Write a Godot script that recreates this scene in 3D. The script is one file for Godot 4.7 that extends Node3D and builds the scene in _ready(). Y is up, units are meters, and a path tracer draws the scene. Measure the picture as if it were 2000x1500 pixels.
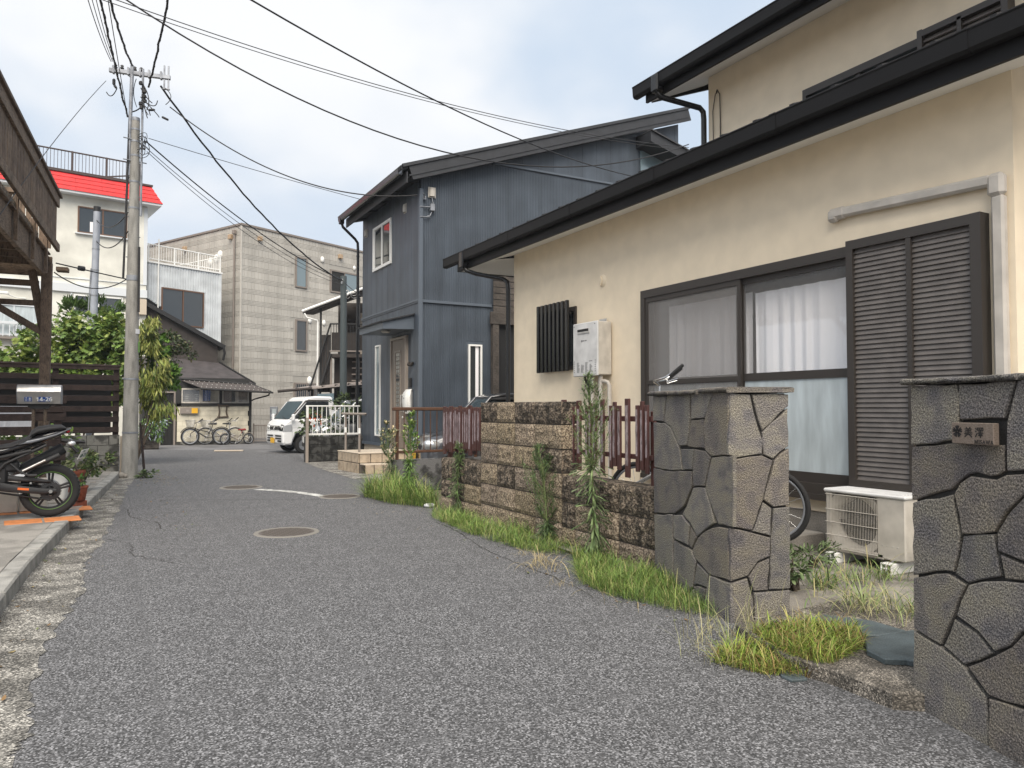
extends Node3D

# ---------------------------------------------------------------- mesh builder
class MB:
	var v := PackedVector3Array()
	var n := PackedVector3Array()
	var u := PackedVector2Array()
	var ix := PackedInt32Array()

	func vert(p: Vector3, q: Vector3, t := Vector2.ZERO) -> int:
		v.append(p); n.append(q); u.append(t)
		return v.size() - 1

	func face(a: int, b: int, c: int) -> void:      # counter-clockwise seen from outside
		ix.append(a); ix.append(c); ix.append(b)

	func tri(a: Vector3, b: Vector3, c: Vector3) -> void:
		var q := (b - a).cross(c - a).normalized()
		face(vert(a, q), vert(b, q), vert(c, q))

	func quad(a: Vector3, b: Vector3, c: Vector3, d: Vector3) -> MB:
		var q := (c - a).cross(d - b).normalized()
		var i := vert(a, q, Vector2(0, 1))
		vert(b, q, Vector2(1, 1)); vert(c, q, Vector2(1, 0)); vert(d, q, Vector2(0, 0))
		face(i, i + 1, i + 2); face(i, i + 2, i + 3)
		return self

	func box(c: Vector3, s: Vector3, b := Basis()) -> MB:
		var x := b.x * s.x * 0.5
		var y := b.y * s.y * 0.5
		var z := b.z * s.z * 0.5
		quad(c - x - y + z, c + x - y + z, c + x + y + z, c - x + y + z)
		quad(c + x - y - z, c - x - y - z, c - x + y - z, c + x + y - z)
		quad(c + x - y + z, c + x - y - z, c + x + y - z, c + x + y + z)
		quad(c - x - y - z, c - x - y + z, c - x + y + z, c - x + y - z)
		quad(c - x + y + z, c + x + y + z, c + x + y - z, c - x + y - z)
		quad(c - x - y - z, c + x - y - z, c + x - y + z, c - x - y + z)
		return self

	func aabb(a: Vector3, b: Vector3) -> MB:
		return box((a + b) * 0.5, (b - a).abs())

	# box with chamfered edges
	func chamfer(c: Vector3, s: Vector3, e: float, b := Basis()) -> MB:
		var h := s * 0.5
		e = minf(e, minf(h.x, minf(h.y, h.z)) * 0.9)
		var g := func(sx, sy, sz, ax) -> Vector3:
			var p := Vector3(h.x * sx, h.y * sy, h.z * sz)
			if ax != 0: p.x -= e * sx
			if ax != 1: p.y -= e * sy
			if ax != 2: p.z -= e * sz
			return c + b * p
		for ax in 3:
			for s1 in [-1, 1]:
				var q := []
				for k in [[-1, -1], [1, -1], [1, 1], [-1, 1]]:
					var w := [0, 0, 0]
					w[ax] = s1; w[(ax + 1) % 3] = k[0]; w[(ax + 2) % 3] = k[1]
					q.append(g.call(w[0], w[1], w[2], ax))
				if s1 < 0: q.reverse()
				quad(q[0], q[1], q[2], q[3])
			var a1 := (ax + 1) % 3
			var a2 := (ax + 2) % 3
			for s1 in [-1, 1]:
				for s2 in [-1, 1]:
					var w0 := [0, 0, 0]
					w0[a1] = s1; w0[a2] = s2
					var w1 := w0.duplicate()
					w0[ax] = -1; w1[ax] = 1
					var p0 = g.call(w0[0], w0[1], w0[2], a1)
					var p1 = g.call(w1[0], w1[1], w1[2], a1)
					var p2 = g.call(w1[0], w1[1], w1[2], a2)
					var p3 = g.call(w0[0], w0[1], w0[2], a2)
					if s1 * s2 > 0: quad(p3, p2, p1, p0)
					else: quad(p0, p1, p2, p3)
		for sx in [-1, 1]:
			for sy in [-1, 1]:
				for sz in [-1, 1]:
					var p0 = g.call(sx, sy, sz, 0)
					var p1 = g.call(sx, sy, sz, 1)
					var p2 = g.call(sx, sy, sz, 2)
					if sx * sy * sz > 0: tri(p0, p1, p2)
					else: tri(p0, p2, p1)
		return self

	func cyl(a: Vector3, b: Vector3, r0: float, r1: float, k := 10, caps := true) -> MB:
		var d := (b - a).normalized()
		var s := d.cross(Vector3.UP if absf(d.y) < 0.9 else Vector3.RIGHT).normalized()
		var t := d.cross(s)
		var i := v.size()
		for j in k + 1:
			var an := TAU * j / k
			var o := s * cos(an) + t * sin(an)
			vert(a + o * r0, o, Vector2(float(j) / k, 1)); vert(b + o * r1, o, Vector2(float(j) / k, 0))
		for j in k:
			var p := i + j * 2
			face(p, p + 2, p + 3); face(p, p + 3, p + 1)
		if caps:
			for e in 2:
				var cc := a if e == 0 else b
				var r := r0 if e == 0 else r1
				var q := -d if e == 0 else d
				if r < 0.0005: continue
				var m := vert(cc, q)
				for j in k + 1:
					var an := TAU * j / k
					vert(cc + (s * cos(an) + t * sin(an)) * r, q)
				for j in k:
					if e == 1: face(m, m + 1 + j, m + 2 + j)
					else: face(m, m + 2 + j, m + 1 + j)
		return self

	func tube(pts: Array, r: float, k := 6, r1 := -1.0) -> MB:
		var i := v.size()
		var s := Vector3.ZERO
		var m := pts.size()
		for j in m:
			var d: Vector3 = (pts[mini(j + 1, m - 1)] - pts[maxi(j - 1, 0)]).normalized()
			if s == Vector3.ZERO: s = d.cross(Vector3.UP if absf(d.y) < 0.9 else Vector3.RIGHT).normalized()
			s = (s - d * s.dot(d)).normalized()
			var t := d.cross(s)
			var rr := r if r1 < 0 else lerpf(r, r1, float(j) / (m - 1))
			for q in k + 1:
				var an := TAU * q / k
				var o := s * cos(an) + t * sin(an)
				vert(pts[j] + o * rr, o)
		for j in m - 1:
			for q in k:
				var p := i + j * (k + 1) + q
				face(p, p + 1, p + k + 2); face(p, p + k + 2, p + k + 1)
		for e in 2:
			var base := i + (0 if e == 0 else (m - 1) * (k + 1))
			for q in range(1, k - 1):
				if e == 0: face(base, base + q + 1, base + q)
				else: face(base, base + q, base + q + 1)
		return self

	# polygon in the local XY plane, extruded along local +Z by depth; inset > 0 bevels the front rim
	func prism(poly: PackedVector2Array, t: Transform3D, depth: float, inset := 0.0) -> MB:
		if Geometry2D.is_polygon_clockwise(poly):
			poly = poly.duplicate(); poly.reverse()
		var tr := Geometry2D.triangulate_polygon(poly)
		var m := poly.size()
		var top := poly
		var zd := depth
		if inset > 0.0:
			top = PackedVector2Array()
			for j in m:
				var a := (poly[j] - poly[(j + m - 1) % m]).normalized()
				var b := (poly[(j + 1) % m] - poly[j]).normalized()
				var nn := (Vector2(-a.y, a.x) + Vector2(-b.y, b.x)).normalized()
				top.append(poly[j] + nn * inset / maxf(0.5, nn.dot(Vector2(-a.y, a.x))))
			zd = depth - inset
		var nf := t.basis.z.normalized()
		var i := v.size()
		for p in top: vert(t * Vector3(p.x, p.y, depth), nf, p)
		for j in range(0, tr.size(), 3): face(i + tr[j], i + tr[j + 1], i + tr[j + 2])
		i = v.size()
		for p in poly: vert(t * Vector3(p.x, p.y, 0), -nf, p)
		for j in range(0, tr.size(), 3): face(i + tr[j], i + tr[j + 2], i + tr[j + 1])
		for j in m:
			var a := poly[j]
			var b := poly[(j + 1) % m]
			quad(t * Vector3(a.x, a.y, 0), t * Vector3(b.x, b.y, 0), t * Vector3(b.x, b.y, zd), t * Vector3(a.x, a.y, zd))
			if inset > 0.0:
				var c := top[(j + 1) % m]
				var d := top[j]
				quad(t * Vector3(a.x, a.y, zd), t * Vector3(b.x, b.y, zd), t * Vector3(c.x, c.y, depth), t * Vector3(d.x, d.y, depth))
		return self

	func lathe(prof: Array, t: Transform3D, k := 20) -> MB:   # prof: Vector2(radius, height)
		var i := v.size()
		var m := prof.size()
		for j in m:
			var d: Vector2 = (prof[mini(j + 1, m - 1)] - prof[maxi(j - 1, 0)]).normalized()
			for q in k + 1:
				var an := TAU * q / k
				var o := Vector3(cos(an), 0, -sin(an))
				vert(t * (o * prof[j].x + Vector3.UP * prof[j].y), (t.basis * (o * d.y - Vector3.UP * d.x)).normalized())
		for j in m - 1:
			for q in k:
				var p := i + j * (k + 1) + q
				face(p, p + 1, p + k + 2); face(p, p + k + 2, p + k + 1)
		return self

	func ring(c: Vector3, axis: Vector3, r_big: float, r: float, k := 32, kk := 8, flat := 1.0) -> MB:
		var pts := []
		var s := axis.cross(Vector3.UP if absf(axis.y) < 0.9 else Vector3.RIGHT).normalized()
		var t := axis.cross(s)
		var i := v.size()
		for j in k + 1:
			var an := TAU * j / k
			var o := s * cos(an) + t * sin(an)
			for q in kk + 1:
				var b := TAU * q / kk
				var nn := o * cos(b) + axis * sin(b)
				vert(c + o * (r_big + r * cos(b)) + axis * r * flat * sin(b), nn)
		for j in k:
			for q in kk:
				var p := i + j * (kk + 1) + q
				face(p, p + kk + 1, p + kk + 2); face(p, p + kk + 2, p + 1)
		return self

	func ball(c: Vector3, r: Vector3, k := 12) -> MB:
		var i := v.size()
		var m := k / 2
		for j in m + 1:
			var a := PI * j / m
			for q in k + 1:
				var b := TAU * q / k
				var o := Vector3(sin(a) * cos(b), cos(a), -sin(a) * sin(b))
				vert(c + o * r, (o / r).normalized())
		for j in m:
			for q in k:
				var p := i + j * (k + 1) + q
				face(p, p + k + 1, p + k + 2); face(p, p + k + 2, p + 1)
		return self

	# cross sections (rows of equal length) joined into a skin; smooth normals
	func loft(rows: Array, closed := true) -> MB:
		var m: int = rows[0].size()
		var i := v.size()
		for j in rows.size():
			for q in m:
				var a: Vector3 = rows[mini(j + 1, rows.size() - 1)][q] - rows[maxi(j - 1, 0)][q]
				var b: Vector3 = rows[j][(q + 1) % m if closed else mini(q + 1, m - 1)] - rows[j][(q + m - 1) % m if closed else maxi(q - 1, 0)]
				vert(rows[j][q], b.cross(a).normalized())
		for j in rows.size() - 1:
			for q in (m if closed else m - 1):
				var p := i + j * m + q
				var p2 := i + j * m + (q + 1) % m
				face(p, p2, p2 + m); face(p, p2 + m, p + m)
		return self

	func mesh() -> ArrayMesh:
		var a := []
		a.resize(Mesh.ARRAY_MAX)
		a[Mesh.ARRAY_VERTEX] = v; a[Mesh.ARRAY_NORMAL] = n; a[Mesh.ARRAY_TEX_UV] = u; a[Mesh.ARRAY_INDEX] = ix
		var r := ArrayMesh.new()
		r.add_surface_from_arrays(Mesh.PRIMITIVE_TRIANGLES, a)
		return r

# ---------------------------------------------------------------- scene helpers
var rng := RandomNumberGenerator.new()
var M := {}
var T := {}

func v3(x, y, z) -> Vector3: return Vector3(x, y, z)
func rf(a: float, b: float) -> float: return rng.randf_range(a, b)

func meta(o: Node, label := "", category := "", group := "", kind := "") -> Node:
	if label: o.set_meta("label", label)
	if category: o.set_meta("category", category)
	if group: o.set_meta("group", group)
	if kind: o.set_meta("kind", kind)
	return o

func thing(called: String, label: String, category: String, at := Vector3.ZERO, turn := 0.0, group := "") -> Node3D:
	var o := Node3D.new()
	o.name = called
	add_child(o, true)
	o.position = at
	o.rotation.y = turn
	meta(o, label, category, group, "thing")
	return o

# a mesh under a thing, given in the thing's own axes
func part(called: String, mb: MB, m: Material, p: Node) -> MeshInstance3D:
	return put(called, mb.mesh(), m, p)

func put(called: String, mesh: Mesh, m: Material, p: Node) -> MeshInstance3D:
	var o := MeshInstance3D.new()
	o.name = called
	o.mesh = mesh
	o.material_override = m
	p.add_child(o, true)
	return o

# a mesh given in world axes under a thing (or a part at the thing's origin) that is not turned
func wpart(called: String, mb: MB, m: Material, p: Node3D) -> MeshInstance3D:
	var o := part(called, mb, m, p)
	var q: Node = p
	var off := Vector3.ZERO
	while q is Node3D and q != self:
		off += q.position
		q = q.get_parent()
	o.position = -off
	return o

func single(called: String, mb: MB, m: Material, label: String, category: String, at: Vector3, turn := 0.0, group := "") -> MeshInstance3D:
	var o := part(called, mb, m, self)
	o.position = at
	o.rotation.y = turn
	meta(o, label, category, group, "thing")
	return o

func struct(called: String, mb: MB, m: Material, label := "") -> MeshInstance3D:
	var o := part(called, mb, m, self)
	meta(o, label, "", "", "structure")
	return o

func copy(o: Node3D, at: Vector3, turn: float, label: String) -> Node3D:
	var c: Node3D = o.duplicate()
	c.name = String(o.name).rstrip("0123456789")
	add_child(c, true)
	c.position = at
	c.rotation.y = turn
	c.set_meta("label", label)
	return c

# ---------------------------------------------------------------- textures and materials
func noise_tex(kind: int, freq: float, stops: Array, size := 512, oct := 4, seed_ := 1, cell := 0, warp := false) -> NoiseTexture2D:
	var f := FastNoiseLite.new()
	f.noise_type = kind
	f.frequency = freq
	f.seed = seed_
	f.fractal_octaves = oct
	if oct <= 1: f.fractal_type = FastNoiseLite.FRACTAL_NONE
	f.cellular_return_type = cell
	if warp:
		f.domain_warp_enabled = true
		f.domain_warp_amplitude = 20.0
	var g := Gradient.new()
	var of := PackedFloat32Array()
	var co := PackedColorArray()
	for s in stops:
		of.append(s[0])
		co.append(s[1] if s[1] is Color else Color(s[1], s[1], s[1]))
	g.offsets = of
	g.colors = co
	var t := NoiseTexture2D.new()
	t.width = size; t.height = size
	t.seamless = true
	t.noise = f
	t.color_ramp = g
	return t

func textures() -> void:
	var S := FastNoiseLite.TYPE_SIMPLEX_SMOOTH
	var C := FastNoiseLite.TYPE_CELLULAR
	T.mottle = noise_tex(S, 0.008, [[0.0, 0.62], [0.45, 0.86], [1.0, 1.0]], 512, 5, 3)
	T.soft = noise_tex(S, 0.006, [[0.0, 0.84], [1.0, 1.0]], 512, 4, 8)
	T.even = noise_tex(S, 0.01, [[0.0, 0.95], [1.0, 1.0]], 512, 4, 8)
	T.fine = noise_tex(S, 0.09, [[0.0, 0.7], [0.5, 0.9], [1.0, 1.0]], 512, 4, 5)
	T.grain = noise_tex(S, 0.03, [[0.0, 0.4], [0.35, 0.7], [0.5, 0.95], [0.62, 0.72], [1.0, 1.0]], 512, 4, 9)
	T.bump = noise_tex(S, 0.06, [[0.0, 0.0], [1.0, 1.0]], 512, 5, 6)
	T.stucco = noise_tex(S, 0.16, [[0.0, 0.0], [1.0, 1.0]], 1024, 3, 26)
	T.bump2 = noise_tex(C, 0.05, [[0.0, 0.0], [1.0, 1.0]], 512, 3, 16, FastNoiseLite.RETURN_DISTANCE2)
	T.agg = noise_tex(C, 0.13, [[0.0, 0.34], [0.3, 0.46], [0.55, 0.58], [0.8, 0.75], [0.93, 0.9], [1.0, 1.0]], 1024, 1, 4, FastNoiseLite.RETURN_CELL_VALUE)
	T.aggh = noise_tex(C, 0.13, [[0.0, 1.0], [0.6, 0.6], [1.0, 0.0]], 1024, 1, 4, FastNoiseLite.RETURN_DISTANCE)
	T.stain = noise_tex(S, 0.004, [[0.0, 0.78], [0.38, 0.87], [0.5, 0.95], [0.62, 0.98], [1.0, 1.0]], 1024, 5, 23, 0, true)
	T.block = noise_tex(S, 0.035, [[0.0, Color(0.36, 0.33, 0.31)], [0.36, Color(0.56, 0.52, 0.48)], [0.5, Color(0.76, 0.71, 0.65)], [0.62, Color(0.88, 0.84, 0.78)], [1.0, Color(1.0, 0.97, 0.92)]], 512, 5, 31)
	T.dirt = noise_tex(S, 0.012, [[0.0, 0.46], [0.36, 0.54], [0.5, 0.75], [0.62, 1.0], [1.0, 1.0]], 512, 5, 41)
	T.stone = noise_tex(S, 0.11, [[0.0, Color(0.40, 0.40, 0.42)], [0.35, Color(0.62, 0.61, 0.61)], [0.5, Color(0.78, 0.77, 0.76)], [0.65, Color(0.92, 0.91, 0.89)], [1.0, Color(1.0, 1.0, 1.0)]], 512, 3, 51)
	T.tint = noise_tex(S, 0.007, [[0.0, Color(0.70, 0.70, 0.74)], [0.4, Color(0.88, 0.86, 0.86)], [0.55, Color(0.96, 0.94, 0.90)], [1.0, Color(1.0, 0.97, 0.88)]], 512, 3, 61)
	T.crack = noise_tex(C, 0.012, [[0.0, 0.45], [0.03, 0.8], [0.06, 1.0], [1.0, 1.0]], 1024, 1, 71, FastNoiseLite.RETURN_DISTANCE2_SUB, true)
	T.bare = noise_tex(S, 0.01, [[0.0, 0.68], [0.42, 0.76], [0.55, 0.95], [1.0, 1.0]], 512, 5, 81)

# linear base colour; tex multiplies it (triplanar); detail multiplies again at another scale
func mat(key: String, c: Color, rough := 0.8, o := {}) -> StandardMaterial3D:
	var m := StandardMaterial3D.new()
	m.resource_name = key
	m.albedo_color = c.linear_to_srgb()
	m.roughness = rough
	m.metallic = o.get("metal", 0.0)
	if o.has("spec"): m.metallic_specular = o.spec
	var w: bool = o.get("world", true)
	var tri := false
	if o.has("tex"):
		m.albedo_texture = T[o.tex]
		tri = true
	if o.has("height"):
		m.heightmap_enabled = true
		m.heightmap_texture = T[o.height]
		m.heightmap_scale = o.get("hs", 0.5)
		tri = true
	if tri:
		m.uv1_triplanar = true
		m.uv1_world_triplanar = w
		m.uv1_triplanar_sharpness = 4.0
		var s = o.get("scale", 1.0)
		m.uv1_scale = s if s is Vector3 else Vector3(s, s, s)
		m.uv1_offset = Vector3(0.31, 0.17, 0.53)
	if o.has("detail"):
		m.detail_enabled = true
		m.detail_blend_mode = BaseMaterial3D.BLEND_MODE_MUL
		m.detail_albedo = T[o.detail]
		m.detail_uv_layer = BaseMaterial3D.DETAIL_UV_2
		m.uv2_triplanar = true
		m.uv2_world_triplanar = w
		var s2 = o.get("dscale", 0.2)
		m.uv2_scale = s2 if s2 is Vector3 else Vector3(s2, s2, s2)
	if o.has("coat"):
		m.clearcoat_enabled = true
		m.clearcoat = o.coat
		m.clearcoat_roughness = 0.05
	if o.has("emit"):
		pass
	if o.has("alpha"):
		m.transparency = BaseMaterial3D.TRANSPARENCY_ALPHA
		m.albedo_color.a = o.alpha
	if o.has("back"):
		m.backlight_enabled = true
		m.backlight = Color(o.back, o.back, o.back * 0.6)
	if o.has("vc"):
		m.vertex_color_use_as_albedo = true
	m.cull_mode = BaseMaterial3D.CULL_DISABLED if o.get("two", false) else BaseMaterial3D.CULL_BACK
	M[key] = m
	return m

func gray(x: float) -> Color: return Color(x, x, x)
func c3(r: float, gr: float, b: float) -> Color: return Color(r, gr, b)

func materials() -> void:
	mat("asphalt", c3(0.345, 0.347, 0.364), 0.88, {"tex": "agg", "height": "aggh", "hs": 0.3, "scale": 1.0, "detail": "even", "dscale": 0.3})
	mat("lot", c3(0.22, 0.22, 0.23), 0.9, {"tex": "fine", "scale": 1.3, "detail": "stain", "dscale": 0.15})
	mat("oldcrete", c3(0.74, 0.71, 0.65), 0.92, {"tex": "agg", "height": "aggh", "hs": 0.5, "scale": 0.9, "detail": "bare", "dscale": 0.55})
	mat("apron", c3(0.38, 0.36, 0.33), 0.9, {"tex": "fine", "scale": 1.5, "detail": "stain", "dscale": 0.5})
	mat("kerb", c3(0.50, 0.49, 0.46), 0.9, {"tex": "fine", "height": "bump", "hs": 0.2, "scale": 2.5, "detail": "mottle", "dscale": 0.7})
	mat("concrete", c3(0.42, 0.39, 0.35), 0.92, {"tex": "fine", "scale": 1.4, "height": "bump", "hs": 0.2, "detail": "mottle", "dscale": 0.5})
	mat("exposed", c3(0.66, 0.59, 0.50), 0.92, {"tex": "agg", "height": "aggh", "hs": 0.4, "scale": 1.2, "detail": "bare", "dscale": 0.6})
	mat("earth", c3(0.23, 0.19, 0.14), 0.95, {"tex": "fine", "scale": 1.0, "detail": "mottle", "dscale": 0.3})
	mat("bluestone", c3(0.15, 0.19, 0.205), 0.6, {"tex": "fine", "scale": Vector3(2, 2, 2), "height": "bump", "hs": 0.25, "detail": "mottle", "dscale": 0.8})
	mat("paint_road", c3(0.82, 0.82, 0.79), 0.8, {"tex": "agg", "scale": 0.8, "detail": "bare", "dscale": 1.2})
	M["paint_road"].albedo_texture = T.fine
	mat("iron", c3(0.15, 0.13, 0.115), 0.65, {"tex": "fine", "scale": 3.0, "metal": 0.3})
	mat("ironring", c3(0.26, 0.245, 0.22), 0.8, {"tex": "fine", "scale": 3.0})
	mat("cream", c3(0.86, 0.745, 0.575), 0.9, {"tex": "even", "scale": 0.5, "height": "stucco", "hs": 0.10})
	M["cream"].uv1_scale = Vector3(0.6, 0.6, 0.6)
	mat("soffit", c3(0.80, 0.80, 0.78), 0.8)
	mat("fascia", c3(0.007, 0.0065, 0.007), 0.55, {"spec": 0.35})
	mat("rooftile", c3(0.05, 0.05, 0.055), 0.6, {"tex": "fine", "scale": 2.0})
	mat("bronze", c3(0.040, 0.034, 0.030), 0.45)
	mat("louvre", c3(0.15, 0.134, 0.125), 0.5, {"tex": "soft", "scale": 1.5})
	mat("black", c3(0.008, 0.008, 0.009), 0.55)
	mat("blackgloss", c3(0.008, 0.008, 0.009), 0.25)
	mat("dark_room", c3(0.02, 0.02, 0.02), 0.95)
	mat("glass", c3(1, 1, 1), 0.02, {"alpha": 0.06})
	mat("glassdark", c3(0.030, 0.036, 0.040), 0.05, {"spec": 0.75})
	mat("glassblue", c3(0.16, 0.22, 0.25), 0.06, {"spec": 0.75})
	mat("frost", c3(0.56, 0.63, 0.66), 0.34, {"tex": "soft", "scale": Vector3(2.0, 0.4, 2.0)})
	mat("screen", c3(0.34, 0.325, 0.315), 0.9, {"alpha": 0.30})
	mat("curtain", c3(0.86, 0.85, 0.87), 0.9, {"back": 0.25, "two": true})
	mat("pvc", c3(0.58, 0.54, 0.49), 0.45, {"tex": "soft", "scale": 1.0})
	mat("ivory", c3(0.62, 0.58, 0.52), 0.5, {"tex": "soft", "scale": 1.2})
	mat("whitemetal", c3(0.74, 0.74, 0.74), 0.4, {"tex": "soft", "scale": 1.0})
	mat("white", c3(0.78, 0.78, 0.76), 0.5)
	mat("chrome", c3(0.75, 0.75, 0.76), 0.22, {"metal": 1.0})
	mat("steel", c3(0.72, 0.71, 0.70), 0.36, {"metal": 0.8, "tex": "soft", "scale": 1.5})
	mat("galv", c3(0.36, 0.38, 0.42), 0.5, {"metal": 0.4, "tex": "mottle", "scale": 0.8})
	mat("bluewall", c3(0.088, 0.110, 0.142), 0.5, {"tex": "soft", "scale": 0.35, "detail": "soft", "dscale": Vector3(1.1, 0.08, 1.1)})
	mat("bluetrim", c3(0.092, 0.112, 0.140), 0.45)
	mat("blueroof", c3(0.032, 0.034, 0.040), 0.6, {"tex": "soft", "scale": 0.8})
	mat("door", c3(0.19, 0.155, 0.13), 0.5)
	mat("doorframe", c3(0.29, 0.25, 0.215), 0.5)
	mat("greywood", c3(0.15, 0.128, 0.112), 0.9, {"tex": "grain", "scale": Vector3(0.5, 3.5, 0.5), "detail": "mottle", "dscale": 0.6})
	for k in 4:
		var b: float = [0.56, 0.47, 0.62, 0.53][k]
		mat("split%d" % k, c3(b * 1.08, b * 0.98, b * [0.82, 0.90, 0.86, 0.78][k]), 0.95, {"tex": "block", "height": "bump", "hs": 0.9, "scale": 2.1, "detail": "soft", "dscale": 0.8})
	for k in 3:
		mat("splitdark%d" % k, c3([0.46, 0.38, 0.42][k], [0.42, 0.345, 0.38][k], [0.375, 0.31, 0.34][k]), 0.95, {"tex": "block", "height": "bump", "hs": 2.2, "scale": 1.5, "detail": "dirt", "dscale": 1.3})
	mat("mortar", c3(0.16, 0.14, 0.12), 0.95, {"tex": "fine", "scale": 2.0})
	mat("mortardark", c3(0.045, 0.042, 0.040), 0.95, {"tex": "fine", "scale": 2.0})
	var sc := [c3(0.345, 0.341, 0.336), c3(0.343, 0.326, 0.304), c3(0.281, 0.272, 0.270), c3(0.391, 0.387, 0.377), c3(0.296, 0.280, 0.271), c3(0.297, 0.299, 0.302), c3(0.380, 0.371, 0.348), c3(0.203, 0.180, 0.174)]
	for k in 8:
		mat("stone%d" % k, sc[k], 0.88, {"tex": "stone", "height": "bump", "hs": 0.6, "scale": 1.7 + 0.1 * k, "detail": "tint", "dscale": 0.9 + 0.13 * k})
	mat("redwood", c3(0.085, 0.032, 0.028), 0.5, {"tex": "soft", "scale": 2.0})
	mat("redworn", c3(0.62, 0.50, 0.53), 0.75, {"tex": "grain", "scale": Vector3(4, 0.6, 4), "detail": "mottle", "dscale": Vector3(3, 1, 3)})
	mat("brownrail", c3(0.095, 0.045, 0.026), 0.45, {"tex": "soft", "scale": 2.0})
	mat("woodv", c3(0.374, 0.268, 0.190), 0.85, {"tex": "grain", "scale": Vector3(3.5, 0.4, 3.5), "detail": "mottle", "dscale": 0.9})
	mat("woodv2", c3(0.277, 0.196, 0.143), 0.85, {"tex": "grain", "scale": Vector3(4.5, 0.5, 4.5), "detail": "mottle", "dscale": 0.8})
	mat("woodh", c3(0.374, 0.268, 0.190), 0.85, {"tex": "grain", "scale": Vector3(0.4, 3.5, 0.4), "detail": "mottle", "dscale": 0.9})
	mat("fencewood", c3(0.058, 0.034, 0.029), 0.8, {"tex": "grain", "scale": Vector3(0.5, 4, 0.5), "detail": "mottle", "dscale": 1.0})
	mat("fencewood2", c3(0.079, 0.048, 0.040), 0.8, {"tex": "grain", "scale": Vector3(0.6, 5, 0.6), "detail": "mottle", "dscale": 1.2})
	mat("greyblock", c3(0.27, 0.265, 0.24), 0.95, {"tex": "fine", "height": "bump", "hs": 0.4, "scale": 1.8, "detail": "dirt", "dscale": 0.5})
	mat("darkblock", c3(0.075, 0.075, 0.072), 0.95, {"tex": "fine", "height": "bump", "hs": 0.4, "scale": 1.8, "detail": "dirt", "dscale": 0.7})
	mat("lowwall", c3(0.16, 0.16, 0.165), 0.95, {"tex": "fine", "scale": 1.2, "detail": "dirt", "dscale": 0.5})
	mat("tilebeige", c3(0.66, 0.53, 0.39), 0.6, {"tex": "fine", "scale": 4.0, "detail": "mottle", "dscale": 1.0})
	mat("tiletop", c3(0.70, 0.60, 0.48), 0.6, {"tex": "fine", "scale": 3.0})
	mat("orange", c3(0.68, 0.25, 0.085), 0.7, {"tex": "soft", "scale": 3.0})
	mat("terracotta", c3(0.30, 0.085, 0.045), 0.85, {"tex": "mottle", "scale": 3.0})
	mat("pole", c3(0.50, 0.485, 0.45), 0.92, {"tex": "fine", "scale": Vector3(2, 1.0, 2), "detail": "mottle", "dscale": Vector3(1.5, 0.3, 1.5)})
	mat("steelpole", c3(0.36, 0.39, 0.45), 0.6, {"tex": "soft", "scale": 0.7})
	mat("wire", c3(0.012, 0.012, 0.014), 0.6)
	mat("wirethin", c3(0.03, 0.03, 0.033), 0.6)
	mat("housewhite", c3(0.80, 0.79, 0.72), 0.88, {"tex": "soft", "scale": 0.25})
	mat("bandgrey", c3(0.62, 0.65, 0.68), 0.8)
	mat("redroof", c3(0.70, 0.022, 0.024), 0.55, {"tex": "soft", "scale": 0.5})
	mat("railbrown", c3(0.06, 0.042, 0.038), 0.6)
	mat("corrwhite", c3(0.70, 0.735, 0.76), 0.5, {"tex": "soft", "scale": 0.4})
	mat("groove", c3(0.33, 0.36, 0.38), 0.6)
	mat("winbrown", c3(0.14, 0.075, 0.045), 0.5)
	mat("siding", c3(0.69, 0.66, 0.605), 0.85, {"tex": "fine", "scale": 1.2, "detail": "soft", "dscale": Vector3(0.5, 0.1, 0.5)})
	mat("sidegap", c3(0.36, 0.345, 0.315), 0.9)
	mat("ventbeige", c3(0.40, 0.29, 0.19), 0.6)
	mat("shedroof", c3(0.095, 0.083, 0.086), 0.7, {"tex": "soft", "scale": 0.6, "detail": "mottle", "dscale": 0.4})
	mat("awning", c3(0.085, 0.072, 0.068), 0.6, {"tex": "soft", "scale": 1.0})
	mat("shedblock", c3(0.72, 0.67, 0.54), 0.85, {"tex": "soft", "scale": 0.7})
	mat("shedtimber", c3(0.018, 0.018, 0.018), 0.7)
	mat("gatebrown", c3(0.22, 0.19, 0.17), 0.7)
	mat("stairbrown", c3(0.045, 0.036, 0.032), 0.75, {"tex": "soft", "scale": 1.0})
	mat("pole2", c3(0.055, 0.07, 0.075), 0.6)
	mat("polycarb", c3(0.34, 0.30, 0.28), 0.4)
	mat("truckwhite", c3(0.80, 0.81, 0.82), 0.3, {"coat": 0.6})
	mat("carpaint", c3(0.07, 0.072, 0.08), 0.28, {"metal": 0.5, "coat": 1.0})
	mat("carsilver", c3(0.52, 0.53, 0.55), 0.3, {"metal": 0.5, "coat": 1.0})
	mat("rubber", c3(0.014, 0.014, 0.015), 0.85)
	mat("plastic", c3(0.020, 0.020, 0.022), 0.6)
	mat("headlamp", c3(0.66, 0.68, 0.70), 0.08, {"metal": 0.6})
	mat("yellow", c3(0.72, 0.40, 0.02), 0.6)
	mat("orangelamp", c3(0.75, 0.16, 0.03), 0.4)
	mat("redlamp", c3(0.25, 0.008, 0.01), 0.2)
	mat("motopaint", c3(0.012, 0.011, 0.014), 0.22, {"coat": 1.0})
	mat("motogrey", c3(0.20, 0.21, 0.23), 0.35, {"metal": 0.4})
	mat("seat", c3(0.022, 0.022, 0.024), 0.7)
	mat("lime", c3(0.16, 0.38, 0.06), 0.5)
	mat("plateblue", c3(0.015, 0.065, 0.26), 0.4)
	mat("plategreen", c3(0.02, 0.10, 0.06), 0.5)
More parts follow.
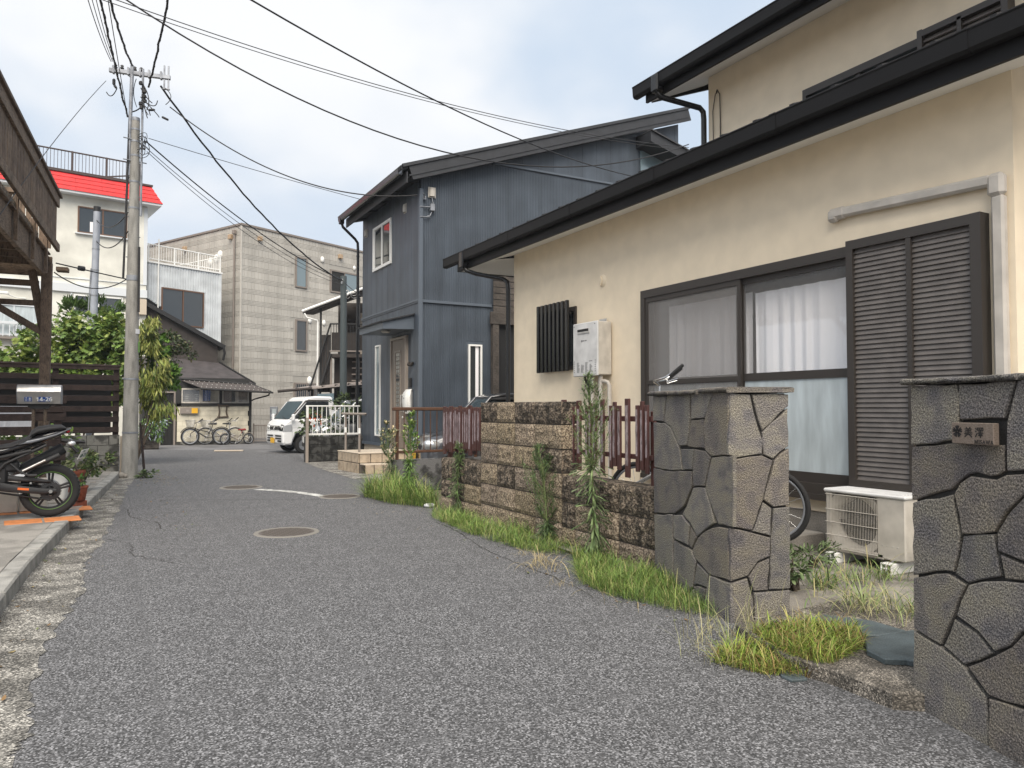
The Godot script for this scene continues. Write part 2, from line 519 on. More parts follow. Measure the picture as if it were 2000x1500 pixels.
	mat("nameplate", c3(0.30, 0.235, 0.19), 0.75, {"tex": "grain", "world": false, "scale": Vector3(3, 26, 3)})
	mat("ink", c3(0.012, 0.010, 0.010), 0.7)
	mat("greyink", c3(0.20, 0.20, 0.20), 0.7)
	mat("bark", c3(0.12, 0.09, 0.065), 0.9, {"tex": "grain", "scale": 3.0})
	mat("stemgreen", c3(0.13, 0.17, 0.06), 0.8)
	mat("leaf", c3(1, 1, 1), 0.6, {"vc": true, "two": true, "back": 0.12})
	mat("blade", c3(1, 1, 1), 0.65, {"vc": true, "two": true, "back": 0.10})
	mat("soil", c3(0.05, 0.035, 0.025), 0.95)
	mat("bluecloth", c3(0.03, 0.10, 0.36), 0.8)
	mat("redseat", c3(0.25, 0.02, 0.02), 0.6)
	mat("whitecloth", c3(0.70, 0.71, 0.74), 0.9)
	mat("timber", c3(0.16, 0.12, 0.09), 0.9, {"tex": "grain", "scale": Vector3(0.6, 4, 0.6)})

# ---------------------------------------------------------------- camera, sky, light
func world() -> void:
	var cam := Camera3D.new()
	cam.name = "camera"
	add_child(cam)
	cam.position = Vector3(0, 1.42, 0)
	cam.rotation = Vector3(deg_to_rad(1.8694), deg_to_rad(-28.859), 0)
	cam.fov = 55.024
	cam.far = 900.0
	cam.near = 0.05
	cam.current = true
	var env := Environment.new()
	env.background_mode = Environment.BG_SKY
	env.tonemap_mode = Environment.TONE_MAPPER_LINEAR
	env.tonemap_exposure = 3.25
	env.sdfgi_enabled = true
	env.ssao_enabled = true
	env.ssil_enabled = true
	var sm := PanoramaSkyMaterial.new()
	sm.panorama = ImageTexture.create_from_image(sky_image())
	var sky := Sky.new()
	sky.sky_material = sm
	env.sky = sky
	env.background_energy_multiplier = 1.0
	env.fog_enabled = true
	env.fog_density = 0.0006
	env.fog_light_color = Color(0.58, 0.60, 0.63)
	var we := WorldEnvironment.new()
	we.name = "environment"
	we.environment = env
	add_child(we)
	var sun := DirectionalLight3D.new()
	sun.name = "sun"
	sun.light_energy = 0.5
	sun.light_color = Color(1.0, 0.96, 0.9)
	sun.light_angular_distance = 50.0
	sun.shadow_enabled = true
	sun.rotation = Vector3(deg_to_rad(-50), deg_to_rad(-22), 0)
	add_child(sun)

func sky_image() -> Image:
	var w := 1024
	var h := 512
	var im := Image.create(w, h, false, Image.FORMAT_RGBF)
	var a := FastNoiseLite.new()
	a.noise_type = FastNoiseLite.TYPE_SIMPLEX_SMOOTH
	a.seed = 12
	a.frequency = 1.0
	a.fractal_octaves = 6
	a.fractal_gain = 0.52
	var b := FastNoiseLite.new()
	b.noise_type = FastNoiseLite.TYPE_SIMPLEX_SMOOTH
	b.seed = 77
	b.frequency = 0.55
	b.fractal_octaves = 3
	for y in h:
		var el := (0.5 - (y + 0.5) / h) * PI
		for x in w:
			var az := (x + 0.5) / w * TAU
			var d := Vector3(cos(el) * sin(az), sin(el), cos(el) * cos(az))
			var k := maxf(d.y, 0.0) + 0.28
			var q := Vector3(d.x / k, d.z / k, 0) * 0.95
			var n := a.get_noise_3dv(q + Vector3(3.1, 7.7, 0)) * 0.75 + b.get_noise_3dv(q) * 0.5
			var t := smoothstep(-0.26, 0.24, n)
			var grey := Vector3(0.198, 0.232, 0.276)
			var white := Vector3(0.306, 0.310, 0.317)
			var c := grey.lerp(white, t)
			var shade := smoothstep(0.2, 0.6, b.get_noise_3dv(q * 1.7 + Vector3(9, 1, 4)) + 0.25)
			c = c.lerp(Vector3(0.258, 0.273, 0.296), shade * 0.4)
			if d.y < 0: c = Vector3(0.16, 0.16, 0.16)
			im.set_pixel(x, y, Color(c.x, c.y, c.z))
	return im

# ---------------------------------------------------------------- ground
func flat(pts: Array, y: float, mb: MB = null) -> MB:      # horizontal sheet through plan points (x, z)
	if mb == null: mb = MB.new()
	var p := PackedVector2Array()
	for q in pts: p.append(Vector2(q[0], -q[1]))
	if Geometry2D.is_polygon_clockwise(p): p.reverse()
	var tr := Geometry2D.triangulate_polygon(p)
	var i := mb.v.size()
	for q in p: mb.vert(Vector3(q.x, y, -q.y), Vector3.UP, q)
	for j in range(0, tr.size(), 3): mb.face(i + tr[j], i + tr[j + 1], i + tr[j + 2])
	return mb

func slab(pts: Array, y0: float, y1: float, inset := 0.006, mb: MB = null) -> MB:   # a flat slab with an edge
	if mb == null: mb = MB.new()
	var p := PackedVector2Array()
	for q in pts: p.append(Vector2(q[0], -q[1]))
	var t := Transform3D(Basis(Vector3(1, 0, 0), Vector3(0, 0, -1), Vector3(0, 1, 0)), Vector3(0, y0, 0))
	return mb.prism(p, t, y1 - y0, inset)

const KERB := [[-0.80, 2.0], [-0.70, -3.0], [-0.606, -6.1], [-0.54, -7.59], [-0.29, -10.69], [0.0, -13.9], [0.266, -16.84]]

func kerb_at(z: float) -> float:
	for i in KERB.size() - 1:
		if z <= KERB[i][1] and z >= KERB[i + 1][1]:
			return lerpf(KERB[i][0], KERB[i + 1][0], (z - KERB[i][1]) / (KERB[i + 1][1] - KERB[i][1]))
	return KERB[-1][0] if z < KERB[-1][1] else KERB[0][0]

func setting() -> void:
	var m := MB.new()
	flat([[-300, 300], [300, 300], [300, -300], [-300, -300]], -0.03, m)
	struct("ground", m, M.earth)
	struct("road", flat([[-1.0, 14], [4.3, 14], [4.3, -9.7], [4.6, -12.0], [5.0, -15.0], [4.6, -19.5], [5.2, -23], [3.0, -27.2], [0.9, -27.5], [0.4, -19], [-1.0, -16.6]], 0.0), M.asphalt)
	struct("parking_lot", flat([[-2.5, -16], [5, -16], [5, -19.4], [14, -19.4], [16, -38], [-4, -38]], -0.004), M.lot)
	# worn concrete strip between the kerb and the asphalt, with a ragged edge
	var ed := [[-0.30, 2.0], [-0.25, -1.5], [-0.316, -3.65], [-0.265, -3.9], [-0.306, -4.45], [-0.275, -5.48], [-0.135, -6.57], [-0.146, -7.85], [-0.006, -8.94], [0.209, -12.05], [0.32, -14.2], [0.52, -16.6], [0.62, -18.6]]
	var rag := []
	for i in ed.size() - 1:
		for k in 14:
			var t := k / 14.0
			rag.append([lerpf(ed[i][0], ed[i + 1][0], t) + rf(-0.035, 0.035), lerpf(ed[i][1], ed[i + 1][1], t)])
	var pl := [[-1.2, 2.0]]
	pl.append_array(rag)
	pl.append([0.3, -18.6])
	for i in range(KERB.size() - 1, -1, -1): pl.append([KERB[i][0] - 0.05, KERB[i][1]])
	var strip := struct("gutter_strip", flat(pl, 0.004), M.oldcrete)
	# kerb stones
	var kerb := Node3D.new()
	kerb.name = "kerb"
	add_child(kerb)
	meta(kerb, "", "", "", "structure")
	var z := 1.5
	while z > -16.7:
		var x0 := kerb_at(z)
		var x1 := kerb_at(z - 0.6)
		var d := Vector3(x1 - x0, 0, -0.6).normalized()
		var b := Basis(Vector3(-d.z, 0, d.x), Vector3.UP, -d)
		var mb := MB.new()
		mb.chamfer(Vector3((x0 + x1) / 2, 0.045, z - 0.3) - b.x * 0.075, Vector3(0.15, 0.17 + rf(-0.006, 0.006), 0.592), 0.014, b)
		part("kerb_stone", mb, M.kerb, kerb)
		z -= 0.6
	# raised apron to the left of the kerb
	pl = []
	for k in KERB: pl.append([k[0] - 0.148, k[1]])
	pl.append_array([[0.12, -17.4], [-7, -17.4], [-7, 2.0]])
	var ap := struct("apron", flat(pl, 0.124), M.apron)
	for q in [[-0.98, -10.08, 0.36], [-0.60, -10.12, 0.36], [-1.40, -10.04, 0.34], [-1.30, -11.0, 0.36], [-0.92, -11.05, 0.2], [-0.38, -11.1, 0.24], [-1.75, -10.96, 0.36]]:
		var mb := MB.new()
		mb.chamfer(Vector3(q[0] + q[2] / 2, 0.122, q[1]), Vector3(q[2], 0.016, 0.36), 0.004, Basis(Vector3.UP, 0.1))
		part("tile", mb, M.orange, ap)
	# pale flagstones at the kerb, behind the motorcycle
	for i in 6:
		for j in 3:
			var zz := -11.8 - i * 0.72
			var xx := kerb_at(zz) - 0.22 - j * 0.34
			var mb := MB.new()
			var ps := []
			for q in [[0, 0], [-0.3, 0.02], [-0.31, -0.66], [0.0, -0.64]]: ps.append([xx + q[0] + rf(-0.03, 0.03), zz + q[1] + rf(-0.06, 0.06)])
			part("flagstone", slab(ps, 0.11, 0.142 + rf(-0.004, 0.004), 0.01, mb), M.concrete, ap)
	# yard behind the gate, and its raised concrete threshold
	struct("yard", flat([[3.7, -2.4], [3.9, -5.0], [4.2, -9.7], [6.3, -9.7], [6.3, -3.2], [12, -3.2], [12, 4], [3.35, 4], [3.3, -1.5]], 0.03), M.concrete)
	struct("threshold", slab([[3.45, -3.38], [3.25, -2.82], [3.29, -2.54], [3.27, -2.22], [3.42, -2.10], [4.6, -1.9], [4.75, -2.6], [4.5, -3.45]], -0.01, 0.085, 0.012), M.exposed)
	struct("house_step", slab([[5.55, -7.8], [5.55, -4.9], [6.2, -4.9], [6.2, -7.8]], 0.0, 0.2, 0.01), M.concrete)
	struct("driveway", flat([[4.55, -12.15], [9.5, -12.15], [9.5, -15.4], [6.16, -15.4], [5.4, -15.0], [4.75, -15.0]], 0.008), M.concrete)
	struct("step_apron", flat([[4.35, -14.4], [5.5, -14.4], [6.1, -19.5], [4.55, -19.5], [4.4, -17.0]], 0.006), M.oldcrete)
	# seams and cracks in the asphalt
	rng.seed = 61
	for q in [[[0.75, -12.6], [3.35, -11.35], 0.02, 0.012], [[0.20, -11.8], [0.62, -9.6], 0.06, 0.008], [[0.55, -16.2], [4.5, -16.6], 0.05, 0.016], [[0.05, -9.2], [0.5, -7.4], 0.07, 0.006], [[3.6, -8.6], [3.2, -4.6], 0.05, 0.007]]:
		var a := Vector2(q[0][0], q[0][1])
		var b := Vector2(q[1][0], q[1][1])
		var nn := (b - a).normalized().orthogonal()
		var le := []
		var ri := []
		for i in 41:
			var t := i / 40.0
			var p: Vector2 = a.lerp(b, t) + nn * (sin(t * 9.0 + q[3] * 900.0) * q[2] + rf(-0.3, 0.3) * q[2])
			var w: float = q[3] * rf(0.3, 1.0) * (1.0 if i > 0 and i < 40 else 0.1)
			le.append([p.x + nn.x * w, p.y + nn.y * w])
			ri.push_front([p.x - nn.x * w, p.y - nn.y * w])
		le.append_array(ri)
		struct("road_crack", flat(le, 0.003), M.mortardark)
	# painted line and covers on the road
	var arc := [[2.33, -13.45], [2.52, -13.22], [2.72, -12.92], [2.88, -12.58], [3.02, -12.18], [3.10, -11.82]]
	var l := []
	var r := []
	for i in arc.size():
		var d := Vector2(arc[mini(i + 1, 5)][0] - arc[maxi(i - 1, 0)][0], arc[mini(i + 1, 5)][1] - arc[maxi(i - 1, 0)][1]).normalized()
		var wd := 0.085
		l.append([arc[i][0] - d.y * wd, arc[i][1] + d.x * wd])
		r.push_front([arc[i][0] + d.y * wd, arc[i][1] - d.x * wd])
	l.append_array(r)
	struct("road_marking", flat(l, 0.004), M.paint_road)
	for q in [[1.835, -8.66, 0.355, "round iron manhole cover in the middle of the lane"], [2.15, -13.95, 0.36, "round iron cover at the end of the white curved line"], [3.32, -11.75, 0.32, "worn round cover beside the tall roadside grass"]]:
		var o := thing("manhole_cover", q[3], "manhole cover", Vector3(q[0], 0, q[1]), 0.3, "round covers set in the road")
		var mb := MB.new()
		mb.lathe([Vector2(q[2] * 0.86, 0.004), Vector2(q[2] * 0.87, 0.008), Vector2(q[2], 0.008), Vector2(q[2] * 1.02, 0.0)], Transform3D(), 40)
		part("ring", mb, M.ironring, o)
		mb = MB.new()
		mb.lathe([Vector2(0.0, 0.006), Vector2(q[2] * 0.85, 0.006), Vector2(q[2] * 0.86, 0.0)], Transform3D(), 40)
		for i in range(-5, 6):
			for j in range(-5, 6):
				if Vector2(i, j).length() < 5.1:
					mb.chamfer(Vector3(i * 0.052, 0.008, j * 0.052) * (q[2] / 0.355) * Vector3(1, 355.0 / 355.0, 1), Vector3(0.03, 0.006, 0.03), 0.003)
		part("lid", mb, M.iron, o)

# ---------------------------------------------------------------- cream house
func slab_roof(mb: MB, a: Vector3, b: Vector3, run: Vector3, th: float) -> MB:   # a sloped slab: eave a-b, run up the slope
	var up := (b - a).cross(run).normalized()
	if up.y < 0: up = -up
	var d := up * -th
	var q := [a, b, b + run, a + run]
	if (q[1] - q[0]).cross(q[2] - q[0]).y < 0: q.reverse()
	mb.quad(q[0], q[1], q[2], q[3])
	mb.quad(q[3] + d, q[2] + d, q[1] + d, q[0] + d)
	for i in 4: mb.quad(q[i] + d, q[(i + 1) % 4] + d, q[(i + 1) % 4], q[i])
	return mb

func pleats(a: Vector3, b: Vector3, y0: float, y1: float, amp: float, waves: float, seed_: float) -> MB:
	var mb := MB.new()
	var rows := []
	var n := (b - a).cross(Vector3.UP).normalized()
	for j in 5:
		var t := j / 4.0
		var row := []
		for i in 121:
			var s := i / 120.0
			var w := sin(s * waves * TAU + sin(s * 9.0 + seed_) * 2.2 + sin(s * 3.7 + seed_ * 1.7) * 2.5 + t * 0.4 * sin(s * 23.0 + seed_)) * (0.45 + 0.55 * sin(s * 31.0 + seed_ * 2.0) ** 2)
			row.append(a.lerp(b, s) + n * w * amp * (0.5 + 0.5 * t) + Vector3.UP * lerpf(y1, y0, t))
		rows.append(row)
	mb.loft(rows, false)
	return mb

func gutter(mb: MB, x: float, y0: float, y1: float, z0: float, z1: float, dx := 0.11) -> MB:
	# a box gutter with a rounded belly running along z; its open top faces up
	var pr := PackedVector2Array([Vector2(dx, y1), Vector2(dx, y0 + 0.02), Vector2(dx - 0.02, y0), Vector2(0.03, y0), Vector2(0.008, y0 + 0.03), Vector2(0, y1 - 0.025), Vector2(-0.008, y1 - 0.012), Vector2(-0.004, y1), Vector2(0.012, y1), Vector2(0.014, y0 + 0.04), Vector2(0.03, y0 + 0.015), Vector2(dx - 0.02, y0 + 0.015), Vector2(dx - 0.012, y1)])
	mb.prism(pr, Transform3D(Basis(), Vector3(x, 0, minf(z0, z1))), absf(z1 - z0))
	return mb

func cream_house() -> void:
	var h := thing("cream_house", "two storey cream rendered house with black eaves and a wide curtained window", "house", Vector3(6.2, 0, -7.0))
	var X := 6.2
	var w := MB.new()
	# street wall, round the two openings
	w.aabb(v3(X, 0.4, -11.176), v3(X + 0.14, 4.2, -10.16))
	w.aabb(v3(X, 0.4, -10.16), v3(X + 0.14, 2.0, -9.22))
	w.aabb(v3(X, 2.95, -10.16), v3(X + 0.14, 4.2, -9.22))
	w.aabb(v3(X, 0.4, -9.22), v3(X + 0.14, 4.2, -7.60))
	w.aabb(v3(X, 2.93, -7.60), v3(X + 0.14, 4.2, -4.46))
	w.aabb(v3(X, 0.4, -7.60), v3(X + 0.14, 0.60, -4.46))
	w.aabb(v3(X, 0.4, -4.46), v3(X + 0.14, 4.2, -3.111))
	w.aabb(v3(X + 0.14, 0.4, -3.25), v3(12.5, 4.4, -3.111))
	w.aabb(v3(X + 0.14, 0.4, -11.176), v3(12.5, 4.4, -11.03))
	w.aabb(v3(12.36, 0.4, -11.03), v3(12.5, 4.4, -3.25))
	wpart("wall", w, M.cream, h)
	w = MB.new()
	w.aabb(v3(X + 0.02, -0.05, -11.15), v3(X + 0.2, 0.4, -3.14))
	w.aabb(v3(X + 0.2, -0.05, -3.3), v3(12.4, 0.4, -3.14))
	w.aabb(v3(X + 0.2, -0.05, -11.15), v3(12.4, 0.4, -11.0))
	wpart("foundation", w, M.concrete, h)
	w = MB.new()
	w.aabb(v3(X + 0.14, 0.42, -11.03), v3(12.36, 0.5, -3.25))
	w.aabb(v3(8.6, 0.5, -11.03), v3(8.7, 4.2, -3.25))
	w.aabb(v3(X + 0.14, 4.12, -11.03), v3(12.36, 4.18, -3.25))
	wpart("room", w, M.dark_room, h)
	# lower eave
	var e := MB.new()
	slab_roof(e, v3(5.66, 4.27, -2.3), v3(5.66, 4.27, -12.55), v3(1.46, 0.5, 0), 0.05)
	for i in 22:
		e.box(v3(6.35, 4.53, -2.5 - i * 0.455), v3(1.45, 0.03, 0.05), Basis(Vector3(0, 0, 1), 0.33))
	wpart("lower_roof", e, M.rooftile, h)
	e = MB.new()
	e.aabb(v3(5.70, 3.95, -2.35), v3(5.735, 4.225, -12.45))
	e.prism(PackedVector2Array([Vector2(5.735, 3.955), Vector2(7.0, 3.955), Vector2(7.0, 4.66), Vector2(5.735, 4.235)]), Transform3D(Basis(), v3(0, 0, -12.45)), 0.035)
	wpart("fascia", e, M.fascia, h)
	e = MB.new()
	slab_roof(e, v3(5.735, 3.962, -2.36), v3(5.735, 3.962, -11.176), v3(0.5, 0.142, 0), 0.012)
	e.quad(v3(5.735, 3.96, -11.176), v3(5.735, 3.96, -12.405), v3(7.0, 3.97, -12.405), v3(7.0, 4.16, -11.176))
	wpart("soffit", e, M.soffit, h)
	e = MB.new()
	gutter(e, 5.585, 4.075, 4.255, -2.3, -12.86, 0.105)
	for z in [-3.1, -4.9, -6.7, -8.5, -10.3]: gutter(e, 5.58, 4.07, 4.257, z, z - 0.075, 0.11)
	e.aabb(v3(5.585, 4.08, -12.86), v3(5.69, 4.255, -12.85))
	var gt := wpart("gutter", e, M.fascia, h)
	e = MB.new()
	e.chamfer(v3(5.64, 4.10, -12.05), v3(0.14, 0.30, 0.16), 0.02)
	e.tube([v3(5.64, 3.98, -12.05), v3(5.68, 3.90, -12.0), v3(5.80, 3.83, -11.85), v3(6.06, 3.68, -11.33), v3(6.1, 3.62, -11.24), v3(6.105, 3.5, -11.22), v3(6.105, 0.1, -11.22)], 0.04, 10)
	wpart("downspout", e, M.blackgloss, h)
	# upper storey
	w = MB.new()
	var U := 7.1
	w.aabb(v3(U, 4.4, -7.36), v3(U + 0.14, 6.02, -5.76))
	w.aabb(v3(U, 4.4, -5.76), v3(U + 0.14, 4.45, -4.36))
	w.aabb(v3(U, 5.10, -5.76), v3(U + 0.14, 6.02, -4.36))
	w.aabb(v3(U, 4.4, -4.36), v3(U + 0.14, 6.02, 1.0))
	w.aabb(v3(U + 0.14, 4.4, -7.36), v3(12.4, 6.3, -7.22))
	w.aabb(v3(U + 0.14, 4.4, 0.86), v3(12.4, 6.3, 1.0))
	w.aabb(v3(12.26, 4.4, -7.22), v3(12.4, 6.3, 0.86))
	wpart("upper_wall", w, M.cream, h)
	e = MB.new()
	slab_roof(e, v3(6.45, 5.91, 1.5), v3(6.45, 5.91, -8.02), v3(3.4, 1.3, 0), 0.06)
	slab_roof(e, v3(13.2, 5.91, -8.02), v3(13.2, 5.91, 1.5), v3(-3.35, 1.3, 0), 0.06)
	wpart("upper_roof", e, M.rooftile, h)
	e = MB.new()
	e.aabb(v3(6.5, 5.65, 1.4), v3(6.535, 5.86, -7.95))
	slab_roof(e, v3(6.535, 5.86, -7.90), v3(6.535, 5.86, -7.95), v3(3.2, 1.22, 0), 0.2)
	wpart("upper_fascia", e, M.fascia, h)
	e = MB.new()
	slab_roof(e, v3(6.535, 5.665, 1.4), v3(6.535, 5.665, -7.90), v3(1.0, 0.44, 0), 0.012)
	wpart("upper_soffit", e, M.soffit, h)
	e = MB.new()
	gutter(e, 6.385, 5.74, 5.905, 1.4, -8.10, 0.11)
	wpart("upper_gutter", e, M.fascia, h)
	e = MB.new()
	e.chamfer(v3(6.43, 5.78, -7.62), v3(0.14, 0.25, 0.14), 0.02)
	e.tube([v3(6.43, 5.66, -7.62), v3(6.46, 5.6, -7.6), v3(7.0, 5.49, -7.42), v3(7.05, 5.44, -7.41), v3(7.06, 5.35, -7.41), v3(7.06, 4.6, -7.41)], 0.038, 10)
	wpart("upper_downspout", e, M.blackgloss, h)
	e = MB.new()
	e.tube([v3(7.085, 5.62, -7.20), v3(7.07, 5.66, -7.17), v3(7.07, 5.58, -7.12), v3(7.085, 5.2, -7.13), v3(7.085, 4.6, -7.13)], 0.008, 6)
	e.tube([v3(7.07, 5.62, -7.2), v3(7.08, 5.4, -7.26), v3(7.08, 4.6, -7.25)], 0.006, 6)
	wpart("cable", e, M.bronze, h)
	# big sliding window
	var n := MB.new()
	var wx := 6.12
	n.aabb(v3(wx, 2.85, -7.62), v3(6.3, 2.95, -4.46))
	n.aabb(v3(wx, 0.58, -7.62), v3(6.3, 0.68, -4.46))
	n.aabb(v3(wx, 0.68, -7.62), v3(6.3, 2.85, -7.54))
	n.aabb(v3(wx - 0.02, 0.52, -7.62), v3(wx + 0.02, 0.58, -4.46))
	var win := wpart("window", n, M.bronze, h)
	var sash := func(called: String, x: float, z0: float, z1: float, t: float, rail_y: float, rail_h: float):
		var q := MB.new()
		q.aabb(v3(x, 0.68, z0), v3(x + 0.03, 2.85, z0 + t))
		q.aabb(v3(x, 0.68, z1 - t), v3(x + 0.03, 2.85, z1))
		q.aabb(v3(x, 2.79, z0 + t), v3(x + 0.03, 2.85, z1 - t))
		q.aabb(v3(x, 0.68, z0 + t), v3(x + 0.03, 0.78, z1 - t))
		q.aabb(v3(x, rail_y, z0 + t), v3(x + 0.03, rail_y + rail_h, z1 - t))
		wpart(called, q, M.bronze, win)
	sash.call("screen_frame", 6.135, -7.54, -5.90, 0.045, 1.725, 0.05)
	sash.call("sash", 6.175, -6.0, -4.46, 0.11, 1.715, 0.085)
	sash.call("sash", 6.215, -7.54, -5.92, 0.07, 1.715, 0.085)
	wpart("insect_screen", MB.new().aabb(v3(6.148, 0.78, -7.49), v3(6.150, 2.79, -5.95)), M.screen, win)
	wpart("pane", MB.new().aabb(v3(6.188, 1.80, -5.89), v3(6.193, 2.79, -4.57)), M.glass, win)
	wpart("frosted_pane", MB.new().aabb(v3(6.188, 0.78, -5.89), v3(6.193, 1.715, -4.57)), M.frost, win)
	wpart("pane", MB.new().aabb(v3(6.228, 1.80, -7.47), v3(6.233, 2.79, -5.99)), M.glass, win)
	wpart("frosted_pane", MB.new().aabb(v3(6.228, 0.78, -7.47), v3(6.233, 1.715, -5.99)), M.frost, win)
	wpart("curtain", pleats(v3(6.33, 0, -4.45), v3(6.33, 0, -5.86), 1.2, 2.70, 0.035, 8.0, 1.0), M.curtain, win)
	wpart("curtain", pleats(v3(6.33, 0, -5.90), v3(6.33, 0, -7.28), 1.2, 2.72, 0.03, 7.0, 4.2), M.curtain, win)
	# louvred shutter box beside it
	var s := MB.new()
	s.aabb(v3(6.07, 0.70, -4.52), v3(6.2, 2.985, -4.45))
	s.aabb(v3(6.07, 0.70, -3.385), v3(6.2, 2.985, -3.30))
	s.aabb(v3(6.07, 2.90, -4.45), v3(6.2, 2.984, -3.385))
	s.aabb(v3(6.07, 0.70, -4.45), v3(6.2, 0.76, -3.385))
	s.aabb(v3(6.075, 0.76, -3.93), v3(6.2, 2.90, -3.885))
	s.aabb(v3(6.16, 0.76, -4.45), v3(6.195, 2.90, -3.385))
	var sh := wpart("shutter_box", s, M.bronze, h)
	for half in [[-4.45, -3.93], [-3.885, -3.385]]:
		for i in 48:
			var q := MB.new()
			q.box(v3(6.112, 0.783 + i * 0.0446, (half[0] + half[1]) / 2), v3(0.053, 0.009, half[1] - half[0]), Basis(Vector3(0, 0, 1), 1.2))
			wpart("slat", q, M.louvre, sh)
	# small barred window
	n = MB.new()
	n.aabb(v3(6.17, 2.0, -10.16), v3(6.3, 2.06, -9.22))
	n.aabb(v3(6.17, 2.89, -10.16), v3(6.3, 2.955, -9.22))
	n.aabb(v3(6.17, 2.06, -10.16), v3(6.3, 2.89, -10.11))
	n.aabb(v3(6.17, 2.06, -9.27), v3(6.3, 2.89, -9.22))
	var sw := wpart("small_window", n, M.bronze, h)
	wpart("pane", MB.new().aabb(v3(6.26, 2.06, -10.11), v3(6.268, 2.89, -9.27)), M.glassdark, sw)
	for y in [2.12, 2.84]:
		wpart("bar_bracket", MB.new().aabb(v3(6.10, y, -10.20), v3(6.13, y + 0.025, -9.27)), M.blackgloss, sw)
	for i in 8:
		var q := MB.new()
		q.chamfer(v3(6.08, 2.515, -10.15 + i * 0.1195), v3(0.045, 1.07, 0.062), 0.006)
		wpart("bar", q, M.blackgloss, sw)
	# vent cap on the wall
	n = MB.new()
	n.lathe([Vector2(0.0, 0.035), Vector2(0.055, 0.03), Vector2(0.068, 0.012), Vector2(0.085, 0.008), Vector2(0.09, 0.0)], Transform3D(Basis(Vector3(0, 0, 1), PI / 2), v3(6.2, 3.235, -8.56)), 20)
	n.tube([v3(6.16, 3.30, -8.56), v3(6.158, 3.235, -8.53), v3(6.16, 3.17, -8.57)], 0.012, 6)
	wpart("vent_cap", n, M.cream, h)
	# upper window and its shutter box
	n = MB.new()
	n.aabb(v3(7.04, 5.03, -5.78), v3(7.2, 5.11, -4.36))
	n.aabb(v3(7.04, 4.45, -5.78), v3(7.2, 5.03, -5.73))
	n.aabb(v3(7.06, 4.45, -5.1), v3(7.2, 5.03, -5.05))
	var uw := wpart("upper_window", n, M.bronze, h)
	wpart("pane", MB.new().aabb(v3(7.12, 4.45, -5.73), v3(7.13, 5.03, -4.36)), M.glassblue, uw)
	n = MB.new()
	n.aabb(v3(6.98, 4.45, -4.36), v3(7.1, 5.15, -4.31))
	n.aabb(v3(6.98, 4.45, -3.58), v3(7.1, 5.15, -3.52))
	n.aabb(v3(6.98, 4.45, -3.97), v3(7.1, 5.11, -3.93))
	n.aabb(v3(6.98, 5.08, -4.31), v3(7.1, 5.14, -3.58))
	var us := wpart("upper_shutter_box", n, M.bronze, h)
	for i in 11:
		wpart("slat", MB.new().box(v3(7.03, 4.5 + i * 0.055, -3.945), v3(0.075, 0.012, 0.73), Basis(Vector3(0, 0, 1), 0.95)), M.louvre, us)
	fittings()

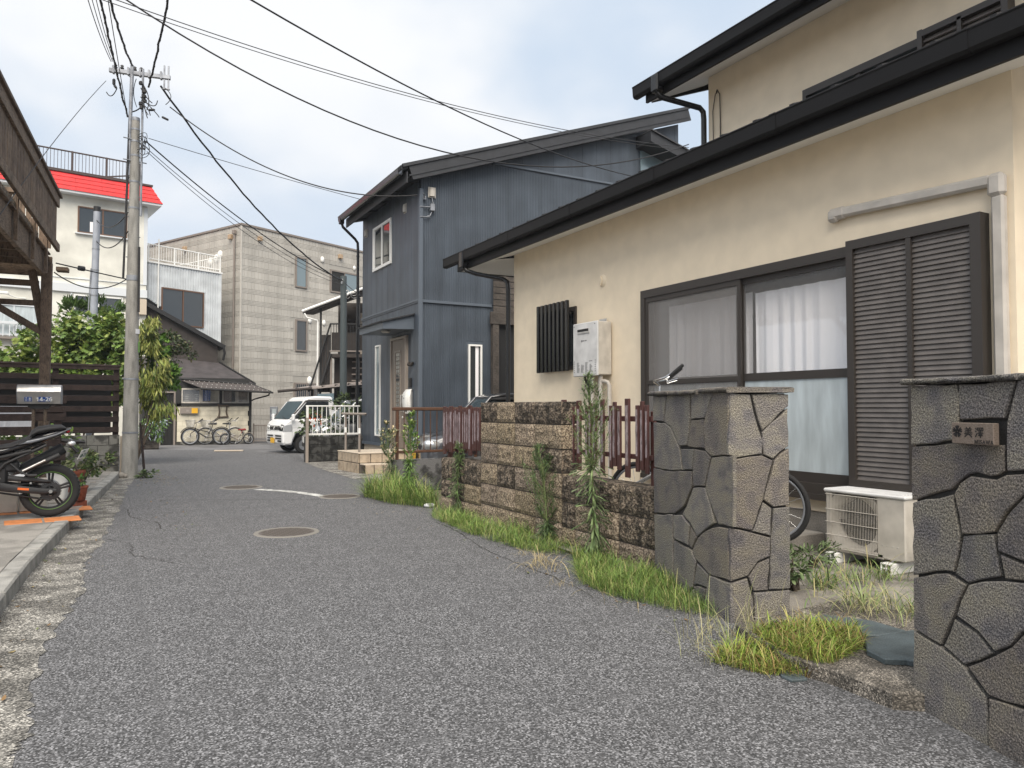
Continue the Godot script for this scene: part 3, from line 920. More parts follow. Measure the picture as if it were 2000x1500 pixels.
func fittings() -> void:
	# gas water heater on the street wall
	var o := thing("water_heater", "white gas water heater box hung on the cream wall", "water heater", v3(6.2, 1.88, -8.62))
	part("case", MB.new().chamfer(v3(-0.135, 0.375, 0), v3(0.23, 0.745, 0.59), 0.012), M.ivory, o)
	part("front_cover", MB.new().chamfer(v3(-0.257, 0.37, 0), v3(0.03, 0.765, 0.61), 0.012), M.whitemetal, o)
	var m := MB.new()
	m.aabb(v3(-0.285, 0.60, -0.17), v3(-0.27, 0.665, 0.115))
	part("exhaust_frame", m, M.steel, o)
	m = MB.new()
	m.aabb(v3(-0.288, 0.625, -0.165), v3(-0.284, 0.658, 0.10))
	part("exhaust_slot", m, M.black, o)
	m = MB.new()
	for s in [-0.275, 0.245]:
		for i in 6: m.aabb(v3(-0.2745, 0.05 + i * 0.03, s), v3(-0.271, 0.06 + i * 0.03, s + 0.014))
	for q in [[-0.27, 0.71], [0.245, 0.715]]: m.ball(v3(-0.273, q[1], q[0]), v3(0.006, 0.008, 0.008), 8)
	part("screw_holes", m, M.ink, o)
	m = MB.new()
	rng.seed = 5
	for col in 4:
		var zc := -0.20 + col * 0.105
		for i in 14 - (col % 2) * 3:
			var wd := rf(0.03, 0.075)
			m.aabb(v3(-0.2735, 0.045 + i * 0.0105, zc), v3(-0.272, 0.0505 + i * 0.0105, zc + wd))
	for q in [[0.0, 0.1955, 0.02]]: m.aabb(v3(-0.2735, q[1], 0.1), v3(-0.272, q[1] + 0.01, 0.18))
	part("printed_label", m, M.greyink, o)
	m = MB.new()
	m.ring(v3(-0.2735, 0.492, -0.075), Vector3(1, 0, 0), 0.013, 0.003, 14, 5)
	for i in 6: m.aabb(v3(-0.2735, 0.487, -0.053 + i * 0.017), v3(-0.272, 0.499, -0.053 + i * 0.017 + [0.011, 0.012, 0.006, 0.012, 0.011, 0.009][i]))
	part("maker_mark", m, M.ink, o)
	m = MB.new()
	m.aabb(v3(-0.06, 0.75, 0.05), v3(-0.05, 0.80, 0.22))
	m.aabb(v3(-0.06, 0.775, -0.2), v3(-0.05, 0.79, -0.15))
	part("bracket", m, M.steel, o)
	m = MB.new()
	m.tube([v3(-0.16, 0.02, 0.02), v3(-0.16, -0.25, 0.02), v3(-0.15, -1.1, 0.02), v3(-0.15, -1.3, 0.06), v3(-0.15, -1.33, 0.14), v3(-0.15, -1.3, 0.2), v3(-0.15, -1.1, 0.22)], 0.034, 8)
	m.tube([v3(-0.16, 0.0, 0.22), v3(-0.15, -1.28, 0.2)], 0.034, 8)
	m.tube([v3(-0.15, -0.08, 0.2), v3(-0.14, -0.09, 0.30), v3(-0.12, -0.1, 0.33), v3(-0.1, -0.15, 0.345), v3(-0.1, -1.5, 0.35)], 0.03, 8)
	part("lagged_pipes", m, M.pvc, o)
	m = MB.new()
	m.tube([v3(-0.14, 0.02, -0.2), v3(-0.15, -0.03, -0.18), v3(-0.17, -0.12, -0.1), v3(-0.17, -0.2, 0.0), v3(-0.16, -0.24, 0.05)], 0.017, 6)
	m.tube([v3(-0.12, 0.02, -0.1), v3(-0.15, -0.06, -0.1), v3(-0.17, -0.16, -0.05), v3(-0.16, -0.5, -0.03), v3(-0.14, -1.6, -0.03)], 0.02, 6)
	part("dark_hose", m, M.stairbrown, o)
	m = MB.new()
	m.ball(v3(-0.19, -0.12, 0.05), v3(0.03, 0.018, 0.035), 10)
	m.ball(v3(-0.2, -0.1, 0.075), v3(0.015, 0.03, 0.015), 8)
	part("valve_knob", m, M.white, o)
	# duct cover for the air conditioner pipes
	m = MB.new()
	m.chamfer(v3(6.155, 3.262, -3.96), v3(0.075, 0.095, 1.42), 0.02, Basis(Vector3.RIGHT, 0.045))
	m.chamfer(v3(6.155, 3.29, -4.66), v3(0.095, 0.115, 0.2), 0.03)
	m.chamfer(v3(6.15, 3.255, -4.70), v3(0.085, 0.08, 0.12), 0.03)
	m.chamfer(v3(6.15, 3.185, -3.21), v3(0.095, 0.19, 0.13), 0.03)
	m.chamfer(v3(6.155, 1.75, -3.20), v3(0.075, 2.7, 0.098), 0.018)
	single("pipe_cover", m, M.pvc, "beige duct cover above and beside the louvred shutter", "pipe cover", Vector3.ZERO)
	# outdoor unit
	o = thing("outdoor_ac_unit", "white outdoor air conditioning unit below the louvred shutter", "air conditioner", v3(5.95, 0.0, -4.18))
	var b := MB.new()
	var fx := -0.15
	b.chamfer(v3(0, 0.40, -0.355), v3(0.30, 0.52, 0.06), 0.01)
	b.chamfer(v3(0, 0.40, 0.255), v3(0.30, 0.52, 0.26), 0.01)
	b.chamfer(v3(0, 0.155, -0.07), v3(0.30, 0.05, 0.51), 0.008)
	b.aabb(v3(0.06, 0.18, -0.33), v3(0.14, 0.66, 0.13))
	part("case", b, M.ivory, o)
	b = MB.new()
	b.chamfer(v3(0, 0.672, 0.0), v3(0.33, 0.035, 0.80), 0.012)
	for i in 6: b.chamfer(v3(-0.11 + i * 0.044, 0.691, 0.0), v3(0.02, 0.008, 0.7), 0.003)
	part("top_cover", b, M.whitemetal, o)
	b = MB.new()
	var cx := -0.10
	b.loft([circle_row(v3(fx + 0.004, 0.41, cx), 0.235, 36, true), circle_row(v3(fx + 0.03, 0.41, cx), 0.215, 36, false), circle_row(v3(fx + 0.12, 0.41, cx), 0.21, 36, false)])
	part("fan_shroud", b, M.ivory, o)
	b = MB.new()
	b.cyl(v3(0.055, 0.41, cx), v3(0.06, 0.41, cx), 0.22, 0.22, 30)
	part("fan_back", b, M.black, o)
	b = MB.new()
	b.cyl(v3(-0.10, 0.41, cx), v3(-0.02, 0.41, cx), 0.05, 0.05, 16)
	for i in 4:
		var a := TAU * i / 4 + 0.4
		var d := Vector3(0, sin(a), cos(a))
		var t := Vector3(0, cos(a), -sin(a))
		b.quad(v3(-0.07, 0.41, cx) + d * 0.04 - t * 0.03, v3(-0.07, 0.41, cx) + d * 0.19 - t * 0.08, v3(-0.03, 0.41, cx) + d * 0.19 + t * 0.07, v3(-0.03, 0.41, cx) + d * 0.04 + t * 0.03)
	M.plastic.cull_mode = BaseMaterial3D.CULL_DISABLED
	part("fan", b, M.plastic, o)
	b = MB.new()
	for i in 33: b.tube([v3(fx - 0.012, 0.155, -0.355 + i * 0.0152), v3(fx - 0.012, 0.645, -0.355 + i * 0.0152)], 0.0019, 5)
	for y in [0.16, 0.275, 0.39, 0.505, 0.64]: b.tube([v3(fx - 0.015, y, -0.375), v3(fx - 0.015, y, 0.145)], 0.0035, 5)
	b.tube([v3(fx - 0.01, 0.152, -0.36), v3(fx - 0.01, 0.152, 0.14)], 0.003, 5)
	part("wire_grille", b, M.ivory, o)
	b = MB.new()
	for i in 4: b.ball(v3(fx, 0.255, 0.18 + i * 0.045), v3(0.004, 0.005, 0.006), 6)
	part("screw", b, M.steel, o)
	for q in [[-0.29, "white plastic block under the far end of the outdoor unit"], [0.25, "white plastic block under the near end of the outdoor unit"]]:
		var k := thing("plastic_block", q[1], "support block", v3(5.93, 0.03, -4.18 + q[0]), 0.0, "blocks under the outdoor unit")
		b = MB.new()
		for s in [-0.045, 0.0, 0.045]: b.chamfer(v3(0, 0.045, s), v3(0.40, 0.09, 0.012), 0.004)
		for y in [0.006, 0.045, 0.084]: b.chamfer(v3(0, y, 0), v3(0.40, 0.012, 0.10), 0.004)
		part("body", b, M.white, k)
		part("bolt", MB.new().cyl(v3(-0.1, 0.09, 0), v3(-0.1, 0.115, 0), 0.012, 0.012, 8), M.steel, k)

func circle_row(c: Vector3, r: float, k: int, square: bool) -> Array:
	var a := []
	for i in k:
		var an := -TAU * i / k
		var p := Vector3(0, sin(an), cos(an))
		var s := 1.0
		if square:
			s = minf(1.25, 1.0 / maxf(absf(p.y), absf(p.z)))
		a.append(c + p * r * s)
	return a

# outlines of the facing stones on the gate walls, metres along the face and up
const LA := [[1.325,1.522,1.042,1.518,1.108,1.31,1.328,1.309], [1.035,1.524,0.598,1.523,0.627,1.281,0.669,1.138,0.803,1.125,0.971,1.272,1.108,1.308], [0.587,1.526,0.226,1.528,0.368,1.348,0.59,1.332], [0.59,1.33,0.384,1.343,0.367,1.129,0.66,1.131,0.621,1.268], [0.221,1.531,-0.002,1.528,0.03,1.101,0.261,1.081,0.356,1.117,0.38,1.299,0.362,1.348], [1.328,1.301,1.108,1.302,0.964,1.265,0.816,1.124,0.749,0.945,0.977,0.924,1.316,0.923], [0.778,1.106,0.541,1.122,0.582,0.963,0.734,0.95], [0.535,1.12,0.353,1.115,0.274,1.074,0.372,0.861,0.555,0.842,0.568,0.954], [1.335,0.916,0.977,0.92,0.582,0.953,0.59,0.832,0.717,0.683,0.916,0.591,1.322,0.537], [0.261,1.075,-0.059,1.105,-0.045,0.636,0.167,0.62,0.293,0.762,0.366,0.849], [0.564,0.832,0.377,0.852,0.293,0.75,0.218,0.624,0.378,0.551,0.504,0.481,0.619,0.563,0.762,0.613,0.677,0.688], [1.322,0.527,0.943,0.585,0.932,0.069,1.294,-0.013], [0.923,0.582,0.771,0.605,0.628,0.549,0.661,0.391,0.919,0.397], [0.614,0.538,0.519,0.473,0.602,0.376,0.652,0.393], [0.49,0.477,0.364,0.547,0.167,0.608,0.032,0.618,0.011,0.273,0.316,0.251,0.522,0.311,0.584,0.373], [0.92,0.384,0.608,0.367,0.522,0.298,0.584,0.098,0.72,-0.005,0.925,0.064], [0.508,0.289,0.324,0.243,0.353,0.147,0.497,0.136,0.569,0.119], [0.578,0.104,0.491,0.13,0.358,0.137,0.407,0.026], [1.294,-0.023,0.942,0.056,0.736,-0.015,0.802,-0.239,1.298,-0.268], [0.717,-0.017,0.59,0.084,0.421,0.015,0.447,-0.21,0.778,-0.309], [0.308,0.244,-0.008,0.266,-0.012,-0.118,0.434,-0.255,0.399,0.021]]
const LB := [[0.007,1.526,0.153,1.513,0.177,1.398,0.241,1.203,0.236,1.112,0.043,1.086,-0.012,1.109], [0.162,1.513,0.437,1.514,0.436,1.433,0.238,1.266,0.207,1.341], [0.238,1.258,0.433,1.423,0.434,1.161,0.368,1.122,0.317,1.076,0.248,1.106], [0.037,1.08,0.236,1.103,0.314,1.067,0.239,0.804,0.155,0.602,0.03,0.628], [0.323,1.065,0.368,1.11,0.434,1.15,0.434,0.765,0.313,0.754,0.241,0.806,0.29,0.951], [0.238,0.792,0.303,0.747,0.296,0.561,0.161,0.596], [0.313,0.747,0.434,0.755,0.432,0.205,0.275,0.206,0.291,0.54], [-0.008,0.624,0.155,0.59,0.292,0.552,0.286,0.427,0.196,0.396,0.121,0.304,-0.002,0.272], [0.127,0.298,0.196,0.385,0.284,0.416,0.269,0.201,0.163,0.2], [0.01,0.263,0.118,0.289,0.162,0.138,0.165,-0.131,0.006,-0.122], [0.163,0.192,0.432,0.197,0.433,-0.147,0.173,-0.132]]
const RA := [[0.015,1.53,0.297,1.528,0.313,1.467,0.307,1.368,0.295,1.276,0.008,1.241], [0.306,1.527,0.603,1.531,0.567,1.439,0.539,1.376,0.311,1.367], [0.608,1.533,0.853,1.534,0.845,1.202,0.593,1.166,0.547,1.16,0.552,1.363,0.576,1.439], [0.008,1.234,0.295,1.27,0.538,1.271,0.535,1.161,0.504,1.139,0.463,1.132,0.388,1.141,0.35,1.13,0.298,1.097,0.25,1.055,0.038,0.982,0.002,0.977], [0.27,1.041,0.305,1.09,0.362,1.126,0.495,1.123,0.546,1.148,0.642,1.161,0.64,1.086,0.542,0.995,0.481,0.902,0.309,0.865], [0.011,0.969,0.26,1.036,0.3,0.864,0.257,0.689,0.207,0.684,0.003,0.618], [0.311,0.859,0.474,0.896,0.506,0.724,0.397,0.685,0.337,0.658,0.261,0.684], [0.494,0.905,0.558,0.997,0.644,1.083,0.646,1.164,0.844,1.187,0.834,0.791,0.617,0.809,0.496,0.827], [0.504,0.818,0.617,0.799,0.833,0.784,0.833,0.756,0.615,0.731,0.527,0.718], [0.003,0.61,0.217,0.677,0.327,0.651,0.273,0.559,0.247,0.492,0.168,0.34,-0.003,0.367], [0.339,0.654,0.415,0.686,0.522,0.712,0.615,0.725,0.833,0.752,0.79,0.673,0.594,0.52,0.544,0.454,0.468,0.407,0.391,0.463,0.266,0.501], [0.251,0.482,0.377,0.456,0.455,0.394,0.304,0.297,0.183,0.341], [-0.004,0.359,0.168,0.332,0.304,0.288,0.416,0.203,0.427,0.122,0.41,-0.168,-0.022,-0.381], [0.323,0.296,0.477,0.397,0.552,0.453,0.61,0.521,0.831,0.69,0.82,0.263,0.587,0.231,0.433,0.213], [0.433,0.203,0.586,0.222,0.819,0.253,0.813,-0.001,0.421,-0.163,0.435,0.126]]
# pickets: z from, z to, y from, y to
const PICKETS :=  [[-6.689, -6.609, 0.724, 1.509], [-6.606, -6.569, 0.884, 1.441], [-6.5, -6.459, 0.842, 1.433], [-6.397, -6.328, 0.778, 1.498], [-6.239, -6.201, 0.843, 1.441], [-6.178, -6.132, 0.863, 1.472], [-6.101, -6.051, 0.837, 1.464], [-5.979, -5.924, 0.777, 1.507], [-5.832, -5.79, 0.833, 1.444], [-5.773, -5.728, 0.86, 1.48], [-5.706, -5.654, 0.832, 1.444], [-5.583, -5.518, 0.769, 1.509], [-5.424, -5.379, 0.834, 1.446], [-5.355, -5.311, 0.853, 1.482], [-5.288, -5.245, 0.825, 1.448]]
const PICKETS2 :=  [[-9.854, -9.767, 0.758, 1.442], [-9.758, -9.699, 0.827, 1.426], [-9.695, -9.646, 0.83, 1.393], [-9.644, -9.539, 0.792, 1.447], [-9.504, -9.461, 0.839, 1.398], [-9.459, -9.397, 0.853, 1.415], [-9.387, -9.333, 0.845, 1.399], [-9.324, -9.244, 0.797, 1.452], [-9.198, -9.153, 0.854, 1.409], [-9.141, -9.08, 0.858, 1.425], [-9.075, -9.024, 0.86, 1.399], [-9.01, -8.921, 0.783, 1.456], [-8.883, -8.841, 0.849, 1.415], [-8.825, -8.765, 0.853, 1.435], [-8.744, -8.708, 0.876, 1.41], [-8.705, -8.663, 0.858, 1.42]]

func stones(list: Array, at: Vector3, along: Vector3, out: Vector3, p: Node3D, th: float) -> void:
	var t := Transform3D(Basis(along, Vector3.UP, out), at)
	var i := 0
	for q in list:
		var poly := PackedVector2Array()
		for k in range(0, q.size(), 2): poly.append(Vector2(q[k], q[k + 1]))
		# cut the outline into short wavering edges
		var fine := PackedVector2Array()
		if Geometry2D.is_polygon_clockwise(poly): poly.reverse()
		var m := poly.size()
		for k in m:
			var a := poly[k]
			var b := poly[(k + 1) % m]
			var c := maxi(1, int(a.distance_to(b) / 0.07))
			var nn := (b - a).normalized().orthogonal()
			for s in c:
				var w := 0.0 if s == 0 else rf(-0.006, 0.006)
				fine.append(a.lerp(b, float(s) / c) - nn * (w - 0.0))
		var shr := Geometry2D.offset_polygon(fine, -0.0025)
		if shr.size() == 0: continue
		var mb := MB.new()
		var tt := t
		if along.cross(Vector3.UP).dot(out) < 0:
			var f := PackedVector2Array()
			for s in shr[0]: f.append(Vector2(-s.x, s.y))
			shr[0] = f
			tt = Transform3D(Basis(-along, Vector3.UP, out), at)
		mb.prism(shr[0], tt, th + rf(-0.003, 0.004), 0.005)
		var o := part("stone", mb, M["stone%d" % [0, 1, 2, 3, 4, 5, 6, 3, 0, 2][(i * 7 + 3) % 10]], p)
		o.position = Vector3.ZERO
		i += 1

func gate() -> void:
	rng.seed = 21
	var a := Vector3(0.30671, 0, -0.9518)      # along the street face
	var b := Vector3(0.9518, 0, 0.30671)       # into the yard
	var o := thing("stone_gate_wall", "far gate wall of irregular grey brown stones with a flat capstone", "gate wall", v3(3.643, 0, -3.61))
	var core := MB.new()
	core.box(a * 0.665 + b * 0.218 + Vector3.UP * 0.65, Vector3(1.29, 1.74, 0.40), Basis(a, Vector3.UP, b))
	part("core", core, M.mortardark, o)
	stones(LA, b * 0.022, a, -b, o, 0.026)
	stones(LB, a * 0.022, b, -a, o, 0.026)
	var cap := MB.new()
	for q in [[-0.03, 0.42, 1.560], [0.43, 0.95, 1.552], [0.96, 1.39, 1.556]]:
		cap = MB.new()
		rough_slab(cap, a * ((q[0] + q[1]) / 2) + b * 0.217 + Vector3.UP * (q[2] - 0.016), Vector3(q[1] - q[0] - 0.01, 0.036, 0.50), Basis(a, Vector3.UP, b))
		part("capstone", cap, M.stone2, o)
	var na := -a
	o = thing("stone_gate_wall", "near gate wall of irregular stones carrying the wooden name plate", "gate wall", v3(3.4025, 0, -2.1937))
	core = MB.new()
	core.box(na * 0.62 + b * 0.19 + Vector3.UP * 0.65, Vector3(1.21, 1.74, 0.34), Basis(na, Vector3.UP, -b))
	part("core", core, M.mortardark, o)
	stones(RA, b * 0.022, na, -b, o, 0.026)
	for q in [[-0.02, 0.63], [0.64, 1.27]]:
		cap = MB.new()
		rough_slab(cap, na * ((q[0] + q[1]) / 2) + b * 0.18 + Vector3.UP * 1.545, Vector3(q[1] - q[0] - 0.01, 0.026, 0.43), Basis(na, Vector3.UP, -b))
		part("capstone", cap, M.stone5, o)
	nameplate(v3(3.4025, 0, -2.1937) + na * 0.415 - b * 0.012 + Vector3.UP * 1.311, na, -b)

func rough_slab(mb: MB, c: Vector3, s: Vector3, b: Basis) -> void:
	var rows := []
	var n := 14
	for i in n + 1:
		var t := float(i) / n
		var row := []
		for k in [[-0.5, -0.5], [-0.5, 0.3], [-0.47, 0.5], [0.47, 0.5], [0.5, 0.3], [0.5, -0.5]]:
			row.append(c + b * Vector3((t - 0.5) * s.x + rf(-0.004, 0.004), k[1] * s.y + rf(-0.003, 0.003), k[0] * s.z + rf(-0.008, 0.008)))
		rows.append(row)
	mb.loft(rows)
	for e in [0, n]:
		for j in range(1, 5):
			if e == 0: mb.tri(rows[e][0], rows[e][j + 1], rows[e][j])
			else: mb.tri(rows[e][0], rows[e][j], rows[e][j + 1])

# brush strokes as thin raised bars on a board; list of [x0, y0, x1, y1, width]
func strokes(list: Array, t: Transform3D, s: float, mb: MB) -> void:
	for q in list:
		var a := Vector2(q[0], q[1]) * s
		var b := Vector2(q[2], q[3]) * s
		var d := (b - a).normalized()
		var nn: Vector2 = d.orthogonal() * q[4] * s * 0.5
		var e: Vector2 = d * q[4] * s * 0.3
		mb.prism(PackedVector2Array([a - nn - e, b - nn * 0.9 + e, b + nn * 0.9 + e, a + nn - e]), t, 0.0014)

func text(called: String, s: String, height: float, t: Transform3D, m: Material, p: Node3D, font := "Droid Sans", weight := 400) -> void:
	var tm := TextMesh.new()
	var f := SystemFont.new()
	f.font_names = PackedStringArray([font])
	f.font_weight = weight
	tm.font = f
	tm.text = s
	tm.font_size = 64
	tm.pixel_size = height / 46.0
	tm.depth = 0.0015
	var o := put(called, tm, m, p)
	o.transform = t

func nameplate(at: Vector3, along: Vector3, out: Vector3) -> void:
	var o := Node3D.new()
	o.name = "name_plate"
	add_child(o)
	o.transform = Transform3D(Basis(along, Vector3.UP, out), at)
	meta(o, "weathered wooden name plate with carved black letters on the near gate wall", "name plate", "", "thing")
	part("board", MB.new().chamfer(v3(0, 0, 0.014), v3(0.222, 0.092, 0.03), 0.003), M.nameplate, o)
	var t := Transform3D(Basis(), v3(0, 0, 0.0292))
	var m := MB.new()
	# leaf motif
	for k in 5:
		var an := TAU * k / 5 + PI / 2
		for w in [-0.35, 0.0, 0.35]:
			strokes([[cos(an) * 0.10, sin(an) * 0.10, cos(an + w) * 0.5, sin(an + w) * 0.5, 0.13]], t.translated_local(v3(-0.078, 0.008, 0)), 0.048, m)
	strokes([[-0.25, 0.47, -0.13, 0.36, 0.1], [0.25, 0.47, 0.13, 0.36, 0.1], [-0.42, 0.3, 0.42, 0.3, 0.09], [-0.34, 0.14, 0.34, 0.14, 0.09], [-0.45, -0.02, 0.45, -0.02, 0.09], [0, 0.3, 0, -0.02, 0.1], [-0.48, -0.2, 0.48, -0.2, 0.1], [0, -0.02, -0.1, -0.24, 0.1], [-0.1, -0.24, -0.45, -0.5, 0.1], [0.06, -0.22, 0.45, -0.5, 0.12]], t.translated_local(v3(-0.018, 0.007, 0)), 0.042, m)
	strokes([[-0.45, 0.42, -0.34, 0.32, 0.1], [-0.48, 0.14, -0.36, 0.05, 0.1], [-0.48, -0.45, -0.32, -0.14, 0.11], [-0.2, 0.46, 0.46, 0.46, 0.09], [-0.2, 0.46, -0.2, 0.22, 0.09], [0.46, 0.46, 0.46, 0.22, 0.09], [0.02, 0.46, 0.02, 0.22, 0.08], [0.24, 0.46, 0.24, 0.22, 0.08], [-0.2, 0.22, 0.46, 0.22, 0.09], [-0.1, 0.06, 0.38, 0.06, 0.09], [0.13, 0.2, 0.13, -0.1, 0.09], [-0.22, -0.1, 0.48, -0.1, 0.09], [-0.04, -0.16, 0.04, -0.26, 0.08], [0.3, -0.16, 0.22, -0.26, 0.08], [-0.12, -0.3, 0.4, -0.3, 0.09], [0.13, -0.12, 0.13, -0.5, 0.1]], t.translated_local(v3(0.040, 0.006, 0)), 0.042, m)
	part("lettering", m, M.ink, o)
	text("lettering", "MISAWA", 0.0165, Transform3D(Basis(), v3(0.062, -0.034, 0.0298)), M.ink, o, "Droid Serif")

func block_row(o: Node3D, x: float, zs: Array, y0: float, y1: float, th: float, dark: float, mats: Array, back := false) -> void:
	for i in zs.size() - 1:
		var za: float = zs[i]
		var zb: float = zs[i + 1]
		var mb := MB.new()
		# split-faced block: an uneven front made of a small grid of points
		var nx := 9
		var ny := 6
		var rows := []
		for j in ny + 1:
			var row := []
			for k in nx + 1:
				var edge := j == 0 or k == 0 or j == ny or k == nx
				var d := 0.0 if edge else rf(0.006, 0.03)
				row.append(v3(x - d, lerpf(y0 + 0.006, y1 - 0.006, float(j) / ny), lerpf(za + signf(zb - za) * 0.006, zb - signf(zb - za) * 0.006, float(k) / nx)))
			rows.append(row)
		for j in ny:
			for k in nx: mb.quad(rows[j][k + 1], rows[j][k], rows[j + 1][k], rows[j + 1][k + 1])
		mb.aabb(v3(x + 0.001, y0 + 0.006, minf(za, zb) + 0.006), v3(x + th, y1 - 0.006, maxf(za, zb) - 0.006))
		for q in range(0): pass
		wpart("block", mb, M[("splitdark%d" % rng.randi_range(0, 2)) if rng.randf() < dark else mats[rng.randi_range(0, mats.size() - 1)]], o)

func block_wall() -> void:
	rng.seed = 9
	var L := ["split0", "split1", "split2", "split3"]
	var o := thing("block_wall", "tall stepped section of tan split faced block wall along the lane", "wall", v3(4.25, 0, -7.4), 0.0, "split faced block walls before the cream house")
	var ys := [-0.02, 0.227, 0.483, 0.743, 0.990, 1.247, 1.494]
	wpart("mortar", MB.new().aabb(v3(4.168, -0.05, -8.345), v3(4.33, 1.485, -6.5)), M.mortar, o)
	for j in 6: block_row(o, 4.15, [-6.461, -7.008, -7.461, -7.906, -8.348], ys[j], ys[j + 1], 0.19, [0.05, 0.0, 0.1, 0.12, 0.2, 0.85][j], L)
	o = thing("block_wall", "low dark stained block wall under the worn pickets by the gate", "wall", v3(4.25, 0, -5.7), 0.0, "split faced block walls before the cream house")
	ys = [-0.03, 0.20, 0.455, 0.722]
	wpart("mortar", MB.new().aabb(v3(4.168, -0.05, -6.455), v3(4.43, 0.715, -4.92)), M.mortar, o)
	for j in 3: block_row(o, 4.15, [-4.91, -5.498, -5.80, -6.218, -6.459], ys[j], ys[j + 1], 0.28, [0.15, 0.6, 0.95][j], L)
	o = thing("block_wall", "low block wall at the far end beside the blue house parking", "wall", v3(4.25, 0, -9.0), 0.0, "split faced block walls before the cream house")
	ys = [-0.03, 0.19, 0.43, 0.732]
	wpart("mortar", MB.new().aabb(v3(4.168, -0.05, -9.58), v3(4.42, 0.725, -8.352)), M.mortar, o)
	for j in 3: block_row(o, 4.15, [-8.351, -8.84, -9.22, -9.588], ys[j], ys[j + 1], 0.27, [0.5, 0.7, 1.0][j], L)
	# picket fences on the low walls
	var far := [[PICKETS, -6.70, -5.22, "worn reddish brown picket fence between block wall and gate wall"], [PICKETS2, -9.86, -8.36, "closely spaced reddish brown picket fence beyond the tall block wall"]]
	for f in far:
		var fe := thing("picket_fence", f[3], "fence", v3(4.3, 0.72, (f[1] + f[2]) / 2), 0.0, "reddish brown picket fences")
		for y in [[1.294, 1.344], [0.945, 0.99]]:
			wpart("rail", MB.new().chamfer(v3(4.335, (y[0] + y[1]) / 2, (f[1] + f[2]) / 2), v3(0.035, y[1] - y[0], f[2] - f[1]), 0.004), M.redwood, fe)
		wpart("post", MB.new().chamfer(v3(4.37, 1.05, f[1] + 0.08), v3(0.06, 0.68, 0.06), 0.004), M.redwood, fe)
		wpart("post", MB.new().chamfer(v3(4.37, 1.05, f[2] - 0.02), v3(0.06, 0.68, 0.06), 0.004), M.redwood, fe)
		for q in f[0]:
			wpart("picket", MB.new().chamfer(v3(4.30, (q[2] + q[3]) / 2, (q[0] + q[1]) / 2), v3(0.025, q[3] - q[2], q[1] - q[0]), 0.004), M.redwood, fe)
			if q[1] - q[0] > 0.035:
				var wn := MB.new()
				var yy: float = lerpf(q[2], q[3], 0.12 + rng.randf() * 0.12)
				var top: float = lerpf(q[2], q[3], 0.86 + rng.randf() * 0.08)
				var wz: float = (q[1] - q[0]) * 0.36
				var zc: float = (q[0] + q[1]) / 2 + rf(-0.006, 0.006)
				var pg := PackedVector2Array()
				for k in 12: pg.append(Vector2(zc - wz * rf(0.6, 1.0) , lerpf(yy, top, k / 11.0)))
				for k in 12: pg.append(Vector2(zc + wz * rf(0.6, 1.0), lerpf(top, yy, k / 11.0)))
				wn.prism(pg, Transform3D(Basis(Vector3(0, 0, 1), Vector3.UP, Vector3(-1, 0, 0)), v3(4.2875, 0, 0)), 0.0012)
				wpart("worn_paint", wn, M.redworn, fe)
		for q in f[0]:
			if f[1] < -9.0 and rng.randf() < 0.6: wpart("picket", MB.new().chamfer(v3(4.40, 1.1, (q[0] + q[1]) / 2 + 0.05), v3(0.025, 0.62, 0.05), 0.004), M.redwood, fe)

# ---------------------------------------------------------------- blue house
func vent_hood(o: Node3D, at: Vector3, out: Vector3, s: float, m: Material, called := "vent_hood") -> void:
	var side := out.cross(Vector3.UP)
	var rows := []
	for j in 6:
		var t := j / 5.0
		var row := []
		for k in 13:
			var an := PI * k / 12.0
			var r := s * (0.5 if t < 0.75 else lerpf(0.5, 0.38, (t - 0.75) * 4))
			row.append(at + side * cos(an) * -r + out * (sin(an) * r * 0.9 + 0.0) + Vector3.UP * (t * s * 1.25 + (0.0)))
		rows.append(row)
	var mb := MB.new()
	mb.loft(rows, false)
	var c: Vector3 = at + Vector3.UP * s * 1.36 + out * s * 0.12
	for k in 12: mb.tri(rows[5][k], rows[5][k + 1], c)
	mb.box(at + Vector3.UP * s * 0.6 + out * 0.006, Vector3(s * 1.15, s * 1.5, 0.012), Basis(side, Vector3.UP, -out))
	wpart(called, mb, m, o)

func window_z(o: Node3D, z: float, x0: float, x1: float, y0: float, y1: float, fr: float, fm: Material, gm: Material, d := 0.04) -> MeshInstance3D:   # faces +Z
	var m := MB.new()
	m.aabb(v3(x0 - fr, y0 - fr, z - 0.02), v3(x1 + fr, y0, z + d)); m.aabb(v3(x0 - fr, y1, z - 0.02), v3(x1 + fr, y1 + fr, z + d))
	m.aabb(v3(x0 - fr, y0, z - 0.02), v3(x0, y1, z + d)); m.aabb(v3(x1, y0, z - 0.02), v3(x1 + fr, y1, z + d))
	var w := wpart("window", m, fm, o)
	wpart("pane", MB.new().aabb(v3(x0, y0, z - 0.01), v3(x1, y1, z + 0.008)), gm, w)
	return w

func window_x(o: Node3D, x: float, z0: float, z1: float, y0: float, y1: float, fr: float, fm: Material, gm: Material) -> MeshInstance3D:   # faces -X
	var m := MB.new()
	m.aabb(v3(x - 0.04, y0 - fr, z0 - fr), v3(x + 0.02, y0, z1 + fr)); m.aabb(v3(x - 0.04, y1, z0 - fr), v3(x + 0.02, y1 + fr, z1 + fr))
	m.aabb(v3(x - 0.04, y0, z0 - fr), v3(x + 0.02, y1, z0)); m.aabb(v3(x - 0.04, y0, z1), v3(x + 0.02, y1, z1 + fr))
	var w := wpart("window", m, fm, o)
	wpart("pane", MB.new().aabb(v3(x - 0.008, y0, z0), v3(x + 0.01, y1, z1)), gm, w)
	return w

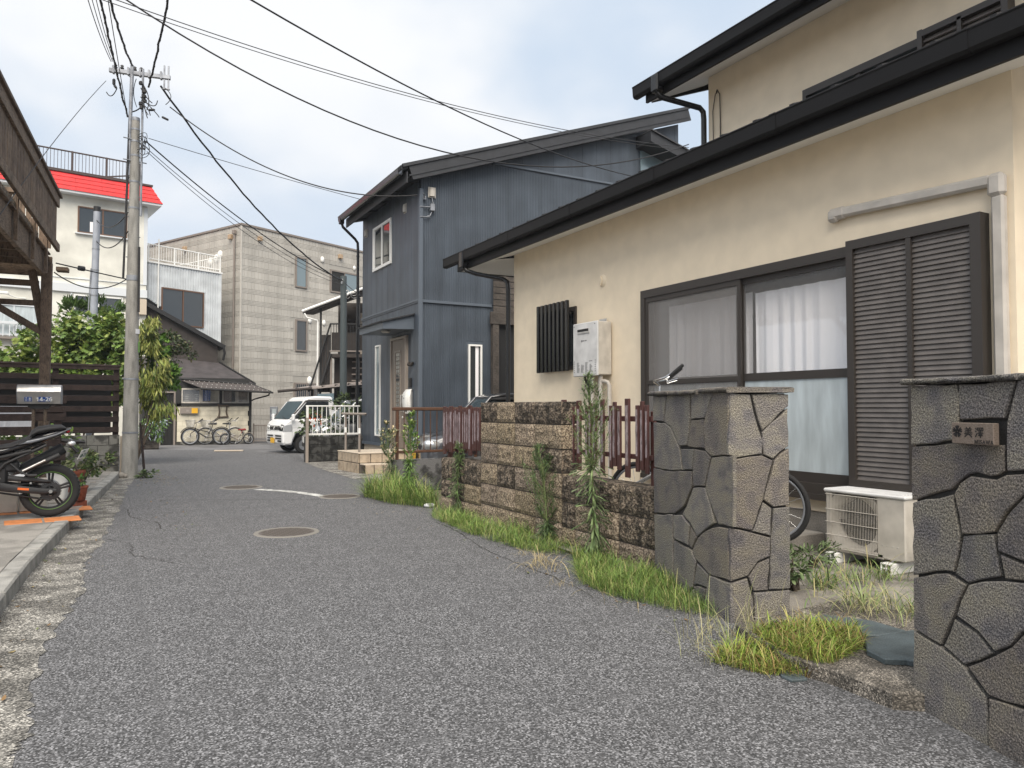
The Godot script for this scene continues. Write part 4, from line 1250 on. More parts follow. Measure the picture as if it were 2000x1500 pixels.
func blue_house() -> void:
	var X := 6.16
	var Z := -15.44
	var o := thing("blue_house", "two storey slate blue house of ribbed metal cladding with one long sloping roof", "house", v3(X, 0, Z))
	var sl := 0.3535
	# body, a prism seen from its gable side
	var m := MB.new()
	m.prism(PackedVector2Array([Vector2(X + 0.02, 0.5), Vector2(13.78, 0.5), Vector2(13.78, 9.28), Vector2(X + 0.02, 6.62)]), Transform3D(Basis(), v3(0, 0, -19.70)), 19.70 + Z - 0.02)
	wpart("body", m, M.bluewall, o)
	m = MB.new()
	m.aabb(v3(X + 0.03, -0.05, -19.7), v3(13.7, 0.5, Z - 0.03))
	wpart("foundation", m, M.tiletop, o)
	# ribbed cladding on the gable side, upper and lower, following the roof line and the openings
	for band in [[0.50, 3.80], [3.86, 99.0]]:
		m = MB.new()
		var x := X + 0.06
		var pitch := 0.044
		while x < 13.74:
			var top := minf(band[1], 6.60 + (x - X) * 0.349)
			if x > 7.99 and band[1] < 4: break
			var segs := [[band[0], top]]
			if band[0] < 1 and x > 7.30 and x < 7.75: segs = [[0.5, 1.66], [2.98, top]]
			if band[0] > 1 and x > 8.02:
				segs = [[band[0], 7.20], [7.30, top]] if top > 7.3 else segs
			for s in segs:
				var flat_top: bool = s[0] > 7.25
				if flat_top and int((x - X) / pitch) % 10 != 0: continue
				var wd := 0.010 if flat_top else 0.016
				var d := -0.014 if flat_top else -0.008
				m.quad(v3(x, s[0], Z - 0.018), v3(x + wd * 0.4, s[0], Z + d), v3(x + wd * 0.4, s[1], Z + d), v3(x, s[1], Z - 0.018))
				m.quad(v3(x + wd * 0.4, s[0], Z + d), v3(x + wd * 1.6, s[0], Z + d), v3(x + wd * 1.6, s[1], Z + d), v3(x + wd * 0.4, s[1], Z + d))
				m.quad(v3(x + wd * 1.6, s[0], Z + d), v3(x + wd * 2, s[0], Z - 0.018), v3(x + wd * 2, s[1], Z - 0.018), v3(x + wd * 1.6, s[1], Z + d))
			x += pitch
		wpart("ribbed_cladding", m, M.bluewall, o)
	m = MB.new()
	m.box(v3(9.75, 7.26, Z + 0.0), v3(3.5, 0.05, 0.05), Basis(Vector3(0, 0, 1), 0.006))
	wpart("flashing", m, M.bluetrim, o)
	# smooth panels on the street side
	var zs := []
	for i in 11: zs.append(lerpf(-15.56, -19.68, i / 10.0))
	for i in 10:
		var a: float = zs[i]
		var b: float = zs[i + 1]
		for band in [[0.52, 3.80], [3.88, 6.60]]:
			var y0: float = band[0]
			var y1: float = band[1]
			var mid := (a + b) / 2
			var op := []
			if y0 < 1 and mid > -17.36 and mid < -16.1: op = [0.4, 3.14]
			if y0 < 1 and mid > -18.6 and mid < -18.1: op = []
			var mb := MB.new()
			var sg := [[y0, y1]] if op.is_empty() else [[3.14, y1]]
			for s in sg: mb.chamfer(v3(X, (s[0] + s[1]) / 2, mid), v3(0.03, s[1] - s[0], absf(b - a) - 0.005), 0.006)
			wpart("wall_panel", mb, M.bluewall, o)
	m = MB.new()
	m.chamfer(v3(X, 3.35, Z), v3(0.09, 6.05, 0.09), 0.01)
	m.aabb(v3(X - 0.03, 3.80, -19.72), v3(X + 0.02, 3.835, Z - 0.05))
	m.aabb(v3(X - 0.045, 3.838, -19.72), v3(X + 0.02, 3.88, Z - 0.05))
	m.aabb(v3(X + 0.05, 3.80, Z - 0.02), v3(7.95, 3.86, Z + 0.03))
	m.aabb(v3(X - 0.04, 0.46, -19.72), v3(X + 0.02, 0.53, -17.36))
	wpart("trim", m, M.bluetrim, o)
	# roof: slab with a deep barge board along the gable, eave with gutter on the street side
	m = MB.new()
	slab_roof(m, v3(5.58, 6.74, -15.18), v3(5.58, 6.74, -19.9), v3(8.3, 8.3 * sl, 0), 0.10)
	wpart("roof", m, M.blueroof, o)
	m = MB.new()
	slab_roof(m, v3(5.76, 6.735, -15.135), v3(5.76, 6.735, -15.175), v3(8.1, 8.1 * sl, 0), 0.30)
	slab_roof(m, v3(5.60, 6.76, -15.105), v3(5.60, 6.76, -15.185), v3(8.28, 8.28 * sl, 0), 0.07)
	slab_roof(m, v3(5.76, 6.545, -15.12), v3(5.76, 6.545, -15.18), v3(8.1, 8.1 * sl, 0), 0.03)
	m.aabb(v3(5.72, 6.38, -19.85), v3(5.75, 6.62, -15.18))
	wpart("barge_board", m, M.blueroof, o)
	m = MB.new()
	slab_roof(m, v3(5.74, 6.50, -15.18), v3(5.74, 6.50, -19.85), v3(0.5, 0.14, 0), 0.01)
	for i in 5: m.box(v3(5.95, 6.53, -15.6 - i * 0.95), v3(0.42, 0.05, 0.06), Basis(Vector3(0, 0, 1), 0.27))
	wpart("soffit", m, M.blueroof, o)
	m = MB.new()
	gutter(m, 5.52, 6.53, 6.68, -15.2, -19.95, 0.11)
	m.chamfer(v3(5.58, 6.56, -19.8), v3(0.13, 0.22, 0.14), 0.02)
	m.tube([v3(5.6, 6.45, -19.8), v3(5.62, 6.38, -19.8), v3(5.98, 6.10, -19.86), v3(6.06, 6.0, -19.87), v3(6.07, 5.8, -19.87), v3(6.07, 0.4, -19.87)], 0.04, 8)
	for y in [5.6, 4.7, 3.8, 2.9, 2.0, 1.1]: m.tube([v3(6.07, y, -19.87), v3(6.07, y + 0.05, -19.87)], 0.047, 8)
	wpart("gutter", m, M.blackgloss, o)
	# canopy over the door
	m = MB.new()
	var cp := PackedVector2Array([Vector2(5.41, 3.20), Vector2(6.15, 3.22), Vector2(6.15, 3.56), Vector2(5.41, 3.36)])
	m.prism(cp, Transform3D(Basis(), v3(0, 0, -17.55)), 1.75)
	var can := wpart("canopy", m, M.bluetrim, o)
	m = MB.new()
	slab_roof(m, v3(5.36, 3.375, -15.74), v3(5.36, 3.375, -17.62), v3(0.82, 0.22, 0), 0.03)
	wpart("canopy_roof", m, M.blueroof, can)
	m = MB.new()
	m.cyl(v3(5.65, 3.20, -16.3), v3(5.65, 3.16, -16.3), 0.11, 0.09, 16)
	wpart("ceiling_lamp", m, M.ivory, can)
	# front door
	m = MB.new()
	for q in [[-17.30, -17.24], [-16.30, -16.235]]: m.aabb(v3(X - 0.05, 0.45, q[0]), v3(X + 0.04, 3.12, q[1]))
	m.aabb(v3(X - 0.05, 3.06, -17.24), v3(X + 0.04, 3.12, -16.30))
	var dr := wpart("door", m, M.doorframe, o)
	wpart("door_leaf", MB.new().aabb(v3(X - 0.02, 0.47, -17.235), v3(X + 0.03, 3.055, -16.305)), M.door, dr)
	m = MB.new()
	m.aabb(v3(X - 0.035, 0.75, -17.03), v3(X - 0.02, 2.80, -16.99)); m.aabb(v3(X - 0.035, 0.75, -16.66), v3(X - 0.02, 2.80, -16.62))
	m.aabb(v3(X - 0.035, 2.76, -16.99), v3(X - 0.02, 2.80, -16.66)); m.aabb(v3(X - 0.035, 0.75, -16.99), v3(X - 0.02, 0.79, -16.66))
	wpart("door_moulding", m, M.doorframe, dr)
	for i in 19:
		for j in 2:
			wpart("pane", MB.new().aabb(v3(X - 0.028, 0.86 + i * 0.10, -16.93 + j * 0.125), v3(X - 0.019, 0.935 + i * 0.10, -16.82 + j * 0.125)), M.glassdark, dr)
	m = MB.new()
	m.tube([v3(X - 0.03, 1.72, -16.42), v3(X - 0.09, 1.72, -16.42), v3(X - 0.09, 1.35, -16.42), v3(X - 0.03, 1.35, -16.42)], 0.016, 6)
	m.aabb(v3(X - 0.03, 1.52, -16.46), v3(X - 0.02, 1.66, -16.38))
	m.ball(v3(X - 0.04, 1.2, -16.42), v3(0.03, 0.03, 0.03), 8)
	wpart("door_handle", m, M.steel, dr)
	# windows
	window_x(o, X - 0.015, -18.42, -18.12, 0.74, 3.0, 0.035, M.white, M.glassblue)
	var w := window_x(o, X - 0.015, -18.64, -17.38, 5.07, 6.07, 0.07, M.white, M.glassdark)
	wpart("sash", MB.new().aabb(v3(X - 0.05, 5.07, -18.03), v3(X - 0.005, 6.07, -17.97)), M.white, w)
	wpart("sash", MB.new().aabb(v3(X - 0.035, 5.07, -18.64), v3(X - 0.006, 6.07, -18.58)), M.white, w)
	window_z(o, Z - 0.02, 7.39, 7.66, 1.2, 2.86, 0.04, M.white, M.glassdark, 0.05)
	wpart("curtain", MB.new().aabb(v3(7.54, 1.2, Z - 0.012), v3(7.62, 2.86, Z - 0.0085)), M.curtain, o)
	vent_hood(o, v3(X - 0.01, 6.08, -19.35), Vector3(-1, 0, 0), 0.15, M.ivory)
	vent_hood(o, v3(X - 0.01, 6.05, -16.38), Vector3(-1, 0, 0), 0.15, M.ivory)
	vent_hood(o, v3(6.42, 6.22, Z + 0.01), Vector3(0, 0, 1), 0.16, M.ivory)
	m = MB.new()
	m.chamfer(v3(6.42, 5.96, Z + 0.05), v3(0.11, 0.17, 0.09), 0.015)
	m.aabb(v3(6.2, 6.12, Z), v3(6.26, 6.2, Z + 0.07)); m.tube([v3(6.24, 6.17, Z + 0.05), v3(6.1, 6.18, Z + 0.3)], 0.012, 6)
	m.tube([v3(6.42, 5.9, Z + 0.04), v3(6.37, 5.78, Z + 0.05), v3(6.3, 5.75, Z + 0.05)], 0.014, 6)
	m.tube([v3(6.42, 6.2, Z + 0.03), v3(6.44, 6.05, Z + 0.05)], 0.01, 6)
	for q in [5.95, 5.72]: m.tube([v3(6.12, q, Z + 0.05), v3(6.36, q + 0.02, Z + 0.05)], 0.014, 6)
	wpart("cable_bracket", m, M.galv, o).set_meta("kind", "stuff")
	# dormer piece and grey boards at the carport
	m = MB.new()
	m.prism(PackedVector2Array([Vector2(12.3, 8.62), Vector2(12.3, 8.35), Vector2(15.2, 7.6), Vector2(15.2, 7.9)]), Transform3D(Basis(), v3(0, 0, Z - 0.3)), 0.9)
	var dm := wpart("dormer", m, M.blueroof, o)
	wpart("dormer_glass", MB.new().aabb(v3(12.42, 7.3, Z + 0.0), v3(14.0, 8.3, Z + 0.03)), M.glassblue, dm)
	m = MB.new()
	slab_roof(m, v3(12.3, 8.66, Z + 0.65), v3(12.3, 8.66, Z - 0.4), v3(3.0, -0.78, 0), 0.03)
	for i in 9: m.box(v3(12.45 + i * 0.33, 8.63 - i * 0.086, Z + 0.12), v3(0.03, 0.03, 1.05), Basis(Vector3(0, 0, 1), -0.25))
	wpart("dormer_roof", m, M.rooftile, dm)
	for i in 8:
		wpart("plank", MB.new().chamfer(v3(8.75, 3.75 + i * 0.148, Z + 0.10), v3(1.6, 0.138, 0.03), 0.006), M.greywood, o)
	wpart("beam", MB.new().chamfer(v3(8.72, 3.53, Z + 0.13), v3(1.72, 0.29, 0.09), 0.01), M.greywood, o)
	wpart("carport_post", MB.new().chamfer(v3(8.0, 1.72, Z + 0.09), v3(0.16, 3.4, 0.14), 0.01), M.greywood, o)
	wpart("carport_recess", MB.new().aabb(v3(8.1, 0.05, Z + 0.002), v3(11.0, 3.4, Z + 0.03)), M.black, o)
	# letter box and intercom hang beside the door
	m = MB.new()
	var rows := []
	for q in [[0.0, 0.09], [0.06, 0.12], [0.3, 0.15], [0.48, 0.12], [0.56, 0.05]]:
		rows.append([v3(0.0, q[0], -0.16), v3(-q[1], q[0], -0.15), v3(-q[1], q[0], 0.15), v3(0.0, q[0], 0.16)])
	m.loft(rows)
	m.quad(rows[4][0], rows[4][3], rows[4][2], rows[4][1])
	m.quad(rows[0][0], rows[0][1], rows[0][2], rows[0][3])
	var lb := thing("letter_box", "white wall letter box beside the brown front door", "letter box", v3(6.14, 1.29, -15.99))
	part("case", m, M.white, lb)
	part("keyhole", MB.new().cyl(v3(-0.13, 0.06, 0.09), v3(-0.146, 0.06, 0.09), 0.025, 0.025, 10), M.ink, lb)
	part("logo", MB.new().aabb(v3(-0.153, 0.34, -0.03), v3(-0.149, 0.37, -0.01)), M.ink, lb)
	m = MB.new()
	m.chamfer(v3(0, 0, 0), v3(0.05, 0.22, 0.10), 0.01)
	single("intercom", m, M.black, "small black intercom above the white letter box", "intercom", v3(6.12, 2.0, -15.95))
	m = MB.new()
	m.tube([v3(0, 0, -0.14), v3(-0.02, 0.04, -0.05), v3(-0.02, -0.02, 0.05), v3(0, 0.03, 0.14)], 0.035, 6)
	single("wall_ornament", m, M.bronze, "small dark ornament on the blue wall above the intercom", "ornament", v3(6.12, 2.42, -15.93))

func blue_yard() -> void:
	# tiled entrance step
	var o := thing("tiled_step", "beige tiled entrance step before the blue house door", "step", v3(5.3, 0, -15.9))
	var fl := v3(4.72, 0, -16.85)
	var fc := v3(4.83, 0, -15.63)
	var fr := v3(6.3, 0, -15.40)
	var m := MB.new()
	slab([[4.735, -16.84], [4.845, -15.645], [6.13, -15.43], [6.13, -16.9]], -0.02, 0.435, 0.002, m)
	wpart("core", m, M.mortar, o)
	var tiles := func(a: Vector3, b: Vector3, y0: float, y1: float, n: int):
		var d := (b - a) / n
		var out := d.normalized().cross(Vector3.UP)
		for i in n:
			var mb := MB.new()
			mb.chamfer(a + d * (i + 0.5) + Vector3.UP * (y0 + y1) / 2 + out * 0.006, Vector3(d.length() - 0.014, y1 - y0 - 0.012, 0.02), 0.004, Basis(d.normalized(), Vector3.UP, out))
			wpart("tile", mb, M.tilebeige, o)
	tiles.call(fl, fc, 0.225, 0.43, 7)
	tiles.call(fl, fc, 0.0, 0.22, 7)
	tiles.call(fc, fr, 0.225, 0.43, 6)
	tiles.call(fc - v3(-0.05, 0, -0.27), fr + v3(0.1, 0, 0.27), 0.0, 0.205, 8)
	m = MB.new()
	slab([[4.70, -16.87], [4.81, -15.60], [6.13, -15.39], [6.13, -16.9]], 0.432, 0.45, 0.006, m)
	wpart("top_tiles", m, M.tiletop, o)
	m = MB.new()
	slab([[4.86, -15.36], [6.2, -15.13], [6.2, -15.4], [4.84, -15.6]], 0.20, 0.222, 0.005, m)
	wpart("lower_tread", m, M.tiletop, o)
	# handrail
	o = thing("handrail", "short brown metal handrail on the tiled step", "handrail", v3(4.88, 0.45, -16.3))
	for z in [[4.847, -16.72], [4.905, -15.86]]:
		m = MB.new()
		m.cyl(v3(z[0], 0.45, z[1]), v3(z[0], 1.24, z[1]), 0.025, 0.025, 10)
		m.ball(v3(z[0], 1.24, z[1]), v3(0.03, 0.035, 0.03), 8)
		var p := wpart("post", m, M.gatebrown, o)
		wpart("reflector", MB.new().cyl(v3(z[0], 0.86, z[1]), v3(z[0], 0.98, z[1]), 0.0265, 0.0265, 10, false), M.white, p)
	wpart("rail", MB.new().tube([v3(4.83, 1.29, -16.95), v3(4.93, 1.29, -15.5)], 0.028, 10), M.doorframe, o)
	# low wall and brown railing in front of the parking bay
	single("parking_wall", MB.new().chamfer(v3(0, 0.26, 0), v3(3.2, 0.55, 0.12), 0.008), M.lowwall, "low dark concrete wall carrying the brown metal railing", "wall", v3(5.91, 0, -12.11))
	o = thing("metal_railing", "brown metal railing on the low wall before the dark car", "railing", v3(4.33, 0.54, -12.08))
	wpart("top_rail", MB.new().chamfer(v3(5.8, 1.405, -12.08), v3(2.98, 0.06, 0.065), 0.012), M.brownrail, o)
	wpart("bottom_rail", MB.new().chamfer(v3(5.8, 0.665, -12.08), v3(2.94, 0.045, 0.04), 0.008), M.brownrail, o)
	for x in [4.40, 5.9, 7.2]: wpart("post", MB.new().chamfer(v3(x, 0.96, -12.08), v3(0.05, 0.86, 0.05), 0.006), M.brownrail, o)
	for i in 22: wpart("baluster", MB.new().chamfer(v3(4.53 + i * 0.122, 1.03, -12.08), v3(0.016, 0.70, 0.016), 0.003), M.brownrail, o)
	# dark block wall with a white fence on top
	o = thing("dark_block_wall", "short blackened concrete block wall under the white fence", "wall", v3(5.3, 0, -19.6))
	rng.seed = 3
	for j in 3:
		for i in 5:
			var x0 := 4.60 + i * 0.44 - (0.0 if j % 2 == 0 else 0.0)
			var mb := MB.new()
			mb.chamfer(v3(x0 + 0.215, 0.112 + j * 0.225, -19.65), v3(0.43, 0.218, 0.15), 0.008)
			wpart("block", mb, M.darkblock, o)
	wpart("mortar", MB.new().aabb(v3(4.61, -0.02, -19.71), v3(6.7, 0.66, -19.59)), M.mortardark, o)
	o = thing("white_fence", "white painted metal fence on the dark block wall", "fence", v3(5.3, 0.67, -19.62))
	wpart("top_rail", MB.new().chamfer(v3(5.35, 1.475, -19.62), v3(1.46, 0.035, 0.04), 0.006), M.white, o)
	wpart("bottom_rail", MB.new().chamfer(v3(5.35, 0.725, -19.62), v3(1.44, 0.05, 0.04), 0.006), M.white, o)
	wpart("post", MB.new().chamfer(v3(4.66, 1.09, -19.62), v3(0.06, 0.8, 0.05), 0.006), M.white, o)
	for i in 11: wpart("bar", MB.new().cyl(v3(4.80 + i * 0.122, 0.73, -19.62), v3(4.80 + i * 0.122, 1.47, -19.62), 0.011, 0.011, 6), M.white, o)
	single("rusty_post", MB.new().chamfer(v3(0, 0.58, 0), v3(0.07, 1.18, 0.07), 0.008), M.doorframe, "thin rusty brown post at the corner of the dark block wall", "post", v3(4.61, 0, -19.42))

# ---------------------------------------------------------------- left side of the lane
func deck() -> void:
	# local frame: origin under the far right corner, +Z runs back towards the camera, -X away from the lane
	var o := thing("wooden_deck", "raised weathered brown wooden deck with a vertical slat railing", "deck", v3(-0.80, 0, -14.633), -0.066)
	rng.seed = 14
	var L := 6.6
	part("cap_rail", MB.new().chamfer(v3(-0.02, 5.075, L / 2 - 0.12), v3(0.19, 0.05, L + 0.3), 0.006), M.woodv2, o)
	part("cap_rail", MB.new().chamfer(v3(-0.02, 5.018, L / 2 - 0.1), v3(0.12, 0.06, L + 0.2), 0.006), M.woodh, o)
	part("top_rail", MB.new().chamfer(v3(0.03, 4.92, L / 2 - 0.08), v3(0.035, 0.12, L + 0.14), 0.005), M.woodh, o)
	part("top_rail", MB.new().chamfer(v3(-1.4, 5.05, -0.06), v3(2.8, 0.08, 0.16), 0.006), M.woodh, o)
	part("skirt_board", MB.new().chamfer(v3(0.03, 4.17, L / 2 - 0.1), v3(0.05, 0.13, L + 0.2), 0.005), M.woodh, o)
	var z := -0.04
	while z < L:
		part("slat", MB.new().chamfer(v3(0.0 + rf(-0.003, 0.003), 4.56, z), v3(0.022, 0.86, 0.074), 0.004), M["woodv"] if rng.randf() < 0.6 else M["woodv2"], o)
		z += 0.095
	var x := -0.1
	while x > -2.8:
		part("slat", MB.new().chamfer(v3(x, 4.56, -0.05), v3(0.082, 0.86, 0.022), 0.004), M.woodv, o)
		x -= 0.095
	part("beam", MB.new().chamfer(v3(-0.14, 3.83, L / 2), v3(0.07, 0.40, L + 0.5), 0.008), M.woodh, o)
	part("beam", MB.new().chamfer(v3(-2.5, 3.85, L / 2), v3(0.07, 0.36, L + 0.5), 0.008), M.woodh, o)
	part("beam", MB.new().chamfer(v3(-1.3, 3.84, -0.18), v3(2.5, 0.34, 0.07), 0.008), M.woodh, o)
	for i in 10: part("joist", MB.new().aabb(v3(-2.46, 3.78, 0.25 + i * 0.62), v3(-0.18, 3.98, 0.30 + i * 0.62)), M.woodv2, o)
	for i in 19: part("floor_board", MB.new().chamfer(v3(-0.12 - i * 0.14, 4.02, L / 2), v3(0.132, 0.03, L), 0.004), M.woodh, o)
	part("roof_sheet", MB.new().aabb(v3(-0.09, 4.05, 1.2), v3(-0.07, 4.12, L)), M.glassblue, o)
	for q in [0.5, 1.75, 3.1, 4.6, 6.0]: part("batten", MB.new().chamfer(v3(-0.06, 3.92, q), v3(0.05, 0.6, 0.075), 0.005), M.woodv, o)
	for q in [[-0.08, 0.17], [-0.2, 4.72]]:
		part("post", MB.new().chamfer(v3(q[0], 1.9, q[1]), v3(0.15, 3.9, 0.15), 0.01), M.woodv2 if q[1] < 1 else M.woodv, o)
	part("post", MB.new().chamfer(v3(-2.5, 1.9, 0.17), v3(0.15, 3.9, 0.15), 0.01), M.woodv2, o)
	# frame and braces below
	var br := func(a: Vector3, b: Vector3, w: float, d: float):
		var t := (b - a).normalized()
		var s := t.cross(Vector3.UP).normalized()
		var m := MB.new()
		m.chamfer((a + b) / 2, Vector3(d, w, a.distance_to(b)), 0.006, Basis(s, t.cross(s).normalized() * -1.0, -t))
		part("brace", m, M.woodv2, o)
	br.call(v3(-0.30, 3.72, 0.10), v3(-0.10, 2.55, 0.12), 0.12, 0.05)
	br.call(v3(-2.4, 3.50, 0.1), v3(-0.2, 3.50, 0.1), 0.10, 0.06)
	br.call(v3(-2.4, 3.17, 0.1), v3(-0.15, 3.17, 0.1), 0.09, 0.06)
	br.call(v3(-1.5, 3.55, 0.16), v3(-0.1, 2.66, 0.16), 0.11, 0.05)
	br.call(v3(-0.22, 3.6, 4.0), v3(-0.2, 2.8, 4.66), 0.12, 0.06)
	part("bracket_board", MB.new().chamfer(v3(0.12, 3.78, -0.05), v3(0.18, 0.07, 0.2), 0.006), M.woodh, o)

func left_fences() -> void:
	rng.seed = 17
	# far slatted fence on a concrete block base; local +X runs along the fence to the right
	var d := Vector3(0.9889, 0, -0.1484).normalized()
	var turn := atan2(-d.z, d.x)
	var at := v3(0.264, 0, -17.35)
	var o := thing("slatted_fence", "long dark brown fence of spaced horizontal boards on a block base", "fence", at, turn)
	var L := 3.2
	for i in 7:
		var m := MB.new()
		m.chamfer(v3(-L / 2 - 0.02, 0.92 + 0.055 + i * 0.214, 0.02), v3(L, 0.112, 0.03), 0.005)
		part("slat", m, M.fencewood if i % 2 else M.fencewood2, o)
	for x in [-0.07, -1.15, -2.3]: part("post", MB.new().chamfer(v3(x, 1.57, -0.045), v3(0.10, 1.42, 0.09), 0.006), M.fencewood, o)
	part("top_board", MB.new().chamfer(v3(-L / 2, 2.285, -0.02), v3(L + 0.02, 0.03, 0.13), 0.006), M.fencewood2, o)
	for j in 4:
		for i in 8:
			var x0 := -0.005 - i * 0.40 - (0.2 if j % 2 else 0.0)
			var w := 0.40
			if i == 0 and j % 2:
				part("block", MB.new().chamfer(v3(-0.10, 0.02 + j * 0.212 + 0.106, -0.02), v3(0.19, 0.206, 0.14), 0.006), M.greyblock, o)
			part("block", MB.new().chamfer(v3(x0 - w / 2, 0.02 + j * 0.212 + 0.106, -0.02), v3(w - 0.006, 0.206, 0.14), 0.006), M.greyblock, o)
	var k := thing("garden_netting", "dark netting and stems hung behind the slatted fence", "netting", at, turn)
	part("sheet", MB.new().aabb(v3(-L, 0.9, -0.32), v3(-0.12, 2.1, -0.30)), M.black, k)
	# nearer gate-like section
	o = thing("slatted_gate", "shorter dark brown slatted gate section behind the steel mailbox", "gate", v3(-0.47, 0, -12.37), 0.10)
	for q in [[1.535, 0.10, -0.02, 1.05], [1.40, 0.085, -0.06, 1.05], [1.29, 0.10, -0.02, 1.05], [1.10, 0.12, -0.30, 0.8], [0.93, 0.1, -0.02, 1.05], [0.72, 0.1, -0.02, 1.05], [0.52, 0.1, -0.02, 1.05], [0.32, 0.1, -0.02, 1.05]]:
		part("slat", MB.new().chamfer(v3(q[2] - q[3] / 2, q[0], 0), v3(q[3], q[1], 0.03), 0.005), M.fencewood2, o)
	part("slat", MB.new().chamfer(v3(-0.2, 1.345, -0.02), v3(0.36, 0.05, 0.03), 0.005), M.fencewood, o)
	for x in [-0.12, -1.02]: part("post", MB.new().chamfer(v3(x, 0.83, -0.05), v3(0.09, 1.5, 0.07), 0.006), M.fencewood, o)
	single("white_sheet", pleats(v3(-0.5, 0, 0), v3(0.36, 0, 0.0), 0.0, 0.35, 0.03, 3.0, 2.0), M.whitecloth, "white plastic sheet showing through the gap in the slatted gate", "sheet", v3(-1.25, 1.1, -13.4), -0.5)
	# thin pale board leaning in the gap by the pole
	single("pale_board", MB.new().chamfer(v3(0, 0.42, 0), v3(0.07, 0.84, 0.02), 0.003), M.tiletop, "narrow pale board standing between block base and concrete pole", "board", v3(0.31, 0, -17.36), 0.1)
	single("dark_board", MB.new().chamfer(v3(0, 0.55, 0), v3(0.03, 1.1, 0.10), 0.003, Basis(Vector3(0, 0, 1), 0.09)), M.fencewood, "dark plank leaning just behind the concrete pole", "board", v3(0.70, 0, -17.55), 0.2)

func mailbox() -> void:
	var o := thing("mailbox", "brushed steel mailbox on two posts with blue house number plates", "mailbox", v3(-0.745, 0, -11.3), -0.03)
	var pr := PackedVector2Array()
	pr.append_array([Vector2(-0.16, 1.475), Vector2(0.06, 1.475)])
	for i in 9:
		var a := i / 8.0 * PI * 0.62
		pr.append(Vector2(0.115 - 0.085 * (1.0 - cos(a)) - 0.02 * (i / 8.0), 1.63 + 0.09 * sin(a)))
	pr.append(Vector2(-0.12, 1.715)); pr.append(Vector2(-0.16, 1.66))
	var t := Transform3D(Basis(Vector3(0, 0, 1), Vector3.UP, Vector3(-1, 0, 0)), v3(0.235, 0, 0))
	part("case", MB.new().prism(pr, t, 0.47), M.steel, o)
	for x in [-0.239, 0.239]:
		part("end_plate", MB.new().prism(pr, Transform3D(t.basis, v3(x + 0.004, 0, 0)), 0.008), M.galv, o)
	for x in [-0.07, 0.06]: part("post", MB.new().cyl(v3(x, 0.12, -0.03), v3(x, 1.44, -0.03), 0.020, 0.020, 10), M.timber, o)
	part("bracket", MB.new().prism(PackedVector2Array([Vector2(-0.16, 1.475), Vector2(0.15, 1.475), Vector2(0.09, 1.41), Vector2(-0.10, 1.41)]), Transform3D(Basis(), v3(0, 0, -0.08)), 0.09), M.black, o)
	var sl := Basis(Vector3.RIGHT, 0.34)
	var face := v3(0, 1.535, 0.0835)
	var p1 := part("number_plate", MB.new().chamfer(v3(0, 0, 0), v3(0.148, 0.062, 0.004), 0.001), M.plateblue, o)
	p1.transform = Transform3D(sl, face + v3(0.055, -0.002, 0.003))
	text("lettering", "14-26", 0.052, Transform3D(Basis(), v3(0, -0.001, 0.003)), M.white, p1, "Droid Sans", 700)
	var p2 := part("number_plate", MB.new().chamfer(v3(0, 0, 0), v3(0.078, 0.062, 0.004), 0.001), M.plateblue, o)
	p2.transform = Transform3D(sl, face + v3(-0.12, -0.002, 0.003))
	var m := MB.new()
	strokes([[-0.3, 0.45, 0.3, 0.45, 0.12], [0.3, 0.45, 0, 0.1, 0.12], [0, 0.1, 0, -0.45, 0.12], [-0.45, 0.05, 0.45, 0.05, 0.12]], Transform3D(Basis(), v3(-0.019, 0.014, 0.002)), 0.024, m)
	strokes([[0, 0.5, 0, -0.45, 0.12], [-0.4, 0.2, 0.4, 0.2, 0.12], [-0.45, -0.45, 0.45, -0.45, 0.12], [-0.3, 0.2, -0.3, -0.45, 0.12], [0.3, 0.2, 0.3, -0.45, 0.12], [-0.2, -0.1, 0.2, -0.1, 0.1]], Transform3D(Basis(), v3(0.019, 0.014, 0.002)), 0.024, m)
	strokes([[-0.4, 0.4, 0.0, 0.4, 0.12], [-0.4, 0.4, -0.4, -0.4, 0.12], [0, 0.4, 0, -0.4, 0.12], [-0.4, -0.4, 0.0, -0.4, 0.12], [-0.4, 0, 0, 0, 0.1], [0.15, 0.4, 0.5, 0.4, 0.12], [0.35, 0.4, 0.35, -0.45, 0.12]], Transform3D(Basis(), v3(-0.019, -0.014, 0.002)), 0.024, m)
	strokes([[-0.35, 0.4, 0.35, 0.4, 0.12], [-0.35, 0.4, -0.35, -0.4, 0.12], [0.35, 0.4, 0.35, -0.4, 0.12], [-0.35, 0, 0.35, 0, 0.1], [-0.35, -0.4, 0.35, -0.4, 0.12]], Transform3D(Basis(), v3(0.019, -0.014, 0.002)), 0.024, m)
	part("lettering", m, M.white, p2)

func pot(called: String, label: String, at: Vector3, h: float, r: float, m: Material, square := false) -> Node3D:
	var o := thing(called, label, "plant pot", at, rf(0, 1))
	var mb := MB.new()
	var k := 4 if square else 20
	var prof := [Vector2(0, 0), Vector2(r * 0.68, 0), Vector2(r * 0.92, h * 0.84), Vector2(r, h * 0.86), Vector2(r, h), Vector2(r * 0.9, h), Vector2(r * 0.86, h * 0.9)]
	if square: prof = [Vector2(r * 0.8, 0), Vector2(r * 1.2, h * 0.88), Vector2(r * 1.32, h * 0.88), Vector2(r * 1.32, h), Vector2(r * 1.2, h), Vector2(r * 1.16, h * 0.9)]
	mb.lathe(prof, Transform3D(), k)
	part("body", mb, m, o)
	part("soil", MB.new().cyl(v3(0, h * 0.86, 0), v3(0, h * 0.9, 0), r * 0.86, r * 0.86, 12), M.soil, o)
	return o

